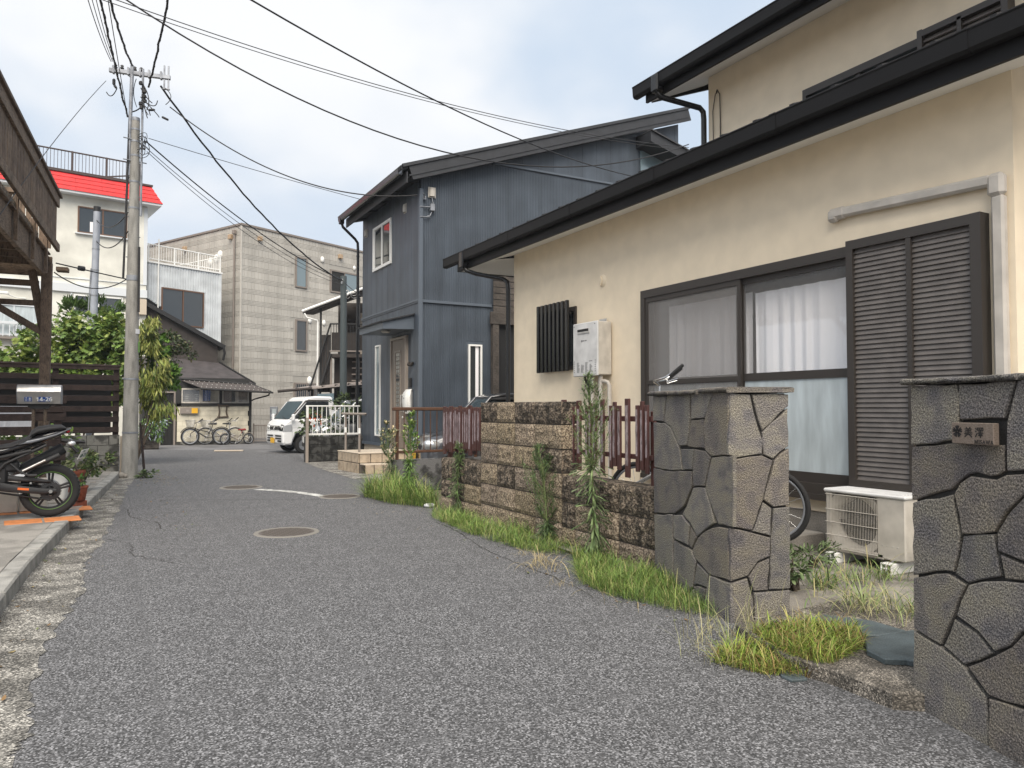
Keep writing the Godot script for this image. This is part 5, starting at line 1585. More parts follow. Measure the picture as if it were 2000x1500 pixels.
func clutter() -> void:
	rng.seed = 33
	var o := pot("terracotta_pot", "small terracotta pot on a brick by the kerb behind the motorcycle", v3(-0.29, 0.20, -11.35), 0.19, 0.11, M.terracotta)
	single("clay_brick", MB.new().chamfer(v3(0, 0.035, 0), v3(0.21, 0.075, 0.11), 0.006), M.terracotta, "flat clay brick under the small terracotta pot", "brick", v3(-0.31, 0.124, -11.35), 0.5)
	pot("brown_pot", "larger brown clay pot with a leafy shrub before the block base", v3(-0.42, 0.124, -13.2), 0.34, 0.17, M.terracotta)
	pot("white_bucket", "white plastic square bucket behind the motorcycle wheel", v3(-0.56, 0.124, -12.2), 0.43, 0.135, M.white, true)
	for i in 3:
		single("planter_box", MB.new().chamfer(v3(0, 0.20, 0), v3(0.30, 0.40, 0.24), 0.015), M.ivory, ["pale grey square planter nearest the motorcycle wheel", "pale grey square planter in the middle of the row", "pale grey square planter farthest along the row"][i], "planter", v3(-0.78 - i * 0.31, 0.124, -11.15 + i * 0.05), 0.05, "pale planters behind the motorcycle")
	var t := MB.new()
	rng.seed = 2
	for i in 10: t.ball(v3(rf(-0.25, 0.25), rf(0.0, 0.06), rf(-0.08, 0.08)), v3(rf(0.05, 0.1), rf(0.02, 0.05), rf(0.04, 0.07)), 8)
	single("plastic_wrap", t, M.whitecloth, "crumpled clear plastic lying on the pale planters", "wrap", v3(-0.95, 0.54, -11.1), 0.1)
	# white stone at the pole foot
	t = MB.new()
	t.ball(v3(0, 0.05, 0), v3(0.09, 0.07, 0.06), 8); t.ball(v3(0.08, 0.04, 0.03), v3(0.05, 0.05, 0.05), 8)
	single("white_stone", t, M.concrete, "pale rough stone at the foot of the concrete pole", "stone", v3(0.30, 0, -17.0))

# ---------------------------------------------------------------- poles and wires
func poles() -> void:
	var b := v3(0.456, 0, -17.1)
	var o := thing("utility_pole", "round concrete utility pole with a steel crossarm at its head", "utility pole", b)
	part("shaft", MB.new().cyl(v3(0, -0.2, 0), v3(0, 7.42, 0), 0.158, 0.082, 24), M.pole, o)
	part("top_cap", MB.new().cyl(v3(0, 7.40, 0), v3(0, 7.47, 0), 0.086, 0.084, 20), M.galv, o)
	var m := MB.new()
	for y in [0.9, 2.0, 4.05, 5.55, 6.1, 6.65, 6.95, 7.2]: m.cyl(v3(0, y, 0), v3(0, y + 0.035, 0), 0.163 - y * 0.0102, 0.163 - y * 0.0102, 20, false)
	m.cyl(v3(0, 4.06, 0), v3(0, 4.16, 0), 0.125, 0.124, 20)
	part("band", m, M.galv, o)
	m = MB.new()
	for i in 12:
		var a := 0.5 + (i % 2) * 2.6
		var y := 1.6 + i * 0.42
		m.cyl(v3(cos(a), 0, sin(a)) * (0.15 - y * 0.01) + Vector3.UP * y, v3(cos(a), 0, sin(a)) * (0.185 - y * 0.01) + Vector3.UP * y, 0.012, 0.012, 6)
	for y in [6.55, 7.0]: m.tube([v3(-0.22, y, 0.08), v3(0.22, y, -0.02)], 0.012, 6)
	part("bolt", m, M.galv, o)
	var r := Vector3(0.8757, 0, 0.4827)    # across the lane
	var f := Vector3(-0.4827, 0, 0.8757)
	# steel risers and the crossarm
	part("riser", MB.new().cyl(r * -0.10 + f * 0.06 + Vector3.UP * 6.5, r * -0.055 + f * 0.06 + Vector3.UP * 8.55, 0.038, 0.038, 10), M.galv, o)
	part("riser", MB.new().cyl(r * 0.15 + f * 0.02 + Vector3.UP * 5.4, r * 0.15 + f * 0.02 + Vector3.UP * 8.5, 0.022, 0.022, 8), M.galv, o)
	var bx := Basis(r, Vector3.UP, f).rotated(Vector3.UP, 0.32)
	m = MB.new()
	m.chamfer(r * 0.08 + Vector3.UP * 8.40, Vector3(1.16, 0.085, 0.075), 0.008, bx)
	for x in [-0.50, -0.22, 0.0, 0.17, 0.4]: m.chamfer(r * 0.08 + bx.x * x + Vector3.UP * 8.42, Vector3(0.04, 0.16, 0.10), 0.006, bx)
	for x in [0.46, 0.54]:
		m.chamfer(r * 0.08 + bx.x * x + Vector3.UP * 8.53, Vector3(0.03, 0.24, 0.04), 0.005, bx)
		m.chamfer(r * 0.08 + bx.x * x + Vector3.UP * 8.25, Vector3(0.03, 0.24, 0.04), 0.005, bx)
	m.chamfer(r * 0.08 + bx.x * 0.5 + Vector3.UP * 8.15, Vector3(0.14, 0.03, 0.05), 0.005, bx)
	part("crossarm", m, M.galv, o)
	rng.seed = 44
	m = MB.new()
	for i in 7: m.chamfer(r * rf(0.13, 0.22) + f * rf(0.0, 0.09) + Vector3.UP * (7.66 + i * 0.085), Vector3(rf(0.05, 0.09), 0.08, 0.07), 0.015, bx.rotated(Vector3.UP, rf(-0.5, 0.5)))
	m.chamfer(r * 0.36 + f * 0.05 + Vector3.UP * 7.62, Vector3(0.13, 0.05, 0.05), 0.02, bx.rotated(f, 0.15))
	m.chamfer(r * 0.64 + f * 0.05 + Vector3.UP * 7.44, Vector3(0.14, 0.045, 0.05), 0.015, bx.rotated(f, -0.4))
	m.chamfer(r * -0.45 + f * 0.03 + Vector3.UP * 8.22, Vector3(0.06, 0.14, 0.05), 0.02, bx)
	m.chamfer(r * -0.42 + f * 0.03 + Vector3.UP * 8.12, Vector3(0.05, 0.10, 0.05), 0.02, bx.rotated(f, 0.6))
	for q in [-0.46, -0.34, -0.1, 0.02]: m.lathe([Vector2(0, 0.0), Vector2(0.03, 0.0), Vector2(0.04, 0.03), Vector2(0.022, 0.05), Vector2(0.035, 0.075), Vector2(0, 0.1)], Transform3D(Basis(), r * 0.08 + bx.x * q + Vector3.UP * 8.45), 10)
	part("insulator", m, M.plastic, o)
	m = MB.new()
	var loop := func(a: Vector3, b2: Vector3, bulge: Vector3, rr: float):
		var pts := []
		for i in 13:
			var t := i / 12.0
			pts.append(a.lerp(b2, t) + bulge * 4 * t * (1 - t))
		m.tube(pts, rr, 5)
	for i in 10:
		loop.call(r * rf(0.08, 0.16) + Vector3.UP * rf(6.55, 7.1) + f * 0.08, r * rf(0.1, 0.25) + Vector3.UP * rf(6.6, 7.15) + f * 0.08, r * rf(0.05, 0.2) + Vector3.UP * rf(-0.2, 0.15) + f * rf(-0.05, 0.1), 0.007)
	for i in 7:
		loop.call(r * rf(0.12, 0.2) + Vector3.UP * rf(7.7, 8.2) + f * 0.06, r * rf(0.25, 0.6) + Vector3.UP * rf(7.4, 7.95) + f * 0.06, r * rf(-0.05, 0.12) + Vector3.UP * rf(-0.18, 0.02), 0.010)
	loop.call(r * -0.4 + Vector3.UP * 8.1, r * -0.62 + Vector3.UP * 8.02, Vector3.UP * -0.12, 0.01)
	loop.call(r * -0.28 + Vector3.UP * 8.38, r * -0.07 + Vector3.UP * 8.2, Vector3.UP * 0.1, 0.008)
	loop.call(r * -0.08 + Vector3.UP * 7.6, r * 0.16 + Vector3.UP * 7.75, Vector3.UP * -0.03, 0.014)
	loop.call(r * 0.0 + Vector3.UP * 8.3, r * 0.02 + Vector3.UP * 7.7, r * -0.06, 0.008)
	loop.call(r * 0.6 + Vector3.UP * 8.1, r * 0.62 + Vector3.UP * 7.75, r * 0.12, 0.008)
	part("jumper_cables", m, M.wire, o).set_meta("kind", "stuff")
	m = MB.new()
	m.tube([r * -0.15 + f * 0.10 + Vector3.UP * 4.1, r * -0.125 + f * 0.09 + Vector3.UP * 5.2, r * -0.10 + f * 0.09 + Vector3.UP * 6.4, r * -0.09 + f * 0.07 + Vector3.UP * 7.5, r * -0.05 + f * 0.07 + Vector3.UP * 8.4], 0.022, 8)
	m.tube([r * 0.155 + f * 0.05 + Vector3.UP * 3.4, r * 0.145 + f * 0.05 + Vector3.UP * 4.75], 0.022, 8)
	part("cable_guard", m, M.wire, o)
	part("sticker", MB.new().box(v3(0.10, 3.0, 0.09), v3(0.10, 0.10, 0.006), Basis(Vector3.UP, 0.75)), M.whitecloth, o)
	part("sticker", MB.new().box(v3(0.135, 2.68, 0.02), v3(0.10, 0.22, 0.006), Basis(Vector3.UP, 1.3)), M.lime, o)
	o = thing("steel_pole", "slim pale grey steel pole with a black cap behind the slatted fence", "pole", v3(-0.30, 0, -21.72))
	part("shaft", MB.new().cyl(v3(-0.05, 0, 0), v3(0.03, 6.5, 0), 0.098, 0.080, 20), M.steelpole, o)
	part("cap", MB.new().cyl(v3(0.03, 6.49, 0), v3(0.03, 6.62, 0), 0.083, 0.083, 20), M.black, o)
	m = MB.new()
	for y in [2.75, 3.6, 4.3, 4.95, 5.5]: m.cyl(v3(-0.05 + y * 0.0123, y, 0), v3(-0.05 + y * 0.0123, y + 0.03, 0), 0.105 - y * 0.0028, 0.105 - y * 0.0028, 16, false)
	m.tube([v3(-0.13, 2.4, 0.03), v3(-0.12, 4.0, 0.03), v3(-0.08, 5.0, 0.03)], 0.018, 6)
	part("band", m, M.galv, o)
	o = thing("dark_steel_post", "dark grey steel post holding cables before the outside stairs", "pole", v3(7.05, 0, -24.6))
	part("shaft", MB.new().cyl(v3(0, 0, 0), v3(-0.03, 5.9, 0), 0.125, 0.105, 20), M.pole2, o)
	m = MB.new()
	m.chamfer(v3(-0.1, 5.70, 0.08), v3(0.07, 0.18, 0.06), 0.02)
	for i in 5: m.ring(v3(rf(0.0, 0.35), rf(5.2, 5.45), 0.1), Vector3(rf(-1, 1), rf(-1, 1), 1).normalized(), rf(0.06, 0.12), 0.008, 14, 5)
	part("cable_clamp", m, M.steel, o)

func catenary(q: Array, ext: float) -> Array:
	var a := v3(q[0], q[1], q[2])
	var b := v3(q[3], q[4], q[5])
	var pts := []
	var n := 32 if ext < 1.5 else 48
	for i in n + 1:
		var t := i / float(n) * ext
		var p := a.lerp(b, t)
		p.y -= 4.0 * q[6] * (t * (1.0 - t) if t <= 1.0 else 1.0 - t)
		pts.append(p)
	return pts

func wires() -> void:
	rng.seed = 71
	for q in WIRES:
		var m := MB.new()
		var pts := catenary(q, q[8])
		if q[7] > 0.015:     # lashed bundles waver a little
			for i in range(1, pts.size() - 1): pts[i] += v3(rf(-1, 1), rf(-1, 1), rf(-1, 1)) * 0.012
		m.tube(pts, q[7], 6)
		if q[7] > 0.015 and q[8] > 1.5:
			var p2 := []
			for i in pts.size() * 4 - 4:
				var p: Vector3 = pts[i / 4].lerp(pts[i / 4 + 1], (i % 4) / 4.0)
				p2.append(p + v3(cos(i * 1.1), sin(i * 1.1), 0) * 0.018)
			m.tube(p2, 0.008, 5)
		single("overhead_wire", m, M.wire if q[7] > 0.0085 else M.wirethin, q[9], "wire", Vector3.ZERO, 0.0, "overhead wires along the lane")
	# splice box hanging on the deck cable
	single("cable_splice", MB.new().cyl(v3(-0.05, 0, 0), v3(0.05, 0, 0), 0.045, 0.045, 12), M.plastic, "small black splice case on the short cable by the deck post", "cable splice", v3(-0.42, 3.94, -15.35), 0.5)
const WIRES := [
	[13.400, 8.309, -14.636, 0.137, 8.025, -13.387, 0.387, 0.008, 1.2, "upper thin wire of the pair sweeping from the pole top to the blue roof"],
	[13.470, 8.263, -14.713, 0.154, 7.996, -13.493, 0.365, 0.007, 1.2, "lower thin wire of the pair sweeping from the pole top to the blue roof"],
	[13.055, 8.212, -14.258, 0.198, 8.169, -13.577, 1.486, 0.014, 1.25, "thick black cable sagging low in front of the blue gable"],
	[10.157, 6.491, -12.720, 0.966, 5.814, -7.986, 0.292, 0.010, 2.2, "black cable coming from overhead down to the cream house eave"],
	[0.912, 8.187, -16.953, 6.929, 5.723, -24.467, 0.522, 0.022, 1.0, "thick black cable from the crossarm down to the dark steel post"],
	[1.088, 7.746, -16.872, 5.890, 6.069, -14.973, 0.590, 0.013, 1.0, "service cable from the pole to the bracket on the blue house"],
	[0.693, 7.016, -16.888, 6.031, 6.465, -17.509, 0.031, 0.007, 1.0, "thin service line running from mid pole to the blue house wall"],
	[0.648, 6.953, -16.916, 6.928, 5.758, -24.466, 0.299, 0.014, 1.0, "upper of three communication cables from the pole to the dark steel post"],
	[0.669, 6.804, -16.910, 6.930, 5.671, -24.469, 0.322, 0.007, 1.0, "middle of three communication cables from the pole to the dark steel post"],
	[0.670, 6.740, -16.911, 6.931, 5.585, -24.471, 0.383, 0.007, 1.0, "lowest of three communication cables from the pole to the dark steel post"],
	[-0.011, 8.539, -17.048, -0.364, 8.279, -14.111, 0.065, 0.008, 3.5, "leftmost thin line running from the crossarm out over the lane"],
	[0.017, 8.539, -17.033, -0.304, 8.279, -14.078, 0.058, 0.007, 3.5, "second thin line from the left end of the crossarm"],
	[0.054, 8.541, -17.069, -0.244, 8.279, -14.045, 0.068, 0.007, 3.5, "third thin line from the left end of the crossarm"],
	[0.370, 8.478, -16.898, -0.040, 8.279, -13.932, 0.073, 0.020, 3.5, "thick twisted cable from the middle of the crossarm"],
	[0.301, 7.383, -16.862, -0.168, 7.450, -12.320, 0.010, 0.016, 3.0, "twisted cable rising past the crossarm from the pole head"],
	[0.280, 7.520, -16.868, -0.062, 7.505, -12.374, 0.023, 0.007, 3.0, "thin cable rising beside the twisted cable"],
	[0.681, 8.122, -16.968, 0.851, 8.611, -14.114, 0.070, 0.019, 3.5, "thick cable rising steeply right of the crossarm"],
	[-0.096, 8.117, -17.054, -1.137, 3.542, -10.144, -0.083, 0.006, 1.0, "thin wire from the crossarm down across the wooden deck"],
	[0.324, 4.044, -16.860, -0.769, 3.875, -14.612, 0.003, 0.012, 1.0, "short black cable from the pole collar to the deck post"],
	[0.324, 4.033, -16.860, -0.790, 3.701, -14.516, 0.226, 0.010, 1.0, "slack loop of cable between pole and deck post"],
	[0.341, 5.424, -16.913, -0.273, 6.260, -21.676, 0.244, 0.012, 1.0, "upper slack cable between concrete pole and steel pole"],
	[0.347, 5.036, -16.924, -0.276, 5.732, -21.697, 0.259, 0.012, 1.0, "lower slack cable between concrete pole and steel pole"],
	[6.929, 5.741, -24.467, 7.364, 4.489, -20.960, 0.176, 0.012, 1.0, "short dark cable from the steel post to behind the blue house"],
]

# ---------------------------------------------------------------- houses at the end of the lane
func win_local(o: Node3D, x0: float, x1: float, y0: float, y1: float, fr: float, fm: Material, gm: Material, split := true, gm2: Material = null) -> Node3D:   # on the local z = 0 face, facing +Z
	var m := MB.new()
	m.aabb(v3(x0 - fr, y0 - fr, -0.02), v3(x1 + fr, y0, 0.06)); m.aabb(v3(x0 - fr, y1, -0.02), v3(x1 + fr, y1 + fr, 0.06))
	m.aabb(v3(x0 - fr, y0, -0.02), v3(x0, y1, 0.06)); m.aabb(v3(x1, y0, -0.02), v3(x1 + fr, y1, 0.06))
	if split: m.aabb(v3((x0 + x1) / 2 - 0.025, y0, 0.0), v3((x0 + x1) / 2 + 0.025, y1, 0.05))
	var w := part("window", m, fm, o)
	if split:
		part("pane", MB.new().aabb(v3(x0, y0, 0.005), v3((x0 + x1) / 2 - 0.026, y1, 0.02)), gm, w)
		part("pane", MB.new().aabb(v3((x0 + x1) / 2 + 0.026, y0, 0.005), v3(x1, y1, 0.03)), gm2 if gm2 else gm, w)
	else: part("pane", MB.new().aabb(v3(x0, y0, 0.005), v3(x1, y1, 0.02)), gm, w)
	return w

func white_house() -> void:
	var o := thing("white_house", "tall off white house with a red mansard edge and roof terrace", "house", v3(1.377, 0, -33.361), 0.158)
	var m := MB.new()
	m.aabb(v3(-14, 0, -9), v3(0, 9.9, 0))
	part("wall", m, M.housewhite, o)
	m = MB.new()
	m.aabb(v3(-14, 5.89, 0.001), v3(0.02, 6.20, 0.09))
	m.aabb(v3(-14, 6.42, 0.001), v3(0.01, 6.44, 0.03)); m.aabb(v3(-0.12, 6.42, 0.001), v3(0.012, 9.6, 0.012))
	part("grey_band", m, M.bandgrey, o)
	part("service_box", MB.new().chamfer(v3(-0.28, 5.5, 0.09), v3(0.55, 0.62, 0.16), 0.01), M.tiletop, o)
	m = MB.new()
	m.aabb(v3(-14, 9.64, -9.4), v3(0.44, 9.73, 0.44))
	part("eave", m, M.bandgrey, o)
	# mansard: four courses of red sheet, front and right
	for i in 4:
		var t0 := i / 4.0
		var t1 := (i + 1) / 4.0
		var y0 := lerpf(9.73, 10.46, t0)
		var y1 := lerpf(9.73, 10.46, t1)
		var q0 := lerpf(0.46, 0.10, t0) + 0.02
		var q1 := lerpf(0.46, 0.10, t1)
		var x := -14.0
		m = MB.new()
		m.quad(v3(q0, y0, q0), v3(q0, y0, -9.4), v3(q1, y1, -9.4), v3(q1, y1, q1))
		m.quad(v3(x, y0, q0), v3(q0, y0, q0), v3(q1, y1, q1), v3(x, y1, q1))
		m.quad(v3(x, y0, q0 - 0.05), v3(q0 - 0.05, y0, q0 - 0.05), v3(q0, y0, q0), v3(x, y0, q0))
		part("roof_course", m, M.redroof, o)
		for k in 8: part("seam", MB.new().box(v3(-0.9 - k * 1.7 - (i % 2) * 0.8, (y0 + y1) / 2, (q0 + q1) / 2), v3(0.012, y1 - y0, 0.02), Basis(Vector3.RIGHT, -0.46)), M.redlamp, o)
	part("parapet_cap", MB.new().aabb(v3(-14, 10.46, -9.3), v3(0.16, 10.53, 0.16)), M.railbrown, o)
	# terrace railing
	var rail := Node3D.new()
	rail.name = "terrace_railing"
	o.add_child(rail)
	part("top_rail", MB.new().chamfer(v3(-7.1, 11.34, -0.05), v3(13.6, 0.05, 0.06), 0.01), M.railbrown, rail)
	part("bottom_rail", MB.new().chamfer(v3(-7.1, 10.60, -0.05), v3(13.6, 0.04, 0.04), 0.01), M.railbrown, rail)
	part("side_rail", MB.new().chamfer(v3(-0.32, 11.34, -1.8), v3(0.06, 0.05, 3.6), 0.01), M.railbrown, rail)
	for i in 5: part("post", MB.new().chamfer(v3(-0.32 - i * 1.18, 10.95, -0.05), v3(0.075, 0.84, 0.075), 0.01), M.railbrown, rail)
	for i in 52: part("bar", MB.new().cyl(v3(-0.45 - i * 0.118, 10.6, -0.05), v3(-0.45 - i * 0.118, 11.33, -0.05), 0.010, 0.010, 6), M.railbrown, rail)
	part("stair_rail", MB.new().box(v3(-1.0, 11.0, -1.2), v3(1.9, 0.05, 0.05), Basis(Vector3(0, 0, 1), 0.24)), M.railbrown, rail)
	for i in 12: part("bar", MB.new().cyl(v3(-0.3, 10.6, -0.3 - i * 0.28), v3(-0.3, 11.33, -0.3 - i * 0.28), 0.010, 0.010, 6), M.railbrown, rail)
	win_local(o, -2.42, -0.79, 8.27, 9.21, 0.05, M.winbrown, M.glassdark)
	part("sill", MB.new().aabb(v3(-2.55, 8.17, 0.0), v3(-0.66, 8.215, 0.12)), M.bandgrey, o)
	part("curtain", MB.new().aabb(v3(-2.05, 8.3, 0.021), v3(-1.92, 8.7, 0.024)), M.curtain, o)
	win_local(o, -2.5, -0.92, 5.05, 5.76, 0.06, M.white, M.glassdark)
	part("frame_edge", MB.new().aabb(v3(-2.66, 4.0, 0.0), v3(-2.60, 5.86, 0.05)), M.bandgrey, o)
	win_local(o, -5.4, -3.5, 4.15, 5.2, 0.06, M.bandgrey, M.frost)
	part("ledge", MB.new().aabb(v3(-8, 3.95, 0.0), v3(-3.3, 4.02, 0.3)), M.gatebrown, o)
	for i in 10: part("balcony_bar", MB.new().aabb(v3(-5.4 + i * 0.2, 4.05, 0.2), v3(-5.37 + i * 0.2, 4.5, 0.22)), M.bandgrey, o)
	part("balcony_rail", MB.new().aabb(v3(-5.5, 4.5, 0.18), v3(-3.4, 4.6, 0.24)), M.bandgrey, o)
	m = MB.new()
	m.tube([v3(-6, 6.9, 0.05), v3(-4.2, 6.88, 0.05), v3(-4.0, 6.75, 0.05), v3(-4.0, 6.3, 0.05)], 0.02, 6)
	part("conduit", m, M.bandgrey, o)
	m = MB.new()
	m.chamfer(v3(-4.8, 5.62, 0.25), v3(0.32, 0.10, 0.10), 0.02); m.tube([v3(-4.7, 5.6, 0.2), v3(-4.4, 5.5, 0.1), v3(-4.1, 5.5, 0.02)], 0.02, 6)
	part("camera_lamp", m, M.white, o)

func white_annex() -> void:
	var o := thing("white_annex", "white corrugated metal annex with a roof balcony and brown framed window", "house", v3(1.455, 0, -33.886), 0.4425)
	var m := MB.new()
	var lo := func(x: float) -> float: return 5.97 - x * 0.551
	m.prism(PackedVector2Array([Vector2(0, lo.call(0.0)), Vector2(3.32, lo.call(3.32)), Vector2(3.32, 7.46), Vector2(0, 7.46)]), Transform3D(Basis(), v3(0, 0, -4.0)), 3.985)
	part("wall", m, M.corrwhite, o)
	m = MB.new()
	var x := 0.03
	while x < 3.28:
		for s in ([[lo.call(x), 4.93], [6.52, 7.46]] if x > 0.54 and x < 2.53 else [[lo.call(x), 7.46]]):
			m.quad(v3(x, s[0], -0.014), v3(x + 0.012, s[0], 0.012), v3(x + 0.012, s[1], 0.012), v3(x, s[1], -0.014))
			m.quad(v3(x + 0.012, s[0], 0.012), v3(x + 0.078, s[0], 0.012), v3(x + 0.078, s[1], 0.012), v3(x + 0.012, s[1], 0.012))
			m.quad(v3(x + 0.078, s[0], 0.012), v3(x + 0.09, s[0], -0.014), v3(x + 0.09, s[1], -0.014), v3(x + 0.078, s[1], 0.012))
		x += 0.118
	part("corrugated_sheet", m, M.corrwhite, o)
	part("corner_trim", MB.new().aabb(v3(3.28, lo.call(3.3), -0.02), v3(3.35, 7.46, 0.03)), M.corrwhite, o)
	part("parapet_cap", MB.new().aabb(v3(-0.02, 7.46, -4.0), v3(3.38, 7.53, 0.06)), M.white, o)
	win_local(o, 0.62, 2.45, 4.99, 6.45, 0.05, M.winbrown, M.glassdark)
	var rail := Node3D.new()
	rail.name = "balcony_railing"
	o.add_child(rail)
	part("top_rail", MB.new().chamfer(v3(1.65, 8.24, -0.02), v3(3.34, 0.045, 0.05), 0.008), M.white, rail)
	part("bottom_rail", MB.new().chamfer(v3(1.65, 7.64, -0.02), v3(3.3, 0.04, 0.04), 0.008), M.white, rail)
	part("side_rail", MB.new().chamfer(v3(3.3, 8.24, -1.9), v3(0.05, 0.045, 3.8), 0.008), M.white, rail)
	for q in [0.02, 1.15, 2.24, 3.3]: part("post", MB.new().chamfer(v3(q, 7.88, -0.02), v3(0.055, 0.72, 0.055), 0.008), M.white, rail)
	for i in 29: part("bar", MB.new().cyl(v3(0.12 + i * 0.111, 7.64, -0.02), v3(0.12 + i * 0.111, 8.24, -0.02), 0.011, 0.011, 6), M.white, rail)
	for i in 20: part("bar", MB.new().cyl(v3(3.3, 7.64, -0.2 - i * 0.18), v3(3.3, 8.24, -0.2 - i * 0.18), 0.011, 0.011, 6), M.white, rail)
	m = MB.new()
	m.tube([v3(0.42, 8.5, 0.05), v3(0.42, 5.35, 0.05), v3(0.0, 5.33, 0.05)], 0.03, 6)
	part("conduit", m, M.white, o)

func shed() -> void:
	var Z := -31.1
	var o := thing("shed_house", "low dark roofed workshop with white block wall and lean-to awning", "shed", v3(3.4, 0, Z))
	var m := MB.new()
	m.aabb(v3(2.40, -0.2, Z - 0.14), v3(5.06, 0.12, Z - 0.0))
	wpart("foundation", m, M.greyblock, o)
	rng.seed = 6
	for j in 7:
		for i in 7:
			var x0 := 2.42 + i * 0.40 - (0.2 if j % 2 else 0.0)
			var a := maxf(x0, 2.42)
			var b := minf(x0 + 0.40, 5.05)
			if b - a < 0.03: continue
			wpart("block", MB.new().chamfer(v3((a + b) / 2, 0.12 + j * 0.198 + 0.099, Z - 0.06), v3(b - a - 0.003, 0.194, 0.13), 0.004), M.shedblock, o)
	m = MB.new()
	m.aabb(v3(1.2, -0.2, Z - 4.2), v3(5.06, 2.45, Z - 0.3))
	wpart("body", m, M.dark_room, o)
	m = MB.new()
	m.aabb(v3(5.06, -0.2, Z - 0.3), v3(5.15, 2.4, Z + 0.05)); m.aabb(v3(2.40, 1.50, Z - 0.2), v3(5.06, 1.60, Z + 0.06))
	m.aabb(v3(2.36, 1.50, Z - 0.2), v3(2.55, 2.6, Z + 0.06)); m.aabb(v3(3.94, 1.6, Z - 0.2), v3(4.03, 2.5, Z + 0.05))
	m.aabb(v3(2.55, 2.20, Z - 0.2), v3(5.06, 2.6, Z + 0.02)); m.aabb(v3(1.2, 2.06, Z - 0.25), v3(2.36, 2.7, Z - 0.05))
	m.aabb(v3(1.2, -0.2, Z - 0.25), v3(1.80, 2.06, Z - 0.05))
	wpart("timber_frame", m, M.shedtimber, o)
	m = MB.new()
	m.aabb(v3(1.80, 0, Z - 0.2), v3(1.85, 2.06, Z - 0.02)); m.aabb(v3(2.30, 0, Z - 0.2), v3(2.37, 2.06, Z - 0.02)); m.aabb(v3(1.85, 2.0, Z - 0.2), v3(2.30, 2.06, Z - 0.02))
	var dr := wpart("door", m, M.gatebrown, o)
	for i in 9: wpart("slat", MB.new().chamfer(v3(1.875 + i * 0.05, 1.0, Z - 0.1), v3(0.035, 1.98, 0.03), 0.004), M.shedtimber, dr)
	for q in [[2.56, 3.25], [3.27, 3.93], [4.04, 4.58], [4.60, 5.05]]:
		m = MB.new()
		m.aabb(v3(q[0], 1.61, Z - 0.02), v3(q[0] + 0.045, 2.19, Z + 0.03)); m.aabb(v3(q[1] - 0.045, 1.61, Z - 0.02), v3(q[1], 2.19, Z + 0.03))
		m.aabb(v3(q[0] + 0.045, 1.61, Z - 0.02), v3(q[1] - 0.045, 1.665, Z + 0.03)); m.aabb(v3(q[0] + 0.045, 2.13, Z - 0.02), v3(q[1] - 0.045, 2.19, Z + 0.03))
		var w := wpart("window", m, M.ivory, o)
		wpart("pane", MB.new().aabb(v3(q[0] + 0.045, 1.665, Z - 0.005), v3(q[1] - 0.045, 2.13, Z + 0.003)), M.glass, w)
	m = MB.new()
	for i in 5: m.aabb(v3(2.6, 1.62 + i * 0.075, Z - 0.22), v3(3.2, 1.67 + i * 0.075, Z - 0.12))
	wpart("stacked_boards", m, M.greyblock, o)
	wpart("blue_cloth", pleats(v3(3.30, 0, Z - 0.12), v3(3.62, 0, Z - 0.12), 1.7, 2.18, 0.02, 2.0, 1.0), M.bluecloth, o)
	wpart("inner_wall", MB.new().aabb(v3(3.62, 1.62, Z - 0.25), v3(3.94, 2.19, Z - 0.24)), M.shedblock, o)
	wpart("inner_panel", MB.new().aabb(v3(4.08, 1.65, Z - 0.2), v3(4.42, 2.1, Z - 0.18)), M.winbrown, o)
	wpart("inner_panel", MB.new().aabb(v3(4.62, 1.62, Z - 0.25), v3(5.05, 2.19, Z - 0.24)), M.tilebeige, o)
	# main roof
	m = MB.new()
	var rq := func(a: Vector3, b: Vector3, c: Vector3, d: Vector3, th: float):
		var up := (b - a).cross(d - a).normalized() * th
		m.quad(a, b, c, d); m.quad(d - up, c - up, b - up, a - up)
		m.quad(a - up, b - up, b, a); m.quad(b - up, c - up, c, b); m.quad(c - up, d - up, d, c); m.quad(d - up, a - up, a, d)
	rq.call(v3(0.7, 2.72, Z), v3(5.25, 2.40, Z), v3(4.22, 3.34, Z - 2.4), v3(0.9, 3.62, Z - 2.4), 0.05)
	wpart("roof", m, M.shedroof, o)
	m = MB.new()
	m.tube([v3(0.7, 2.68, Z + 0.02), v3(5.3, 2.36, Z + 0.02)], 0.05, 8)
	m.tube([v3(5.28, 2.41, Z), v3(4.24, 3.36, Z - 2.4)], 0.045, 8)
	m.tube([v3(4.35, 4.02, Z - 2.2), v3(4.40, 3.75, Z - 2.2), v3(4.35, 3.45, Z - 2.25)], 0.05, 8)
	wpart("gutter", m, M.black, o)
	# upper dark wall under the annex with its sloping verge
	m = MB.new()
	m.prism(PackedVector2Array([Vector2(0.6, 3.3), Vector2(4.15, 3.2), Vector2(4.15, 4.2), Vector2(1.6, 5.55), Vector2(0.6, 5.55)]), Transform3D(Basis(), v3(0, 0, Z - 2.6)), 0.15)
	wpart("upper_wall", m, M.stairbrown, o)
	m = MB.new()
	slab_roof(m, v3(4.45, 4.08, Z - 2.2), v3(4.45, 4.08, Z - 3.6), v3(-3.2, 1.76, 0), 0.16)
	wpart("verge_roof", m, M.black, o)
	# awning of corrugated sheet with bright screw caps
	m = MB.new()
	var a0 := v3(2.55, 2.49, Z + 0.03)
	var b0 := v3(5.2, 2.36, Z + 0.03)
	var a1 := v3(3.18, 2.19, Z + 0.82)
	var b1 := v3(5.76, 2.07, Z + 0.82)
	var n := 40
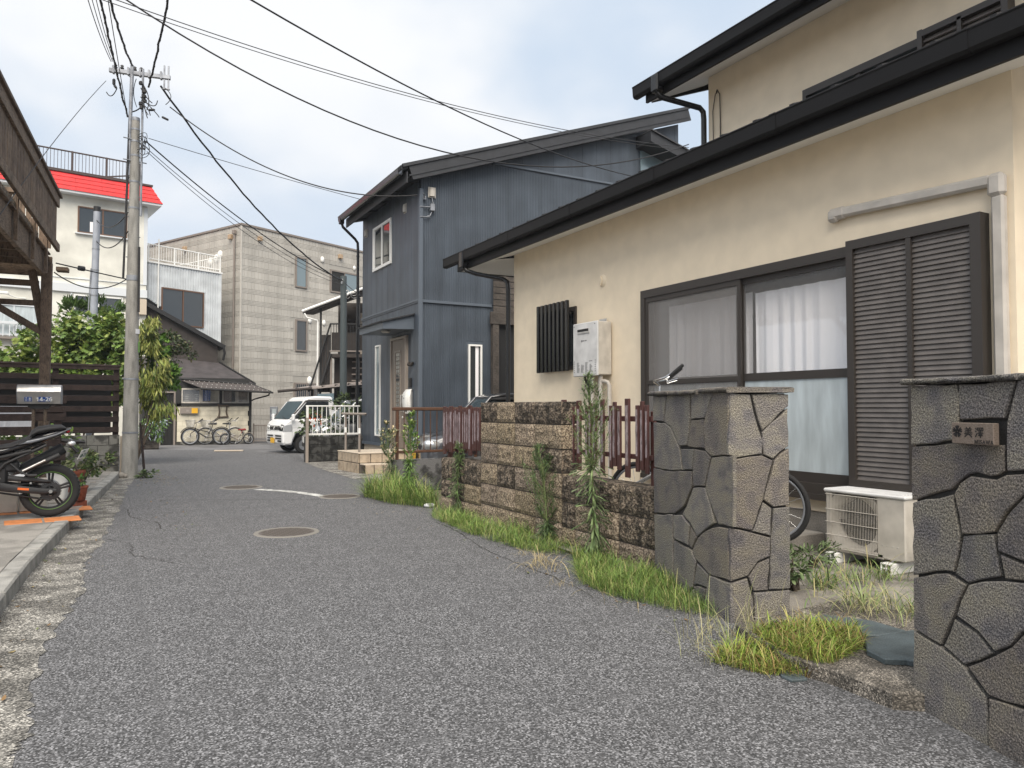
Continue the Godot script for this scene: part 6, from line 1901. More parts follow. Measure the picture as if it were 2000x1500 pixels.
	for i in n:
		var t0 := i / float(n)
		var t1 := (i + 1) / float(n)
		var h0 := 0.012 if i % 2 else 0.0
		var h1 := 0.0 if i % 2 else 0.012
		m.quad(a1.lerp(b1, t0) + Vector3.UP * h0, a1.lerp(b1, t1) + Vector3.UP * h1, a0.lerp(b0, t1) + Vector3.UP * h1, a0.lerp(b0, t0) + Vector3.UP * h0)
		m.quad(a0.lerp(b0, t0) + Vector3.UP * (h0 - 0.01), a0.lerp(b0, t1) + Vector3.UP * (h1 - 0.01), a1.lerp(b1, t1) + Vector3.UP * (h1 - 0.01), a1.lerp(b1, t0) + Vector3.UP * (h0 - 0.01))
	var aw := wpart("awning", m, M.awning, o)
	m = MB.new()
	for k in [0.04, 0.45, 0.9]:
		for i in 15: m.ball(a0.lerp(b0, (i + 0.5) / 15.0).lerp(a1.lerp(b1, (i + 0.5) / 15.0), k) + Vector3.UP * 0.016, v3(0.018, 0.012, 0.018), 6)
	wpart("screw_caps", m, M.white, aw)
	m = MB.new()
	m.tube([a1 - Vector3.UP * 0.04, b1 + v3(0.08, -0.04, 0)], 0.035, 8)
	m.tube([v3(5.70, 2.03, Z + 0.8), v3(5.68, 1.93, Z + 0.75), v3(5.25, 1.78, Z + 0.1), v3(5.14, 1.72, Z + 0.06)], 0.03, 8)
	m.tube([b0, b1], 0.025, 6)
	wpart("awning_frame", m, M.black, aw)
	# letter box with orange sticker and the wooden frame hung on the wall
	o = thing("letter_box", "small brown letter box with an orange notice on the workshop wall", "letter box", v3(2.84, 1.2, Z + 0.01))
	part("case", MB.new().chamfer(v3(0, 0.12, 0.06), v3(0.64, 0.24, 0.12), 0.01), M.gatebrown, o)
	part("notice", MB.new().aabb(v3(0.08, 0.02, 0.121), v3(0.30, 0.22, 0.124)), M.yellow, o)
	text("lettering", "26-", 0.06, Transform3D(Basis(), v3(-0.06, 0.12, 0.1215)), M.ivory, o)
	m = MB.new()
	m.tube([v3(-0.22, 0.50, 0), v3(0.24, 0.47, 0)], 0.03, 6); m.tube([v3(-0.2, 0.03, 0), v3(0.22, 0.05, 0)], 0.03, 6)
	m.tube([v3(-0.15, 0.55, 0), v3(-0.12, 0.25, 0), v3(-0.15, 0.0, 0)], 0.03, 6); m.tube([v3(0.16, 0.52, 0), v3(0.13, 0.25, 0), v3(0.18, 0.02, 0)], 0.03, 6)
	single("branch_frame", m, M.timber, "rustic frame of branches hung on the white block wall", "frame", v3(4.06, 1.03, Z + 0.05))

func beige_building() -> void:
	var th := 0.448
	var o := thing("beige_apartment", "three storey beige apartment building clad in fine grooved siding", "building", v3(5.386, 0, -35.70), th)
	var H := 9.94
	part("wall", MB.new().aabb(v3(0.012, -0.2, -9.99), v3(14, H - 0.02, -0.012)), M.sidegap, o)
	# siding: a tall course of upright tiles, then three thin courses, repeated up the wall
	var holes := [[3.03, 3.80, 7.38, 8.99], [5.24, 7.22, 7.43, 8.66], [3.05, 3.82, 4.20, 5.86], [3.0, 4.6, 1.7, 2.7]]
	for side in 2:
		var m := MB.new()
		var len := 14.0 if side == 0 else 9.9
		var y := 0.0
		while y < H - 0.05:
			for c in [[0.34, 0.20], [0.065, 0.40], [0.065, 0.40], [0.065, 0.40]]:
				if y > H - 0.1: break
				var h: float = minf(c[0], H - 0.05 - y)
				var x := 0.004
				var k := 0
				while x < len:
					var w: float = minf(c[1] * (1.0 if c[1] > 0.3 or k % 3 else 0.8), len - x)
					k += 1
					var skip := false
					if side == 0:
						for q in holes:
							if x + w > q[0] and x < q[1] and y + h > q[2] and y < q[3]: skip = true
					if not skip:
						var z := 0.006 if c[0] > 0.1 else 0.008
						var g0 := 0.004
						var e := 0.006 if c[0] > 0.1 else 0.002
						var P := func(a: float, b: float, d: float) -> Vector3: return v3(a, b, d) if side == 0 else v3(-d, b, -len + a)
						var x0 := x + g0
						var x1 := x + w - g0
						var y0 := y + 0.005
						var y1 := y + h - 0.003
						m.quad(P.call(x0 + e, y0 + e, z), P.call(x1 - e, y0 + e, z), P.call(x1 - e, y1 - e, z), P.call(x0 + e, y1 - e, z))
						m.quad(P.call(x0, y0, -0.012), P.call(x1, y0, -0.012), P.call(x1 - e, y0 + e, z), P.call(x0 + e, y0 + e, z))
						m.quad(P.call(x0 + e, y1 - e, z), P.call(x1 - e, y1 - e, z), P.call(x1, y1, -0.012), P.call(x0, y1, -0.012))
						m.quad(P.call(x0, y0, -0.012), P.call(x0 + e, y0 + e, z), P.call(x0 + e, y1 - e, z), P.call(x0, y1, -0.012))
						m.quad(P.call(x1 - e, y0 + e, z), P.call(x1, y0, -0.012), P.call(x1, y1, -0.012), P.call(x1 - e, y1 - e, z))
					x += w
				y += h
		var s := part("siding_tiles", m, M.siding, o)
		s.set_meta("kind", "stuff")
	part("corner_trim", MB.new().chamfer(v3(0, H / 2, 0), v3(0.09, H - 0.06, 0.09), 0.02), M.siding, o)
	var m2 := MB.new()
	m2.aabb(v3(-0.06, H - 0.05, -10.05), v3(14.05, H + 0.04, 0.06))
	part("parapet_cap", m2, M.gatebrown, o)
	win_local(o, 3.11, 3.68, 7.49, 8.88, 0.07, M.gatebrown, M.glassblue, false)
	win_local(o, 3.15, 3.72, 4.31, 5.75, 0.07, M.gatebrown, M.glassdark, false)
	win_local(o, 5.33, 7.11, 7.53, 8.56, 0.08, M.gatebrown, M.dark_room, true, M.glassblue)
	win_local(o, 3.1, 4.5, 1.8, 2.6, 0.08, M.gatebrown, M.glassdark, true)
	for i in 12: part("window_bar", MB.new().aabb(v3(3.13 + i * 0.12, 1.8, 0.065), v3(3.15 + i * 0.12, 2.6, 0.08)), M.gatebrown, o)
	var hood := func(x: float, y: float, s: float, white: bool):
		var mb := MB.new()
		if white:
			mb.ball(v3(x, y, 0.02), v3(s * 0.34, s * 0.52, s * 0.3), 12)
			part("vent_hood", mb, M.white, o)
		else:
			mb.chamfer(v3(x, y, 0.08), v3(s, s, 0.16), 0.015)
			part("vent_box", mb, M.ventbeige, o)
	hood.call(4.72, 9.05, 0.32, true); hood.call(6.9, 8.95, 0.26, true); hood.call(3.95, 5.83, 0.3, true); hood.call(4.85, 5.8, 0.3, true); hood.call(3.97, 2.8, 0.42, true)
	hood.call(0.95, 9.42, 0.2, false); hood.call(5.88, 9.4, 0.22, false)
	for q in [[-0.75, 9.42], [-4.6, 9.35]]: part("vent_box", MB.new().chamfer(v3(-0.08, q[1], q[0]), v3(0.16, 0.22, 0.22), 0.015), M.ventbeige, o)
	for q in [[-2.4, 8.45], [-1.9, 8.55], [-1.6, 8.7]]: part("vent_hood", MB.new().ball(v3(-0.03, q[1], q[0]), v3(0.14, 0.2, 0.13), 10), M.white, o)
	m2 = MB.new()
	m2.cyl(v3(-0.09, 0, -0.42), v3(-0.09, 9.55, -0.42), 0.045, 0.045, 10)
	m2.chamfer(v3(-0.10, 9.6, -0.42), v3(0.16, 0.2, 0.16), 0.02)
	part("downspout", m2, M.gatebrown, o)

func yard_things() -> void:
	# small things between the workshop and the apartment building
	var o := thing("meter_box", "grey electric meter box on the beige building", "meter box", v3(6.12, 0.95, -31.55), -0.3)
	part("case", MB.new().chamfer(v3(0, 0.25, 0), v3(0.30, 0.56, 0.22), 0.01), M.galv, o)
	part("glass_front", MB.new().aabb(v3(-0.07, 0.14, 0.111), v3(0.10, 0.44, 0.116)), M.frost, o)
	o = thing("low_gate", "low brown metal gate of upright bars beside the workshop", "gate", v3(5.3, 0, -31.4), -0.2)
	part("top_rail", MB.new().chamfer(v3(0.3, 0.72, 0), v3(0.62, 0.04, 0.04), 0.006), M.gatebrown, o)
	part("bottom_rail", MB.new().chamfer(v3(0.3, 0.08, 0), v3(0.62, 0.04, 0.04), 0.006), M.gatebrown, o)
	for x in [0.0, 0.62]: part("post", MB.new().chamfer(v3(x, 0.4, 0), v3(0.05, 0.8, 0.05), 0.006), M.gatebrown, o)
	for i in 9: part("bar", MB.new().aabb(v3(0.05 + i * 0.06, 0.08, -0.01), v3(0.07 + i * 0.06, 0.72, 0.01)), M.gatebrown, o)
	o = thing("gate_wall", "short grey brown gate wall behind the white truck", "wall", v3(6.05, 0, -31.6), -0.3)
	part("panel", MB.new().chamfer(v3(0.35, 0.5, 0), v3(0.75, 1.0, 0.1), 0.008), M.gatebrown, o)
	part("pillar", MB.new().chamfer(v3(0, 0.52, 0.0), v3(0.12, 1.1, 0.16), 0.008), M.gatebrown, o)
	# outside stairs of the dark apartment house behind the blue one; local axes face the camera
	o = thing("outside_stairs", "dark steel outside stairs and landing behind the blue house", "stairs", v3(6.35, 0, -27.2), -0.4)
	var m := MB.new()
	slab_roof(m, v3(-0.05, 4.90, 0.3), v3(3.2, 6.2, 0.3), v3(0, 0.25, -2.2), 0.09)
	var rf_ := part("roof", m, M.stairbrown, o)
	m = MB.new()
	m.tube([v3(-0.05, 4.92, 0.34), v3(3.2, 6.22, 0.34)], 0.05, 8)
	part("gutter", m, M.white, rf_)
	for x in [0.56, 1.95]: part("post", MB.new().chamfer(v3(x, 3.2, 0), v3(0.07, 3.6 + x * 0.5, 0.07), 0.008), M.black, o)
	m = MB.new()
	m.tube([v3(0.02, 4.85, 0.3), v3(0.1, 4.7, 0.3), v3(0.44, 4.62, 0.1), v3(0.47, 4.5, 0.1), v3(0.47, 1.9, 0.1)], 0.035, 8)
	part("downpipe", m, M.white, o)
	part("landing", MB.new().aabb(v3(0.92, 3.28, -1.2), v3(3.0, 3.40, 0.1)), M.stairbrown, o)
	part("rail", MB.new().chamfer(v3(1.9, 4.5, 0.1), v3(2.0, 0.05, 0.05), 0.008), M.black, o)
	part("rail", MB.new().chamfer(v3(1.9, 3.50, 0.1), v3(2.0, 0.05, 0.05), 0.008), M.gatebrown, o)
	for i in 20: part("bar", MB.new().aabb(v3(0.93 + i * 0.1, 3.5, 0.09), v3(0.95 + i * 0.1, 4.5, 0.11)), M.black, o)
	part("screen_panel", MB.new().aabb(v3(0.95, 3.5, -0.05), v3(2.9, 4.2, -0.03)), M.stairbrown, o)
	part("side_panel", MB.new().aabb(v3(0.56, 2.0, 0.0), v3(0.92, 4.1, 0.03)), M.stairbrown, o)
	for i in 4: part("slat", MB.new().aabb(v3(0.58 + i * 0.09, 2.0, 0.03), v3(0.62 + i * 0.09, 4.1, 0.05)), M.black, o)
	part("under_panel", MB.new().aabb(v3(0.98, 0.5, -0.6), v3(3.0, 3.28, -0.55)), M.stairbrown, o)
	part("post", MB.new().chamfer(v3(0.95, 1.7, 0.05), v3(0.07, 3.2, 0.07), 0.008), M.gatebrown, o)
	m = MB.new()
	m.tube([v3(0.20, 2.0, 0.3), v3(0.92, 4.48, 0.12)], 0.035, 6); m.tube([v3(0.55, 2.0, 0.3), v3(0.95, 3.4, 0.12)], 0.05, 6)
	part("stringer", m, M.black, o)
	for i in 9: part("tread", MB.new().chamfer(v3(2.0, 1.5 + i * 0.235, -0.3 - i * 0.03), v3(0.7, 0.045, 0.28), 0.005), M.gatebrown, o)
	part("wall", MB.new().aabb(v3(0.9, 0, -6), v3(8, 5.6, -2.2)), M.stairbrown, o)
	part("door_light", MB.new().aabb(v3(1.75, 3.5, -2.19), v3(2.1, 5.2, -2.15)), M.tiletop, o)
	# brown carport roof over the truck bed
	o = thing("carport", "low brown carport roof behind the white truck cab", "carport", v3(5.48, 0, -26.66), -0.503)
	m = MB.new()
	slab_roof(m, v3(0.0, 2.03, 0.5), v3(2.9, 2.28, 0.5), v3(0.75, 0.28, -2.4), 0.05)
	part("roof", m, M.polycarb, o)
	m = MB.new()
	m.tube([v3(-0.02, 2.0, 0.52), v3(1.15, 2.10, 0.52)], 0.05, 8)
	for i in 6: m.chamfer(v3(0.6 + i * 0.45, 2.09 + i * 0.04, -0.6), v3(0.05, 0.06, 2.2), 0.006)
	part("frame", m, M.stairbrown, o)
	for x in [1.05, 2.6]: part("post", MB.new().chamfer(v3(x, 1.0, 0.1), v3(0.09, 2.1, 0.09), 0.008), M.stairbrown, o)
	single("timber_scrap", MB.new().chamfer(v3(0, 0.03, 0), v3(0.9, 0.04, 0.12), 0.006), M.tiletop, "pale plank lying on the asphalt before the white truck", "plank", v3(3.55, 0, -25.6), -0.35)

# ---------------------------------------------------------------- vehicles; local axes: +X forwards, +Z to the right
func wheel(o: Node3D, at: Vector3, r: float, w: float, rim: Material, spokes := 8) -> Node3D:
	var m := MB.new()
	var rows := []
	for q in [[r * 0.62, -0.5], [r * 0.93, -0.5], [r, -0.32], [r, 0.32], [r * 0.93, 0.5], [r * 0.62, 0.5]]: rows.append(Vector2(q[0], q[1] * w))
	m.lathe(rows, Transform3D(Basis(Vector3(1, 0, 0), Vector3(0, 0, 1), Vector3(0, -1, 0)), at), 32)
	var t := part("tyre", m, M.rubber, o)
	m = MB.new()
	m.cyl(at + v3(0, 0, -w * 0.30), at + v3(0, 0, w * 0.30), r * 0.62, r * 0.62, 28)
	m.ring(at + v3(0, 0, w * 0.4), Vector3(0, 0, 1), r * 0.6, r * 0.035, 28, 6)
	m.ring(at + v3(0, 0, -w * 0.4), Vector3(0, 0, 1), r * 0.6, r * 0.035, 28, 6)
	for s in [-1, 1]:
		for k in spokes:
			var a := TAU * k / spokes
			m.box(at + v3(cos(a) * r * 0.32, sin(a) * r * 0.32, s * w * 0.33), Vector3(r * 0.5, r * 0.12, w * 0.1), Basis(Vector3(0, 0, 1), a))
		m.cyl(at + v3(0, 0, s * w * 0.3), at + v3(0, 0, s * w * 0.42), r * 0.13, r * 0.11, 12)
	part("rim", m, rim, t)
	return t

# a body skin from side profiles: list of [x, y, half width]; rounded in cross section
func hull(stations: Array, k := 10) -> MB:
	# stations: [x, bottom y, top y, half width low, half width high, roundness]
	var m := MB.new()
	var rows := []
	for s in stations:
		var row := []
		for j in k * 2 + 2:
			var right := j <= k
			var t := (j / float(k)) if right else (2 * k + 1 - j) / float(k)
			var y := lerpf(s[1], s[2], t)
			var w := lerpf(s[3], s[4], smoothstep(0.0, 1.0, t))
			if t < 0.12: w -= (0.12 - t) * (0.12 - t) * 8.0 * s[5]
			if t > 0.82: w -= pow((t - 0.82) / 0.18, 2.0) * s[5] * 1.6
			row.append(v3(s[0], y, w if right else -w))
		rows.append(row)
	rows.reverse()
	m.loft(rows)
	for e in [0, rows.size() - 1]:
		var c := Vector3.ZERO
		for p in rows[e]: c += p
		c /= rows[e].size()
		for j in rows[e].size():
			var a: Vector3 = rows[e][j]
			var b: Vector3 = rows[e][(j + 1) % rows[e].size()]
			if e == 0: m.tri(a, c, b)
			else: m.tri(a, b, c)
	return m

func kei_truck() -> void:
	var yaw := atan2(-0.156, -0.988)
	var b := Basis(Vector3.UP, yaw)
	var o := thing("kei_truck", "white kei truck parked nose out beside the dark block wall", "truck", v3(5.47, 0, -23.6) - b * v3(0, 0, -0.60), yaw)
	var W := 0.735
	# lower cab: from the bumper to the back of the cab
	var m := MB.new()
	var pr := PackedVector2Array([Vector2(-0.98, 0.42), Vector2(-0.36, 0.42), Vector2(-0.33, 0.58), Vector2(-0.18, 0.70), Vector2(0.05, 0.72), Vector2(0.27, 0.62), Vector2(0.36, 0.40), Vector2(0.40, 0.28), Vector2(0.63, 0.27), Vector2(0.69, 0.34), Vector2(0.70, 0.60), Vector2(0.675, 0.70), Vector2(0.675, 0.86), Vector2(0.62, 0.97), Vector2(0.50, 1.06), Vector2(0.40, 1.08), Vector2(-0.98, 1.08)])
	lay_side(m, pr, W, 0.05)
	var body := part("cab", m, M.truckwhite, o)
	# upper cab: roof, pillars
	m = MB.new()
	lay_side(m, PackedVector2Array([Vector2(-0.98, 1.62), Vector2(0.02, 1.62), Vector2(-0.02, 1.70), Vector2(-0.14, 1.77), Vector2(-0.40, 1.80), Vector2(-0.90, 1.79), Vector2(-0.98, 1.74)]), W - 0.07, 0.05)
	for s in [-1, 1]:
		m.prism(PackedVector2Array([Vector2(0.47, 1.07), Vector2(0.40, 1.07), Vector2(-0.08, 1.63), Vector2(0.03, 1.63)]), Transform3D(Basis(), v3(0, 0, s * (W - 0.04) - 0.035)), 0.07)
		m.prism(PackedVector2Array([Vector2(-0.86, 1.07), Vector2(-0.98, 1.07), Vector2(-0.98, 1.64), Vector2(-0.80, 1.64)]), Transform3D(Basis(), v3(0, 0, s * (W - 0.04) - 0.03)), 0.06)
	part("cab_roof", m, M.truckwhite, o)
	m = MB.new()
	m.quad(v3(0.475, 1.085, -W + 0.07), v3(0.475, 1.085, W - 0.07), v3(0.03, 1.64, W - 0.10), v3(0.03, 1.64, -W + 0.10))
	m.quad(v3(0.03, 1.64, -W + 0.10), v3(0.03, 1.64, W - 0.10), v3(0.475, 1.085, W - 0.07), v3(0.475, 1.085, -W + 0.07))
	part("windscreen", m, M.glassblue, o)
	for s in [-1, 1]:
		m = MB.new()
		m.prism(PackedVector2Array([Vector2(0.36, 1.09), Vector2(-0.84, 1.09), Vector2(-0.80, 1.61), Vector2(-0.06, 1.61)]), Transform3D(Basis(), v3(0, 0, s * (W - 0.05) - 0.008)), 0.016)
		part("side_window", m, M.glassdark, o)
		m = MB.new()
		m.tube([v3(0.42, 1.14, s * (W - 0.015)), v3(0.0, 1.60, s * (W - 0.015)), v3(-0.12, 1.66, s * (W - 0.01)), v3(-0.8, 1.66, s * (W - 0.01))], 0.022, 6)
		part("rain_visor", m, M.stairbrown, o)
		m = MB.new()
		m.chamfer(v3(0.42, 1.13, s * (W + 0.13)), v3(0.08, 0.21, 0.15), 0.03)
		m.tube([v3(0.40, 1.08, s * W), v3(0.42, 1.06, s * (W + 0.1))], 0.018, 6)
		part("mirror", m, M.truckwhite, o)
		m = MB.new()
		for q in [[0.40, 0.72, 0.005, 0.7], ]: m.aabb(v3(0.398, 0.42, s * W - 0.002), v3(0.404, 1.07, s * W + 0.002))
		m.aabb(v3(-0.9, 0.80, s * W - 0.002), v3(0.398, 0.806, s * W + 0.002))
		m.aabb(v3(-0.88, 0.5, s * W - 0.002), v3(-0.874, 1.07, s * W + 0.002))
		part("door_gap", m, M.galv, o)
		m = MB.new()
		m.chamfer(v3(-0.75, 0.95, s * (W + 0.012)), v3(0.14, 0.03, 0.03), 0.008)
		part("door_handle", m, M.plastic, o)
		m = MB.new()
		m.prism(PackedVector2Array([Vector2(0.0, 0.0), Vector2(0.30, 0.0), Vector2(0.31, 0.13), Vector2(0.20, 0.22), Vector2(0.0, 0.20)]), Transform3D(Basis(Vector3(0, 0, -s), Vector3(-0.12, 1, 0).normalized(), Vector3(1, 0, 0)), v3(0.655, 0.70, s * (W - 0.03))), 0.035, 0.01)
		m.prism(PackedVector2Array([Vector2(0.40, 0.70), Vector2(0.68, 0.70), Vector2(0.66, 0.88), Vector2(0.42, 0.92)]), Transform3D(Basis(), v3(0, 0, s * W - 0.012)), 0.024)
		part("headlight", m, M.headlamp, o)
		m = MB.new()
		m.ball(v3(0.68, 0.80, s * (W - 0.16)), v3(0.02, 0.06, 0.07), 10)
		part("lamp_bulb", m, M.chrome, o)
	m = MB.new()
	m.chamfer(v3(0.685, 0.80, 0), v3(0.03, 0.13, 0.80), 0.01)
	part("grille", m, M.plastic, o)
	m = MB.new()
	m.ring(v3(0.703, 0.80, 0), Vector3(1, 0, 0), 0.045, 0.009, 18, 6); m.box(v3(0.703, 0.80, 0), v3(0.01, 0.02, 0.07)); m.aabb(v3(0.70, 0.83, -0.38), v3(0.706, 0.845, 0.38))
	part("emblem", m, M.chrome, o)
	m = MB.new()
	for y in [0.47, 0.55]:
		for i in 5: m.chamfer(v3(0.70, y, -0.55 + i * 0.10), v3(0.02, 0.05, 0.085), 0.006)
		for i in 5: m.chamfer(v3(0.70, y, 0.15 + i * 0.10), v3(0.02, 0.05, 0.085), 0.006)
	m.chamfer(v3(0.70, 0.39, -0.45), v3(0.02, 0.06, 0.3), 0.01); m.chamfer(v3(0.70, 0.39, 0.45), v3(0.02, 0.06, 0.3), 0.01)
	part("bumper_slots", m, M.plastic, o)
	part("number_plate", MB.new().chamfer(v3(0.722, 0.40, 0.1), v3(0.01, 0.165, 0.33), 0.004), M.yellow, o)
	part("wiper", MB.new().tube([v3(0.49, 1.09, -0.4), v3(0.42, 1.17, 0.1)], 0.008, 5), M.plastic, o)
	part("roof_fin", MB.new().aabb(v3(-1.02, 1.55, -W + 0.1), v3(-1.0, 1.90, W - 0.1)), M.glassblue, o)
	# load bed
	m = MB.new()
	m.chamfer(v3(-1.95, 0.62, 0), v3(1.85, 0.10, W * 2), 0.01)
	for s in [-1, 1]: m.chamfer(v3(-1.95, 0.80, s * (W - 0.02)), v3(1.85, 0.28, 0.035), 0.01)
	m.chamfer(v3(-2.86, 0.80, 0), v3(0.035, 0.28, W * 2), 0.01); m.chamfer(v3(-1.05, 1.1, 0), v3(0.05, 0.9, W * 2 - 0.1), 0.01)
	part("load_bed", m, M.truckwhite, o)
	part("chassis", MB.new().aabb(v3(-2.7, 0.35, -0.5), v3(0.4, 0.6, 0.5)), M.plastic, o)
	for x in [0.0, -1.9]:
		for s in [-1, 1]: wheel(o, v3(x, 0.272, s * 0.62), 0.272, 0.155, M.galv)

# closes a side outline to a body of the given half width with rounded long edges
func lay_side(m: MB, pr: PackedVector2Array, w: float, e: float) -> void:
	if Geometry2D.is_polygon_clockwise(pr): pr.reverse()
	m.prism(pr, Transform3D(Basis(), v3(0, 0, 0)), w, e)
	var q := PackedVector2Array()
	for p in pr: q.append(Vector2(-p.x, p.y))
	q.reverse()
	m.prism(q, Transform3D(Basis(Vector3(-1, 0, 0), Vector3.UP, Vector3(0, 0, -1)), Vector3.ZERO), w, e)

func hatchback(label: String, at: Vector3, yaw: float, paint: Material, plate: Material) -> Node3D:
	# origin: middle of the front bumper on the ground
	var o := thing("parked_car", label, "car", at, yaw)
	var W := 0.735
	var st := [
		[0.0, 0.38, 0.62, 0.52, 0.50, 0.06], [-0.06, 0.26, 0.78, 0.64, 0.58, 0.08], [-0.20, 0.20, 0.90, 0.71, 0.64, 0.10], [-0.45, 0.19, 0.98, W, 0.68, 0.10],
		[-0.80, 0.19, 1.03, W, 0.69, 0.09], [-1.4, 0.19, 1.04, W, 0.70, 0.06], [-2.4, 0.19, 1.05, W, 0.70, 0.06], [-3.2, 0.20, 1.06, W, 0.69, 0.06], [-3.36, 0.28, 1.0, 0.69, 0.66, 0.06], [-3.40, 0.34, 0.9, 0.66, 0.64, 0.06]]
	part("body", hull(st), paint, o)
	var roof := [[-1.32, 1.58, 1.64, 0.60, 0.56, 0.05], [-1.50, 1.57, 1.70, 0.63, 0.58, 0.06], [-2.2, 1.57, 1.735, 0.64, 0.60, 0.06], [-3.0, 1.56, 1.72, 0.63, 0.58, 0.06], [-3.22, 1.55, 1.66, 0.61, 0.56, 0.05]]
	part("roof", hull(roof), paint, o)
	var glass := [[-0.78, 1.0, 1.03, 0.67, 0.66, 0.02], [-1.34, 1.0, 1.60, 0.70, 0.585, 0.03], [-1.6, 1.0, 1.62, 0.70, 0.60, 0.03], [-3.1, 1.0, 1.60, 0.69, 0.59, 0.03], [-3.28, 1.0, 1.5, 0.67, 0.58, 0.03]]
	part("window_glass", hull(glass), M.glassdark, o)
	var m := MB.new()
	m.quad(v3(-0.79, 1.045, -0.60), v3(-0.79, 1.045, 0.60), v3(-1.325, 1.60, 0.52), v3(-1.325, 1.60, -0.52))
	m.quad(v3(-1.325, 1.60, -0.52), v3(-1.325, 1.60, 0.52), v3(-0.79, 1.045, 0.60), v3(-0.79, 1.045, -0.60))
	part("windscreen", m, M.glassblue, o)
	for s in [-1, 1]:
		m = MB.new()
		m.tube([v3(-0.76, 1.03, s * 0.665), v3(-1.33, 1.62, s * 0.575), v3(-1.6, 1.67, s * 0.60), v3(-3.1, 1.66, s * 0.59), v3(-3.3, 1.05, s * 0.66)], 0.035, 6)
		m.tube([v3(-2.05, 1.02, s * 0.705), v3(-2.1, 1.62, s * 0.61)], 0.035, 6)
		part("pillar", m, paint, o)
		m = MB.new()
		m.ball(v3(-0.20, 0.74, s * 0.60), v3(0.20, 0.11, 0.10), 12)
		part("headlight", m, M.headlamp, o)
		m = MB.new()
		m.ball(v3(-0.10, 0.42, s * 0.58), v3(0.06, 0.05, 0.05), 10)
		part("fog_lamp", m, M.headlamp, o)
		m = MB.new()
		m.chamfer(v3(-0.98, 1.10, s * 0.82), v3(0.10, 0.14, 0.18), 0.03)
		part("mirror", m, paint, o)
		m = MB.new()
		for x in [-1.02, -2.06, -3.0]: m.aabb(v3(x, 0.3, s * (W + 0.001)), v3(x + 0.006, 1.0, s * (W + 0.003)))
		part("door_gap", m, M.black, o)
		m = MB.new()
		for x in [-0.62, -2.85]: m.cyl(v3(x, 0.28, s * (W - 0.1)), v3(x, 0.28, s * (W + 0.004)), 0.33, 0.33, 24)
		part("wheel_arch", m, M.black, o)
		for x in [-0.62, -2.85]: wheel(o, v3(x, 0.28, s * 0.67), 0.28, 0.16, M.steel, 5)
	m = MB.new()
	m.chamfer(v3(-0.02, 0.70, 0), v3(0.06, 0.09, 0.8), 0.02); m.chamfer(v3(0.0, 0.36, 0), v3(0.05, 0.12, 0.9), 0.02)
	part("grille", m, M.plastic, o)
	m = MB.new()
	m.aabb(v3(0.005, 0.735, -0.42), v3(0.02, 0.752, 0.42)); m.aabb(v3(0.005, 0.65, -0.42), v3(0.02, 0.662, 0.42)); m.ball(v3(0.015, 0.70, 0), v3(0.012, 0.04, 0.055), 10)
	part("chrome_trim", m, M.chrome, o)
	part("number_plate", MB.new().chamfer(v3(0.035, 0.49, 0), v3(0.012, 0.165, 0.33), 0.004), plate, o)
	return o

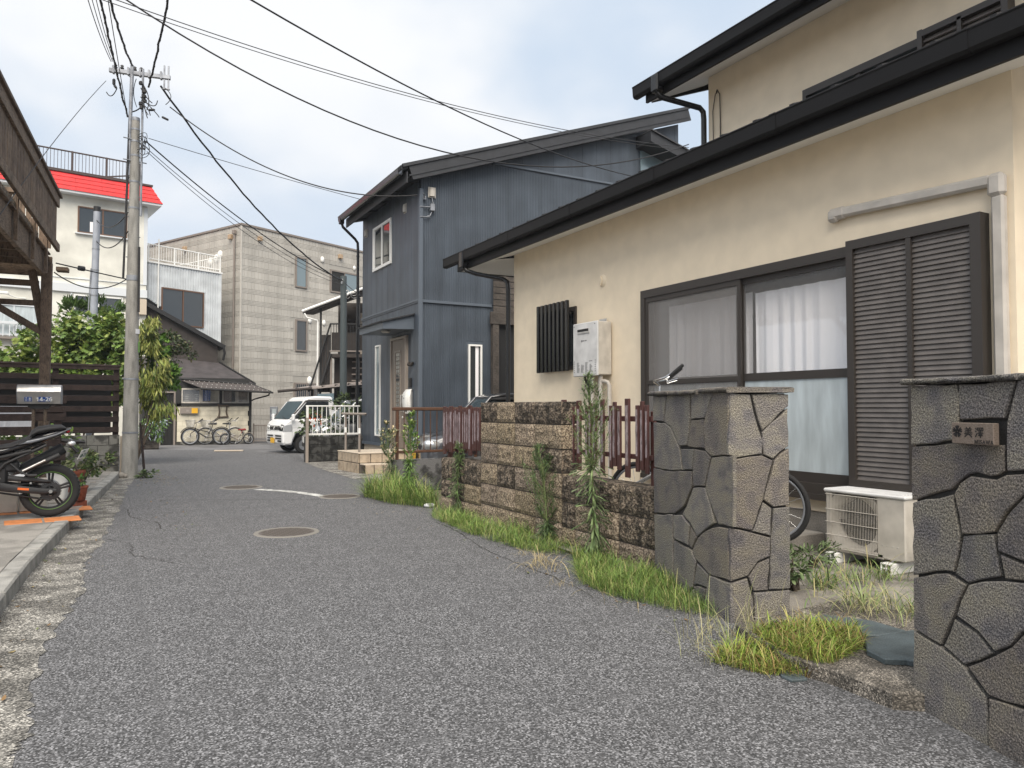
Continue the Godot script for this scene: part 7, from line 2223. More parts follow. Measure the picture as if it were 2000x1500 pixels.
func bicycle(called: String, label: String, at: Vector3, yaw: float, r: float, base: float, tyre_r: float, frame: Material, basket: bool, seat_m: Material, high := 0.0, lean := 0.05, guards := true, steer := 0.0) -> Node3D:
	# origin on the ground between the wheels
	var o := thing(called, label, "bicycle", at, yaw)
	o.rotation.x = lean
	var fw := v3(base / 2, r, 0)
	var bw := v3(-base / 2, r, 0)
	for c in [fw, bw]:
		var t := part("tyre", MB.new().ring(c, Vector3(0, 0, 1), r - tyre_r, tyre_r, 40, 8), M.rubber, o)
		part("rim", MB.new().ring(c, Vector3(0, 0, 1), r - tyre_r * 2.3, tyre_r * 0.55, 40, 6), M.galv, t)
		var m := MB.new()
		for k in 18:
			var a := TAU * k / 18
			m.tube([c + v3(cos(a + 0.3) * 0.025, sin(a + 0.3) * 0.025, 0.02 if k % 2 else -0.02), c + v3(cos(a), sin(a), 0) * (r - tyre_r * 2.4)], 0.0022, 4)
		m.cyl(c + v3(0, 0, -0.05), c + v3(0, 0, 0.05), 0.022, 0.022, 8)
		part("spokes", m, M.chrome, t)
	var bb := v3(-0.03, r * 0.86, 0)
	var st := v3(-base * 0.20, r * 2.05, 0)
	var hd := v3(base * 0.33, r * 2.02, 0)
	var hl := v3(base * 0.355, r * 1.72, 0)
	var m := MB.new()
	m.tube([bb, st], 0.017, 8); m.tube([hl, bb], 0.022, 8); m.tube([hd, hl], 0.022, 8)
	m.tube([hd + v3(-0.02, -0.05, 0), v3(-base * 0.12, r * 1.45, 0)], 0.016, 8)
	for s in [-0.045, 0.045]:
		m.tube([bb + v3(0, 0, s * 0.7), bw + v3(0, 0, s * 1.4)], 0.010, 6); m.tube([st + v3(0, -0.1, 0), bw + v3(0, 0, s * 1.4)], 0.009, 6)
		m.tube([hl, hl + v3(0.02, -0.03, s), fw + v3(-0.02, 0.12, s * 1.3), fw + v3(0, 0, s * 1.3)], 0.012, 6)
	part("frame", m, frame, o)
	m = MB.new()
	var hy := r * 2.35 + high
	var up := hy - hd.y
	var tb := Basis(Vector3.UP, steer)
	m.tube([hd, hd + v3(-0.03, up, 0)], 0.013, 6)
	for s in [-1, 1]: m.tube([hd + v3(-0.03, up, 0), hd + tb * v3(0.03, 0, s * 0.14) + v3(0, up + 0.04, 0), hd + tb * v3(-0.08, 0, s * 0.26) + v3(0, up + 0.07, 0), hd + tb * v3(-0.20, 0, s * 0.29) + v3(0, up + 0.15, 0)], 0.011, 6)
	part("handlebar", m, M.chrome, o)
	for s in [-1, 1]:
		part("grip", MB.new().tube([hd + tb * v3(-0.12, 0, s * 0.275) + v3(0, up + 0.082, 0), hd + tb * v3(-0.25, 0, s * 0.30) + v3(0, up + 0.19, 0)], 0.017, 8), M.rubber, o)
		part("brake_lever", MB.new().tube([hd + tb * v3(-0.09, 0, s * 0.27) + v3(0, up + 0.075, 0), hd + tb * v3(-0.10, 0, s * 0.27) + v3(0, up + 0.03, 0), hd + tb * v3(-0.20, 0, s * 0.30) + v3(0, up + 0.06, 0)], 0.006, 5), M.chrome, o)
	m = MB.new()
	m.tube([st, st + v3(-0.03, 0.12, 0)], 0.013, 6)
	m.loft([[st + v3(0.14, 0.13, -0.02), st + v3(0.14, 0.15, 0), st + v3(0.14, 0.13, 0.02), st + v3(0.14, 0.11, 0)], [st + v3(0, 0.13, -0.05), st + v3(0, 0.165, 0), st + v3(0, 0.13, 0.05), st + v3(0, 0.10, 0)], [st + v3(-0.12, 0.13, -0.10), st + v3(-0.12, 0.18, 0), st + v3(-0.12, 0.13, 0.10), st + v3(-0.12, 0.09, 0)], [st + v3(-0.17, 0.13, -0.06), st + v3(-0.17, 0.17, 0), st + v3(-0.17, 0.13, 0.06), st + v3(-0.17, 0.10, 0)]])
	part("saddle", m, seat_m, o)
	m = MB.new()
	m.ring(bb + v3(0, 0, 0.05), Vector3(0, 0, 1), 0.085, 0.010, 20, 5)
	m.tube([bb + v3(0, 0, 0.06), bb + v3(0.08, -0.15, 0.07)], 0.011, 6); m.tube([bb + v3(0, 0, -0.06), bb + v3(-0.08, 0.15, -0.07)], 0.011, 6)
	m.tube([bb + v3(-0.01, 0.08, 0.05), bw + v3(0, 0.04, 0.05)], 0.006, 4); m.tube([bb + v3(-0.01, -0.085, 0.05), bw + v3(0, -0.04, 0.05)], 0.006, 4)
	part("crank", m, M.steel, o)
	m = MB.new()
	for s in [-1, 1]: m.chamfer(bb + v3(0.08 * s, -0.15 * s, 0.1 * s), v3(0.09, 0.02, 0.06), 0.006)
	part("pedal", m, M.rubber, o)
	m = MB.new()
	for c in [[fw, 0.4, 2.5], [bw, 0.2, 3.0]]:
		var pts := []
		for i in 15:
			var a: float = lerpf(c[1], c[2], i / 14.0)
			pts.append(c[0] + v3(cos(a), sin(a), 0) * (r + 0.025))
		m.tube(pts, 0.016, 5)
	if guards: part("mudguard", m, frame, o)
	if basket:
		m = MB.new()
		var c := v3(base * 0.5, r * 2.12, 0)
		for j in 6:
			var t := j / 5.0
			var sx := lerpf(0.12, 0.17, t)
			var sz := lerpf(0.14, 0.19, t)
			var y := t * 0.24
			m.tube([c + v3(-sx, y, -sz), c + v3(sx, y, -sz), c + v3(sx, y, sz), c + v3(-sx, y, sz), c + v3(-sx, y, -sz)], 0.006 if j < 5 else 0.009, 5)
		for i in 7:
			var u := lerpf(-1, 1, i / 6.0)
			for s in [-1, 1]:
				m.tube([c + v3(0.12 * u, 0, 0.14 * s), c + v3(0.17 * u, 0.24, 0.19 * s)], 0.004, 4)
				m.tube([c + v3(0.12 * s, 0, 0.14 * u), c + v3(0.17 * s, 0.24, 0.19 * u)], 0.004, 4)
			m.tube([c + v3(0.12 * u, 0, -0.14), c + v3(0.12 * u, 0, 0.14)], 0.004, 4)
		part("basket", m, M.steel, o)
	return o

func bicycles() -> void:
	bicycle("bicycle", "black bicycle with front basket leaning nearest along the workshop wall", v3(3.38, 0.0, -30.42), PI - 0.12, 0.335, 1.10, 0.032, M.plastic, true, M.seat, 0.02, 0.08)
	bicycle("bicycle", "silver bicycle with basket standing behind the black one at the workshop", v3(3.95, 0.0, -30.82), PI - 0.05, 0.33, 1.08, 0.018, M.steel, true, M.seat, 0.05, -0.02)
	bicycle("bicycle", "small folding bicycle with a red saddle at the workshop corner", v3(4.52, 0.0, -30.45), PI + 0.25, 0.215, 0.92, 0.020, M.gatebrown, false, M.redseat, 0.35, 0.05)
	bicycle("bicycle", "silver bicycle standing behind the far stone gate wall", v3(5.045, 0.2, -5.38), atan2(0.931, -0.365), 0.335, 1.40, 0.024, M.steel, false, M.seat, 0.66, 0.0, false, 0.49)

func motorcycle() -> void:
	# origin: rear tyre contact; it points away from the lane
	var o := thing("motorcycle", "black sports motorcycle parked on the apron with its tail to the lane", "motorcycle", v3(-0.565, 0.130, -10.41), PI + 0.10)
	o.rotation.x = -0.05
	var R := 0.315
	var c := v3(0, R, 0)
	var m := MB.new()
	var rows := []
	for q in [[0.225, -0.055], [0.26, -0.075], [0.292, -0.068], [0.31, -0.04], [0.315, 0.0], [0.31, 0.04], [0.292, 0.068], [0.26, 0.075], [0.225, 0.055]]: rows.append(Vector2(q[0], q[1]))
	var axis := Basis(Vector3(1, 0, 0), Vector3(0, 0, 1), Vector3(0, -1, 0))
	m.lathe(rows, Transform3D(axis, c), 48)
	var t := part("tyre", m, M.rubber, o)
	m = MB.new()
	for k in 40:
		for s in [-1, 1]:
			var a := TAU * (k + (0.5 if s > 0 else 0.0)) / 40
			m.box(c + v3(cos(a), sin(a), 0) * 0.305 + v3(0, 0, s * 0.04), Vector3(0.010, 0.012, 0.055), Basis(Vector3(0, 0, 1), a).rotated(v3(cos(a), sin(a), 0), s * 0.5))
	part("tread", m, M.black, t)
	m = MB.new()
	m.lathe([Vector2(0.226, -0.06), Vector2(0.212, -0.055), Vector2(0.205, -0.03), Vector2(0.205, 0.03), Vector2(0.212, 0.055), Vector2(0.226, 0.06)], Transform3D(axis, c), 40)
	for k in 5:
		var a := TAU * k / 5 + 0.35
		for s in [-0.10, 0.10]: m.tube([c + v3(cos(a + s * 2), sin(a + s * 2), 0) * 0.05, c + v3(cos(a + s), sin(a + s), 0) * 0.215], 0.014, 6)
	m.cyl(c + v3(0, 0, -0.07), c + v3(0, 0, 0.07), 0.055, 0.055, 16)
	part("rim", m, M.plastic, t)
	m = MB.new()
	for s in [-1, 1]: m.ring(c + v3(0, 0, s * 0.0605), Vector3(0, 0, 1), 0.222, 0.0022, 44, 5)
	part("rim_stripe", m, M.lime, t)
	# sprocket, brake disc, chain on the near side (left of the machine, local -Z)
	m = MB.new()
	m.lathe([Vector2(0.06, 0.0), Vector2(0.105, 0.0), Vector2(0.105, 0.008), Vector2(0.06, 0.008)], Transform3D(Basis(Vector3(1, 0, 0), Vector3(0, 0, -1), Vector3(0, 1, 0)), c + v3(0, 0, -0.085)), 40)
	for k in 40:
		var a := TAU * k / 40
		m.box(c + v3(cos(a) * 0.108, sin(a) * 0.108, -0.089), Vector3(0.012, 0.008, 0.007), Basis(Vector3(0, 0, 1), a))
	for k in 5:
		var a := TAU * k / 5
		m.tube([c + v3(0, 0, -0.088), c + v3(cos(a) * 0.07, sin(a) * 0.07, -0.088)], 0.012, 5)
	part("sprocket", m, M.plastic, o)
	m = MB.new()
	m.lathe([Vector2(0.07, 0), Vector2(0.115, 0), Vector2(0.115, 0.005), Vector2(0.07, 0.005)], Transform3D(axis, c + v3(0, 0, 0.08)), 32)
	part("brake_disc", m, M.steel, o)
	m = MB.new()
	m.tube([c + v3(0, 0.108, -0.09), v3(0.52, 0.40, -0.09)], 0.012, 5); m.tube([c + v3(0, -0.108, -0.09), v3(0.52, 0.33, -0.09)], 0.012, 5)
	part("chain", m, M.black, o)
	m = MB.new()
	for s in [-1, 1]:
		m.loft([[v3(-0.06, 0.34, s * 0.12), v3(-0.06, 0.295, s * 0.12), v3(-0.06, 0.295, s * 0.09), v3(-0.06, 0.34, s * 0.09)], [v3(0.10, 0.355, s * 0.13), v3(0.10, 0.29, s * 0.13), v3(0.10, 0.29, s * 0.09), v3(0.10, 0.355, s * 0.09)], [v3(0.40, 0.42, s * 0.13), v3(0.40, 0.33, s * 0.13), v3(0.40, 0.33, s * 0.08), v3(0.40, 0.42, s * 0.08)], [v3(0.56, 0.46, s * 0.11), v3(0.56, 0.36, s * 0.11), v3(0.56, 0.36, s * 0.06), v3(0.56, 0.46, s * 0.06)]])
		m.chamfer(c + v3(-0.0, 0, s * 0.12), v3(0.05, 0.05, 0.03), 0.01)
	m.loft([[v3(0.0, 0.44, -0.12), v3(0.0, 0.425, -0.12), v3(0.0, 0.425, -0.07), v3(0.0, 0.44, -0.07)], [v3(0.12, 0.465, -0.125), v3(0.12, 0.43, -0.125), v3(0.12, 0.43, -0.07), v3(0.12, 0.47, -0.07)], [v3(0.42, 0.52, -0.125), v3(0.42, 0.46, -0.125), v3(0.42, 0.46, -0.07), v3(0.42, 0.52, -0.07)]])
	part("swing_arm", m, M.plastic, o)
	part("sticker", MB.new().box(v3(0.27, 0.36, -0.131), v3(0.11, 0.025, 0.003), Basis(Vector3(0, 0, 1), 0.13)), M.orangelamp, o)
	m = MB.new()
	m.cyl(c + v3(0, 0, -0.14), c + v3(0, 0, -0.125), 0.022, 0.022, 6)
	part("axle_nut", m, M.chrome, o)
	# tail: seat cowl, pillion pad, rider's seat
	var tail := [[-0.21, 1.045, 1.06, 0.015], [-0.13, 0.985, 1.045, 0.05], [0.02, 0.905, 1.02, 0.085], [0.15, 0.845, 0.98, 0.10], [0.30, 0.79, 0.91, 0.11], [0.46, 0.73, 0.86, 0.12], [0.62, 0.70, 0.84, 0.12]]
	rows = []
	for q in tail:
		var row := []
		for k in 12:
			var a := TAU * k / 12
			row.append(v3(q[0], lerpf(q[1], q[2], 0.5 + 0.5 * sin(a)), cos(a) * q[3] * (1.0 + 0.25 * sin(a))))
		rows.append(row)
	m = MB.new()
	m.loft(rows)
	part("tail_cowl", m, M.motopaint, o)
	m = MB.new()
	for s in [-1, 1]: m.loft([[v3(-0.20, 1.056, s * 0.02), v3(-0.20, 1.048, s * 0.026), v3(-0.20, 1.04, s * 0.02)], [v3(-0.05, 1.00, s * 0.088), v3(-0.05, 0.98, s * 0.100), v3(-0.05, 0.965, s * 0.088)], [v3(0.2, 0.945, s * 0.115), v3(0.2, 0.905, s * 0.13), v3(0.2, 0.875, s * 0.115)], [v3(0.34, 0.895, s * 0.12), v3(0.34, 0.875, s * 0.128), v3(0.34, 0.86, s * 0.12)]])
	part("side_panel", m, M.motogrey, o)
	m = MB.new()
	rows = []
	for q in [[-0.15, 1.045, 1.06, 0.05], [-0.10, 1.03, 1.095, 0.085], [0.02, 1.01, 1.095, 0.11], [0.14, 0.98, 1.075, 0.115], [0.20, 0.95, 1.03, 0.11], [0.22, 0.93, 0.97, 0.1]]:
		var row := []
		for k in 12:
			var a := TAU * k / 12
			row.append(v3(q[0], lerpf(q[1], q[2], 0.5 + 0.5 * sin(a)), cos(a) * q[3]))
		rows.append(row)
	m.loft(rows)
	part("pillion_seat", m, M.seat, o)
	m = MB.new()
	rows = []
	for q in [[0.20, 0.90, 0.99, 0.10], [0.26, 0.87, 0.945, 0.13], [0.40, 0.82, 0.885, 0.14], [0.55, 0.80, 0.86, 0.12], [0.70, 0.80, 0.87, 0.09], [0.78, 0.82, 0.89, 0.07]]:
		var row := []
		for k in 12:
			var a := TAU * k / 12
			row.append(v3(q[0], lerpf(q[1], q[2], 0.5 + 0.5 * sin(a)), cos(a) * q[3]))
		rows.append(row)
	m.loft(rows)
	part("rider_seat", m, M.seat, o)
	m = MB.new()
	rows = []
	for q in [[0.72, 0.83, 0.9, 0.08], [0.82, 0.80, 1.0, 0.14], [1.0, 0.78, 1.08, 0.17], [1.15, 0.80, 1.06, 0.16], [1.25, 0.86, 0.98, 0.1]]:
		var row := []
		for k in 12:
			var a := TAU * k / 12
			row.append(v3(q[0], lerpf(q[1], q[2], 0.5 + 0.5 * sin(a)), cos(a) * q[3]))
		rows.append(row)
	m.loft(rows)
	part("fuel_tank", m, M.motopaint, o)
	# rear fender, plate, indicators
	m = MB.new()
	m.loft([[v3(-0.10, 0.93, -0.05), v3(-0.10, 0.89, -0.05), v3(-0.10, 0.89, 0.05), v3(-0.10, 0.93, 0.05)], [v3(-0.22, 0.91, -0.045), v3(-0.22, 0.86, -0.045), v3(-0.22, 0.86, 0.045), v3(-0.22, 0.91, 0.045)], [v3(-0.35, 0.89, -0.04), v3(-0.35, 0.865, -0.04), v3(-0.35, 0.865, 0.04), v3(-0.35, 0.89, 0.04)]])
	m.loft([[v3(-0.20, 0.87, -0.04), v3(-0.16, 0.87, -0.04), v3(-0.16, 0.87, 0.04), v3(-0.20, 0.87, 0.04)], [v3(-0.29, 0.77, -0.06), v3(-0.25, 0.75, -0.06), v3(-0.25, 0.75, 0.06), v3(-0.29, 0.77, 0.06)]])
	part("rear_fender", m, M.plastic, o)
	m = MB.new()
	for s in [-1, 1]:
		m.tube([v3(-0.18, 0.885, s * 0.04), v3(-0.19, 0.88, s * 0.13)], 0.010, 6)
		m.ball(v3(-0.20, 0.88, s * 0.16), v3(0.045, 0.03, 0.035), 10)
	part("indicator", m, M.headlamp, o)
	part("tail_light", MB.new().ball(v3(-0.165, 1.01, 0), v3(0.03, 0.02, 0.035), 10), M.redlamp, o)
	var pl := part("number_plate", MB.new().chamfer(Vector3.ZERO, v3(0.23, 0.125, 0.004), 0.002), M.white, o)
	pl.transform = Transform3D(Basis(Vector3.UP, -PI / 2).rotated(Vector3(0, 0, 1), 0.42).rotated(Vector3.UP, -0.42), v3(-0.335, 0.735, 0.0))
	m = MB.new()
	var tt := Transform3D(Basis(), v3(0, 0, 0.003))
	strokes([[-0.4, 0.4, 0.4, 0.4, 0.14], [0, 0.4, 0, -0.4, 0.14], [-0.3, 0, 0.3, 0, 0.12]], tt.translated_local(v3(-0.04, 0.038, 0)), 0.026, m)
	strokes([[-0.4, 0.4, 0.4, 0.4, 0.14], [-0.2, 0.4, -0.35, -0.4, 0.14], [0.2, 0.4, 0.35, -0.4, 0.14]], tt.translated_local(v3(-0.01, 0.038, 0)), 0.026, m)
	part("lettering", m, M.plategreen, pl)
	text("lettering", "48-73", 0.05, Transform3D(Basis(), v3(0.01, -0.020, 0.003)), M.plategreen, pl, "Droid Sans", 700)
	# exhaust on the far side with its dark can, frame, engine, shock
	m = MB.new()
	m.cyl(v3(0.30, 0.55, 0.15), v3(-0.13, 0.79, 0.17), 0.055, 0.07, 18)
	m.ring(v3(-0.13, 0.79, 0.17), v3(-0.87, 0.48, 0.04).normalized(), 0.055, 0.014, 20, 6)
	m.cyl(v3(0.30, 0.55, -0.10), v3(-0.08, 0.745, -0.13), 0.03, 0.03, 10)
	part("exhaust", m, M.plastic, o)
	m = MB.new()
	m.tube([v3(0.36, 0.52, 0.14), v3(0.55, 0.42, 0.12), v3(0.75, 0.28, 0.08), v3(1.1, 0.25, 0.05)], 0.025, 8)
	m.cyl(v3(0.28, 0.57, -0.135), v3(0.06, 0.69, -0.16), 0.014, 0.014, 8)
	part("exhaust_pipe", m, M.steel, o)
	m = MB.new()
	for s in [-1, 1]:
		m.tube([v3(0.05, 0.86, s * 0.09), v3(0.45, 0.66, s * 0.11), v3(0.60, 0.46, s * 0.10)], 0.018, 6)
		m.tube([v3(0.20, 0.80, s * 0.1), v3(0.55, 0.72, s * 0.12), v3(1.1, 0.86, s * 0.1), v3(1.25, 0.9, s * 0.05)], 0.022, 6)
		m.tube([v3(0.40, 0.66, s * 0.12), v3(0.30, 0.56, s * 0.15), v3(0.22, 0.52, s * 0.17)], 0.012, 6)
		m.tube([v3(0.22, 0.52, s * 0.17), v3(0.14, 0.52, s * 0.2)], 0.018, 6)
		m.tube([v3(0.55, 0.40, s * 0.12), v3(0.62, 0.32, s * 0.18)], 0.016, 6)
		m.tube([v3(1.25, 0.95, s * 0.10), v3(1.47, R, s * 0.10)], 0.026, 8)
		m.tube([v3(1.22, 0.98, s * 0.08), v3(1.16, 1.02, s * 0.34)], 0.013, 6)
	part("frame", m, M.plastic, o)
	m = MB.new()
	m.chamfer(v3(0.72, 0.48, 0), v3(0.36, 0.28, 0.34), 0.05); m.chamfer(v3(0.90, 0.66, 0), v3(0.24, 0.26, 0.26), 0.03, Basis(Vector3(0, 0, 1), -0.4))
	m.cyl(v3(0.66, 0.44, -0.2), v3(0.66, 0.44, -0.165), 0.11, 0.12, 20); m.chamfer(v3(0.5, 0.52, 0), v3(0.16, 0.22, 0.2), 0.03)
	m.chamfer(v3(0.42, 0.62, 0.0), v3(0.22, 0.14, 0.18), 0.03)
	part("engine", m, M.plastic, o)
	m = MB.new()
	for i in 7: m.ring(v3(0.40 - i * 0.012, 0.52 + i * 0.022, 0), v3(-0.5, 0.87, 0).normalized(), 0.035, 0.008, 14, 5)
	for i in 6: m.ball(v3(0.50 + i * 0.05, 0.50 + 0.05 * sin(i * 2.0), -0.18), v3(0.012, 0.012, 0.008), 6)
	part("shock_spring", m, M.steel, o)
	m = MB.new()
	m.cyl(v3(0.2, 0.425, -0.132), v3(0.2, 0.425, -0.12), 0.012, 0.012, 8); m.cyl(v3(0.30, 0.30, -0.08), v3(0.30, 0.36, -0.08), 0.03, 0.03, 10)
	part("fasteners", m, M.chrome, o)
	wheel(o, v3(1.5, R - 0.015, 0), 0.30, 0.115, M.plastic, 5)
	m = MB.new()
	m.loft([[v3(1.22, 0.92, -0.10), v3(1.22, 1.08, -0.08), v3(1.22, 1.08, 0.08), v3(1.22, 0.92, 0.10)], [v3(1.40, 0.86, -0.12), v3(1.38, 1.0, -0.08), v3(1.38, 1.0, 0.08), v3(1.40, 0.86, 0.12)], [v3(1.50, 0.88, -0.05), v3(1.48, 0.93, -0.04), v3(1.48, 0.93, 0.04), v3(1.50, 0.88, 0.05)]])
	part("front_cowl", m, M.motopaint, o)
	part("side_stand", MB.new().tube([v3(0.62, 0.30, -0.12), v3(0.55, 0.0, -0.26)], 0.014, 6), M.plastic, o)

# ---------------------------------------------------------------- plants
func leaf_mesh(kind: String) -> ArrayMesh:
	var m := MB.new()
	var o := []
	if kind == "lobed":
		o = [[0, 0, 0], [0.22, 0.06, -0.02], [0.42, 0.02, -0.08], [0.26, 0.26, 0.02], [0.52, 0.36, -0.10], [0.22, 0.48, 0.02], [0.34, 0.74, -0.08], [0.12, 0.70, 0.0], [0, 1.0, -0.12]]
	elif kind == "oval":
		o = [[0, 0, 0], [0.2, 0.2, 0.03], [0.27, 0.5, 0.02], [0.18, 0.8, -0.05], [0, 1.0, -0.14]]
	elif kind == "thin":
		o = [[0, 0, 0], [0.05, 0.3, 0.0], [0.05, 0.65, -0.06], [0, 1.0, -0.18]]
	else:
		o = [[0, 0, 0], [0.09, 0.25, 0.0], [0.10, 0.55, -0.05], [0.05, 0.85, -0.15], [0, 1.0, -0.22]]
	var c := v3(0, 0.0, 0)
	for s in [1, -1]:
		for i in o.size() - 1:
			var a := v3(o[i][0] * s, o[i][1], o[i][2])
			var b := v3(o[i + 1][0] * s, o[i + 1][1], o[i + 1][2])
			var ca := v3(0, o[i][1], -0.06 * o[i][1])
			var cb := v3(0, o[i + 1][1], -0.12 * o[i + 1][1])
			if s > 0: m.quad(ca, a, b, cb)
			else: m.quad(ca, cb, b, a)
	return m.mesh()

func blade_mesh(bend: float, w: float) -> ArrayMesh:
	var m := MB.new()
	var n := 5
	var l := []
	for i in n + 1:
		var t := float(i) / n
		var a := bend * t
		var wd := w * (1.0 - t * t) * (0.6 + 0.8 * t * (1 - t) * 2.0)
		var p := v3(0, sin(a) / maxf(bend, 0.01), (1.0 - cos(a)) / maxf(bend, 0.01))
		l.append([p - v3(wd, 0, 0), p + v3(wd, 0, 0)])
	for i in n: m.quad(l[i][0], l[i][1], l[i + 1][1], l[i + 1][0])
	return m.mesh()

func scatter(called: String, mesh: Mesh, tr: Array, co: Array, m: Material, p: Node) -> MultiMeshInstance3D:
	var mm := MultiMesh.new()
	mm.transform_format = MultiMesh.TRANSFORM_3D
	mm.use_colors = true
	mm.mesh = mesh
	mm.instance_count = tr.size()
	for i in tr.size():
		mm.set_instance_transform(i, tr[i])
		mm.set_instance_color(i, co[i])
	var o := MultiMeshInstance3D.new()
	o.name = called
	o.multimesh = mm
	o.material_override = m
	p.add_child(o, true)
	o.set_meta("kind", "stuff")
	return o

func rdir() -> Vector3:
	return Vector3(rng.randfn(), rng.randfn(), rng.randfn()).normalized()

# a leafy shrub: blobs = [[centre, radii, count]...] in local axes
func shrub(called: String, label: String, cat: String, at: Vector3, blobs: Array, leaf: String, size: float, tones: Array, droop := 0.3, group := "", stems := 5, root := Vector3.ZERO) -> Node3D:
	var o := thing(called, label, cat, at, 0.0, group)
	var tr := []
	var co := []
	for b in blobs:
		var cl := []
		for k in maxi(6, int(b[2] / 55)): cl.append(b[0] + rdir() * b[1] * rf(0.45, 1.0))
		for k in b[2]:
			var c: Vector3 = cl[rng.randi_range(0, cl.size() - 1)]
			var p: Vector3 = c + rdir() * b[1] * pow(rng.randf(), 0.6) * 0.42
			var out: Vector3 = ((p - b[0]) / b[1]).normalized() + rdir() * 0.7
			var y := (out + Vector3.DOWN * droop * 2.0).normalized()
			var z := (Vector3.UP + rdir() * 0.8).normalized()
			var x := y.cross(z).normalized()
			z = x.cross(y)
			var s := size * rf(0.6, 1.25)
			tr.append(Transform3D(Basis(x * s, y * s, z * s), p))
			var t: Color = tones[rng.randi_range(0, tones.size() - 1)]
			var v := rf(0.75, 1.25)
			co.append(Color(t.r * v, t.g * v, t.b * v))
	scatter("foliage", leaf_mesh(leaf), tr, co, M.leaf, o)
	if stems:
		var m := MB.new()
		for k in stems:
			var b = blobs[k % blobs.size()]
			var e: Vector3 = b[0] + rdir() * b[1] * 0.6
			var s := root + Vector3(e.x * 0.1 + rf(-0.04, 0.04), 0, e.z * 0.1 + rf(-0.04, 0.04))
			m.tube([s, s.lerp(e, 0.4) + v3(rf(-0.05, 0.05), 0.05, rf(-0.05, 0.05)), e], 0.012 + size * 0.12, 6, 0.004)
		part("stems", m, M.bark, o)
	return o

func grass_patch(called: String, label: String, spots: Array, h0: float, h1: float, w: float, tones: Array, bend := 1.1) -> void:
	var tr := []
	var co := []
	for q in spots:
		var a := rf(0, TAU)
		var h: float = rf(h0, h1) * q[2]
		var b := Basis(Vector3.UP, a) * Basis(Vector3.RIGHT, rf(-0.15, 0.85))
		tr.append(Transform3D(b.scaled_local(Vector3(h, h, h)), Vector3(q[0], base_y(q[0], q[1]), q[1])))
		var t: Color = tones[rng.randi_range(0, tones.size() - 1)]
		var v := rf(0.7, 1.3)
		co.append(Color(t.r * v, t.g * v, t.b * v))
	var o := scatter(called, blade_mesh(bend, w), tr, co, M.blade, self)
	meta(o, label, "grass", "", "stuff")

func base_y(x: float, z: float) -> float:      # the ground level a plant stands on
	if Geometry2D.is_point_in_polygon(Vector2(x, z), PackedVector2Array([Vector2(3.45, -3.38), Vector2(3.25, -2.82), Vector2(3.29, -2.54), Vector2(3.42, -2.1), Vector2(4.6, -1.9), Vector2(4.75, -2.6), Vector2(4.5, -3.45)])): return 0.085
	return 0.03 if x > 4.2 and z > -4.9 else 0.002

func fill(poly: Array, n: int, clump := 0.0) -> Array:
	var p := PackedVector2Array()
	var lo := Vector2(1e9, 1e9)
	var hi := -lo
	for q in poly:
		p.append(Vector2(q[0], q[1]))
		lo = lo.min(p[-1]); hi = hi.max(p[-1])
	var out := []
	var cs := []
	for k in maxi(4, n / 110):
		for t in 30:
			var c := Vector2(rf(lo.x, hi.x), rf(lo.y, hi.y))
			if Geometry2D.is_point_in_polygon(c, p):
				cs.append([c, rf(0.4, 1.25)])
				break
	var guard := 0
	while out.size() < n and guard < n * 20:
		guard += 1
		var c = cs[rng.randi_range(0, cs.size() - 1)]
		var x: Vector2 = c[0] + Vector2(rng.randfn(), rng.randfn()) * 0.075 if rng.randf() < clump else Vector2(rf(lo.x, hi.x), rf(lo.y, hi.y))
		if Geometry2D.is_point_in_polygon(x, p): out.append([x.x, x.y, c[1]])
	return out

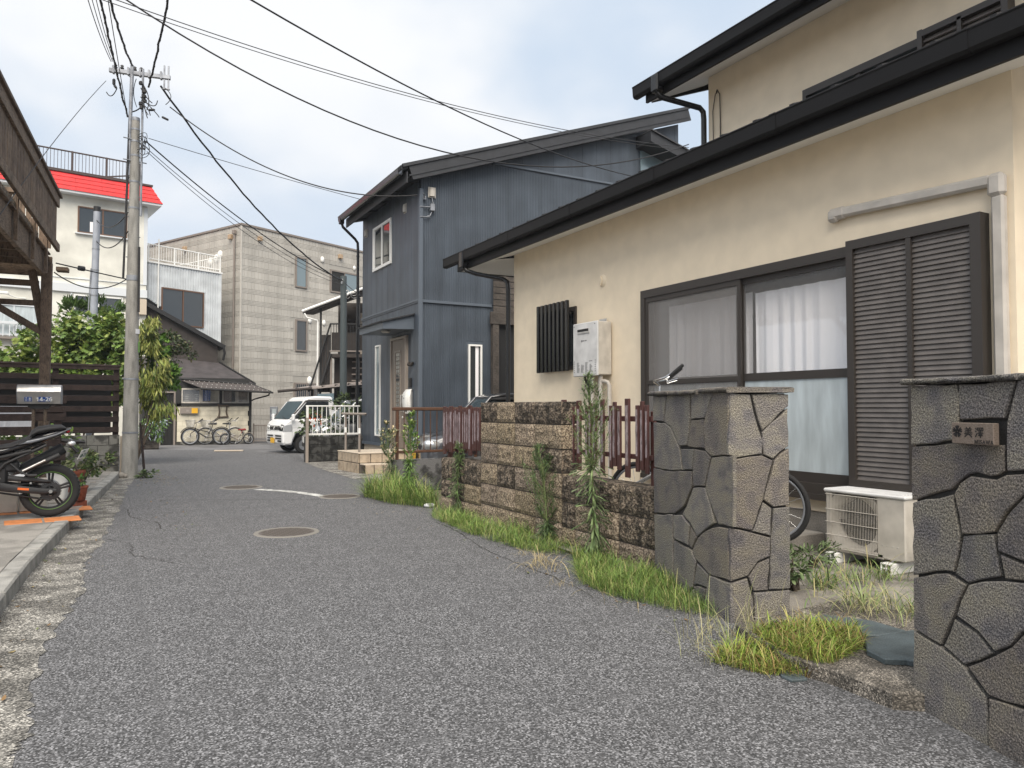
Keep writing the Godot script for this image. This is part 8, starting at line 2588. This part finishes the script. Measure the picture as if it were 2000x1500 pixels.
# tall roadside weed: a stem with narrow leaves low down and a fine branching head
func tall_weed(label: String, at: Vector3, h: float, tip: Vector3, low: float, head: float, tones: Array, flowers := Color(0, 0, 0, 0), dens := 1.0, ll := 1.0) -> void:
	var o := thing("tall_weed", label, "weed", at, 0.0, "tall weeds along the walls")
	var pts := []
	for i in 9:
		var t := i / 8.0
		pts.append(v3(tip.x * t * t, h * t, tip.z * t * t) + v3(sin(t * 7.0 + h * 9.0), 0, cos(t * 6.0)) * 0.008)
	part("stem", MB.new().tube(pts, 0.010, 6, 0.002), M.stemgreen, o)
	var tr := []
	var co := []
	var on := func(t: float) -> Vector3:
		var k := clampf(t * 8.0, 0, 7.999)
		return pts[int(k)].lerp(pts[int(k) + 1], k - int(k))
	for k in int(240 * dens / ll):
		var t := rf(0.03, low)
		var p: Vector3 = on.call(t)
		var a := rf(0, TAU)
		var dead := t < low * 0.35
		var y := v3(cos(a), rf(-0.9, 0.35) if not dead else rf(-1.6, -0.4), sin(a)).normalized()
		var x := y.cross(Vector3.UP).normalized()
		var s := rf(0.07, 0.16) * ll
		tr.append(Transform3D(Basis(x * s, y * s, x.cross(y) * s), p))
		var c: Color = tones[rng.randi_range(0, tones.size() - 1)]
		var v := rf(0.7, 1.2)
		co.append(Color(c.r * v, c.g * v, c.b * v))
	scatter("leaves", leaf_mesh("thin"), tr, co, M.leaf, o)
	var m := MB.new()
	tr = []
	co = []
	for k in int(80 * dens * head):
		var t := rf(low * 0.85, 0.985)
		var p: Vector3 = on.call(t)
		var a := rf(0, TAU)
		var l := minf((1.05 - t) * 0.95, (t - low * 0.8) * 2.2 + 0.12) * head * rf(0.45, 1.0)
		var e := p + v3(cos(a) * l * 0.62, l * 0.85, sin(a) * l * 0.62)
		var mid := p.lerp(e, 0.5) + v3(cos(a), -0.4, sin(a)) * l * 0.10
		m.tube([p, mid, e], 0.0032, 4, 0.0016)
		for j in 14:
			var u := rf(0.2, 1.0)
			var b := p.lerp(mid, u * 2.0) if u < 0.5 else mid.lerp(e, u * 2.0 - 1.0)
			var y := ((e - p).normalized() + rdir() * 0.8).normalized()
			var x := y.cross(Vector3.UP).normalized()
			var s := rf(0.025, 0.06)
			tr.append(Transform3D(Basis(x * s, y * s, x.cross(y) * s), b))
			var c: Color = tones[rng.randi_range(0, tones.size() - 1)]
			if flowers.a > 0 and u > 0.55 and rng.randf() < 0.45: c = flowers
			var v := rf(0.8, 1.25)
			co.append(Color(c.r * v, c.g * v, c.b * v))
	part("branches", m, M.stemgreen, o)
	scatter("sprigs", leaf_mesh("narrow" if flowers.a == 0 else "oval"), tr, co, M.leaf, o)

func plants() -> void:
	rng.seed = 101
	var mid := [c3(0.17, 0.25, 0.045), c3(0.12, 0.20, 0.035), c3(0.07, 0.13, 0.025), c3(0.25, 0.31, 0.07)]
	shrub("fig_shrub", "large leafy fig like shrub spreading above the slatted fence", "shrub", v3(-0.6, 0, -21.2), [[v3(-1.25, 2.45, -0.4), v3(0.75, 0.65, 0.7), 1197], [v3(-0.5, 2.75, -0.1), v3(0.75, 0.85, 0.7), 1852], [v3(0.25, 3.0, 0.2), v3(0.7, 0.85, 0.6), 1852], [v3(0.75, 2.95, 0.5), v3(0.5, 0.85, 0.5), 1311], [v3(-0.3, 1.8, 0.2), v3(1.3, 0.6, 0.7), 1425], [v3(0.6, 1.9, 0.6), v3(0.5, 0.7, 0.5), 855]], "lobed", 0.145, mid, 0.25, "", 9)
	shrub("hanging_shrub", "yellow green shrub with hanging leaves right beside the concrete pole", "shrub", v3(0.86, 0, -20.6), [[v3(0.05, 3.2, 0), v3(0.35, 0.55, 0.35), 420], [v3(0.08, 2.35, 0.05), v3(0.46, 0.75, 0.4), 800], [v3(0.25, 1.65, 0.1), v3(0.40, 0.5, 0.35), 420], [v3(-0.2, 3.6, 0), v3(0.3, 0.2, 0.25), 160]], "narrow", 0.20, [c3(0.22, 0.25, 0.05), c3(0.17, 0.21, 0.04), c3(0.28, 0.29, 0.08), c3(0.10, 0.14, 0.03)], 1.1, "", 3, v3(-0.28, 0, 0))
	shrub("round_leaf_tree", "dark bushy tree with small round leaves before the dark shed wall", "tree", v3(1.5, 0, -21.3), [[v3(-0.1, 3.0, 0), v3(0.55, 0.42, 0.5), 620], [v3(0.15, 2.75, 0.1), v3(0.45, 0.42, 0.4), 520], [v3(-0.35, 3.35, 0), v3(0.35, 0.3, 0.35), 260]], "oval", 0.085, [c3(0.045, 0.075, 0.022), c3(0.07, 0.10, 0.03), c3(0.10, 0.09, 0.04), c3(0.035, 0.06, 0.02)], 0.2, "", 2, v3(-0.85, 0, 0.3))
	shrub("bright_shrub", "bright green leafy shrub between the hanging and the dark foliage", "shrub", v3(1.2, 0, -21.0), [[v3(0, 2.5, 0.1), v3(0.42, 0.5, 0.4), 430], [v3(0.25, 2.2, 0.1), v3(0.35, 0.3, 0.3), 240], [v3(-0.1, 2.95, 0), v3(0.3, 0.3, 0.3), 200]], "lobed", 0.13, [c3(0.13, 0.26, 0.03), c3(0.10, 0.20, 0.03), c3(0.06, 0.13, 0.02)], 0.3, "", 2, v3(-0.58, 0, 0.2))
	shrub("pine_bush", "small dark pine with needle tufts before the white house window", "shrub", v3(-0.55, 0, -23.6), [[v3(-0.25, 4.15, 0), v3(0.32, 0.2, 0.3), 420], [v3(0.55, 4.2, 0.2), v3(0.4, 0.2, 0.3), 420]], "narrow", 0.20, [c3(0.05, 0.10, 0.02), c3(0.08, 0.14, 0.03)], -0.6, "", 3)
	# flower tub by the workshop door
	var o := thing("planter_box", "weathered wooden tub of flowering plants beside the workshop door", "planter", v3(1.36, 0, -28.4))
	for i in 3: part("plank", MB.new().chamfer(v3(0, 0.10 + i * 0.15, 0.2), v3(0.56, 0.14, 0.03), 0.005), M.greywood, o)
	part("box", MB.new().aabb(v3(-0.27, 0, -0.2), v3(0.27, 0.45, 0.185)), M.greywood, o)
	pot("terracotta_pot", "small terracotta pot beside the wooden tub at the workshop door", v3(1.08, 0, -28.2), 0.30, 0.13, M.terracotta)
	shrub("flower_bush", "ferny green bush with pale blue and pink blooms in the wooden tub", "shrub", v3(1.42, 0, -28.3), [[v3(0, 0.85, 0), v3(0.45, 0.4, 0.35), 620], [v3(0.25, 0.6, 0.1), v3(0.35, 0.3, 0.3), 260], [v3(-0.25, 0.6, 0.1), v3(0.25, 0.3, 0.25), 200]], "narrow", 0.15, [c3(0.10, 0.20, 0.04), c3(0.15, 0.26, 0.05), c3(0.05, 0.11, 0.03), c3(0.12, 0.22, 0.05), c3(0.45, 0.50, 0.62)], 0.3, "", 3)
	shrub("pot_plant", "green leafy plant in the brown pot before the block base", "plant", v3(-0.30, 0.3, -13.3), [[v3(0.0, 0.30, 0), v3(0.28, 0.2, 0.26), 420], [v3(0.22, 0.22, -0.05), v3(0.2, 0.2, 0.2), 220]], "oval", 0.065, [c3(0.10, 0.16, 0.04), c3(0.16, 0.21, 0.07), c3(0.06, 0.10, 0.03), c3(0.26, 0.27, 0.14)], 0.1, "", 4)
	shrub("seedling", "small green seedling in the terracotta pot on the clay brick", "plant", v3(-0.29, 0.37, -11.35), [[v3(0, 0.08, 0), v3(0.08, 0.06, 0.08), 60]], "oval", 0.05, [c3(0.10, 0.2, 0.04), c3(0.07, 0.14, 0.03)], 0.0, "", 2)
	shrub("garden_hedge", "low green plants behind the slatted gate", "shrub", v3(-1.3, 0, -14.2), [[v3(0, 0.75, 0), v3(0.9, 0.32, 0.4), 500], [v3(0.35, 1.15, 0.1), v3(0.2, 0.15, 0.15), 60]], "oval", 0.09, [c3(0.13, 0.22, 0.03), c3(0.18, 0.27, 0.04), c3(0.07, 0.12, 0.02)], 0.0, "", 4)
	shrub("fence_shrub", "dark leafy shrub with orange blooms behind the white fence", "shrub", v3(5.35, 0, -20.2), [[v3(0.0, 0.95, 0), v3(0.75, 0.4, 0.3), 420], [v3(0.55, 1.45, -0.1), v3(0.5, 0.38, 0.3), 460], [v3(-0.45, 1.15, 0), v3(0.3, 0.3, 0.25), 130]], "oval", 0.10, [c3(0.035, 0.06, 0.018), c3(0.06, 0.09, 0.03), c3(0.09, 0.12, 0.045), c3(0.05, 0.08, 0.025)], 0.2, "", 6)
	var tr := []
	var co := []
	for i in 26:
		tr.append(Transform3D(Basis.from_euler(v3(rf(0, 3), rf(0, 6), 0)).scaled_local(v3(0.08, 0.08, 0.08)), v3(4.83 + rf(-0.12, 0.3), rf(0.95, 1.25), -19.85 + rf(-0.1, 0.1))))
		co.append(c3(0.6, 0.10, 0.02) if i % 3 else c3(0.5, 0.16, 0.05))
	var bl := scatter("orange_blooms", leaf_mesh("oval"), tr, co, M.leaf, self)
	meta(bl, "small orange blooms beside the rusty post of the white fence", "flower", "", "stuff")
	# tall weeds
	var wg := [c3(0.16, 0.22, 0.09), c3(0.11, 0.17, 0.06), c3(0.20, 0.26, 0.12), c3(0.09, 0.13, 0.05)]
	tall_weed("tallest weed with drooping grey green leaves before the low block wall", v3(3.97, 0, -5.63), 1.74, v3(0.0, 0, -0.08), 0.52, 0.95, wg, Color(0, 0, 0, 0), 1.1, 1.5)
	tall_weed("dark fine leaved weed against the near corner of the tall block wall", v3(4.08, 0, -6.62), 1.0, v3(-0.04, 0, -0.14), 0.25, 0.9, [c3(0.06, 0.11, 0.035), c3(0.09, 0.14, 0.05)], Color(0, 0, 0, 0), 1.0)
	tall_weed("slim weed leaning on the low far block wall", v3(4.09, 0, -8.9), 0.95, v3(0.0, 0, 0.02), 0.8, 0.4, [c3(0.12, 0.19, 0.06), c3(0.09, 0.14, 0.05)], Color(0, 0, 0, 0), 0.8)
	tall_weed("weed with pale yellow seed heads at the end of the brown railing", v3(4.24, 0, -12.0), 1.20, v3(-0.05, 0, -0.04), 0.45, 0.8, [c3(0.10, 0.14, 0.07), c3(0.15, 0.18, 0.10)], Color(0.62, 0.52, 0.30), 0.8)
	tall_weed("bright green cone shaped weed before the brown railing", v3(4.18, 0, -10.9), 1.36, v3(0.03, 0, 0.0), 0.45, 0.62, [c3(0.16, 0.28, 0.06), c3(0.12, 0.23, 0.05)], Color(0.30, 0.36, 0.12), 1.2)
	# grass
	var ga := [c3(0.17, 0.26, 0.05), c3(0.12, 0.21, 0.035), c3(0.22, 0.29, 0.07), c3(0.32, 0.30, 0.12), c3(0.08, 0.15, 0.03), c3(0.10, 0.18, 0.03)]
	grass_patch("roadside_grass", "tall pale green grass tuft at the roadside before the brown railing", fill([[3.62, -11.5], [3.72, -10.4], [4.05, -9.75], [4.25, -9.9], [4.32, -11.9], [3.95, -12.0]], 5200, 0.6), 0.26, 0.55, 0.008, ga, 1.2)
	grass_patch("verge_grass", "green and straw coloured grass along the foot of the tall block wall", fill([[3.72, -8.9], [3.60, -7.6], [3.62, -6.9], [3.68, -6.2], [4.0, -5.9], [4.12, -6.2], [4.12, -9.6], [3.98, -9.5]], 7500, 0.8), 0.09, 0.25, 0.011, ga, 1.4)
	grass_patch("corner_grass", "dense green grass at the foot of the low wall and far gate wall", fill([[3.98, -6.0], [3.72, -5.6], [3.38, -5.0], [3.35, -4.55], [3.48, -4.05], [3.62, -3.72], [3.72, -3.85], [4.08, -4.95], [4.12, -6.0]], 9000, 0.7), 0.10, 0.25, 0.011, ga, 1.3)
	grass_patch("dry_grass", "thin straw coloured stalks lying on the asphalt before the corner grass", fill([[3.45, -6.6], [3.2, -5.2], [2.95, -4.75], [3.15, -4.25], [3.5, -4.1], [3.5, -5.2], [3.65, -6.2]], 170, 0.8), 0.12, 0.26, 0.010, [c3(0.42, 0.34, 0.18), c3(0.34, 0.28, 0.14)], 1.9)
	grass_patch("gate_grass", "bright yellow green grass clump on the threshold between the gate walls", fill([[2.98, -3.12], [3.08, -2.84], [3.34, -2.60], [3.75, -2.70], [3.92, -2.85], [3.75, -3.1], [3.30, -3.22]], 6500, 0.25), 0.05, 0.16, 0.022, [c3(0.20, 0.29, 0.04), c3(0.26, 0.33, 0.05), c3(0.13, 0.21, 0.03), c3(0.35, 0.32, 0.10), c3(0.24, 0.16, 0.06)], 1.3)
	grass_patch("seed_stalks", "fine pale seed stalks rising round the gate grass clump", fill([[3.25, -3.75], [2.85, -3.2], [3.05, -2.75], [3.6, -2.7], [4.0, -3.2], [3.7, -3.65]], 260, 0.4), 0.22, 0.42, 0.006, [c3(0.40, 0.36, 0.20), c3(0.30, 0.31, 0.14)], 0.9)
	grass_patch("yard_weeds", "loose broad bladed weeds growing through the yard concrete", fill([[4.2, -3.6], [4.5, -2.9], [5.6, -2.9], [6.0, -3.6], [5.7, -4.3], [5.0, -4.2]], 620, 0.7), 0.14, 0.36, 0.015, [c3(0.12, 0.20, 0.05), c3(0.19, 0.26, 0.08), c3(0.08, 0.13, 0.04), c3(0.34, 0.30, 0.14)], 1.5)
	grass_patch("yard_stalks", "straw stalks lying across the yard weeds beside the near gate wall", fill([[4.1, -3.3], [4.4, -2.5], [5.2, -2.7], [5.0, -3.5]], 330, 0.3), 0.2, 0.42, 0.010, [c3(0.38, 0.35, 0.18), c3(0.22, 0.27, 0.10)], 2.0)
	var sb := [c3(0.10, 0.15, 0.06), c3(0.14, 0.19, 0.08), c3(0.07, 0.11, 0.04)]
	shrub("low_weed", "low dark green weed beside the far plastic block", "weed", v3(5.45, 0.03, -4.45), [[v3(0, 0.10, 0), v3(0.24, 0.10, 0.2), 260]], "narrow", 0.07, sb, 0.0, "low yard weeds", 4)
	shrub("low_weed", "leafy weed at the yard foot of the far gate wall", "weed", v3(4.62, 0.03, -3.95), [[v3(0, 0.16, 0), v3(0.14, 0.16, 0.2), 200]], "oval", 0.055, sb, 0.0, "low yard weeds", 4)
	shrub("low_weed", "spindly weed with fine sprigs beside the near plastic block", "weed", v3(5.75, 0.03, -3.45), [[v3(0, 0.25, 0), v3(0.22, 0.25, 0.2), 300]], "oval", 0.04, sb, 0.0, "low yard weeds", 6)
	shrub("low_weed", "low green weed with white specks at the foot of the concrete pole", "weed", v3(0.74, 0.0, -16.75), [[v3(0, 0.08, 0), v3(0.28, 0.10, 0.14), 220]], "oval", 0.05, sb, 0.0, "low yard weeds", 4)
	# slate slabs on the threshold
	rng.seed = 8
	var s1 := MB.new()
	slab([[3.74, -3.17], [4.02, -3.18], [4.16, -2.95], [4.15, -2.72], [3.93, -2.74], [3.78, -2.86], [3.70, -3.0]], 0.088, 0.112, 0.006, s1)
	single("slate_slab", s1, M.bluestone, "blue grey slate slab half hidden by the gate grass clump", "paving stone", Vector3.ZERO)
	s1 = MB.new()
	slab([[3.93, -2.725], [4.18, -2.70], [4.05, -2.28], [3.72, -2.22], [3.66, -2.40], [3.57, -2.46], [3.62, -2.60], [3.78, -2.73]], 0.088, 0.118, 0.006, s1)
	single("slate_slab", s1, M.bluestone, "blue grey slate slab touching the near gate wall", "paving stone", Vector3.ZERO)
	s1 = MB.new()
	slab([[3.22, -2.86], [3.30, -2.80], [3.22, -2.66], [3.13, -2.68], [3.14, -2.76]], 0.002, 0.014, 0.003, s1)
	single("slate_chip", s1, M.bluestone, "small slate chip lying on the asphalt below the threshold", "stone", Vector3.ZERO)

func litter() -> void:
	rng.seed = 55
	var m := MB.new()
	for i in 34:
		var x := rf(3.2, 4.05)
		m.ball(v3(x, 0.005, rf(-11.2, -9.2)), v3(rf(0.006, 0.016), 0.006, rf(0.006, 0.016)), 6)
	for i in 14: m.ball(v3(rf(0.5, 1.3), 0.005, rf(-19, -15.5)), v3(rf(0.01, 0.03), 0.006, rf(0.01, 0.025)), 6)
	var o := part("gravel", m, M.concrete, self)
	meta(o, "scattered pale chips on the asphalt by the walls and pole", "gravel", "", "stuff")
	var tr := []
	var co := []
	for i in 420:
		var z := rf(-18.0, -3.0)
		var x := rf(3.2, 3.75) if i % 3 == 0 and z > -9 else (kerb_at(z) + absf(rng.randfn()) * 0.16 if i % 3 == 1 else rf(0.5, 1.0) + absf(rng.randfn()) * 0.2)
		if i % 3 == 2: z = rf(-18.6, -15.0)
		var s := rf(0.012, 0.045)
		tr.append(Transform3D(Basis.from_euler(v3(PI / 2 + rf(-0.4, 0.4), rf(0, TAU), 0)).scaled_local(v3(s, s, s)), v3(x, 0.012, z)))
		co.append([c3(0.20, 0.12, 0.05), c3(0.10, 0.07, 0.035), c3(0.28, 0.22, 0.10), c3(0.12, 0.15, 0.04)][i % 4])
	meta(scatter("fallen_leaves", leaf_mesh("oval"), tr, co, M.leaf, self), "small dry leaves along the kerb and round the pole foot", "leaves", "", "stuff")
	single("litter_bag", MB.new().ball(v3(0, 0.03, 0), v3(0.09, 0.035, 0.05), 10), M.whitecloth, "crumpled pale plastic bag in the roadside grass", "litter", v3(4.08, 0, -9.85))

func _ready() -> void:
	rng.seed = 1
	world()
	textures()
	materials()
	setting()
	cream_house()
	blue_house()
	white_house()
	white_annex()
	shed()
	beige_building()
	gate()
	block_wall()
	blue_yard()
	yard_things()
	deck()
	left_fences()
	poles()
	kei_truck()
	var cy := atan2(0.19, -0.98)
	hatchback("dark grey kei car parked under the carport behind the brown railing", v3(5.2, 0.0, -13.25), cy, M.carpaint, M.yellow)
	hatchback("silver car parked behind the white fence", v3(5.1, 0.0, -21.6), PI, M.carsilver, M.white)
	bicycles()
	motorcycle()
	mailbox()
	clutter()
	wires()
	plants()
	litter()
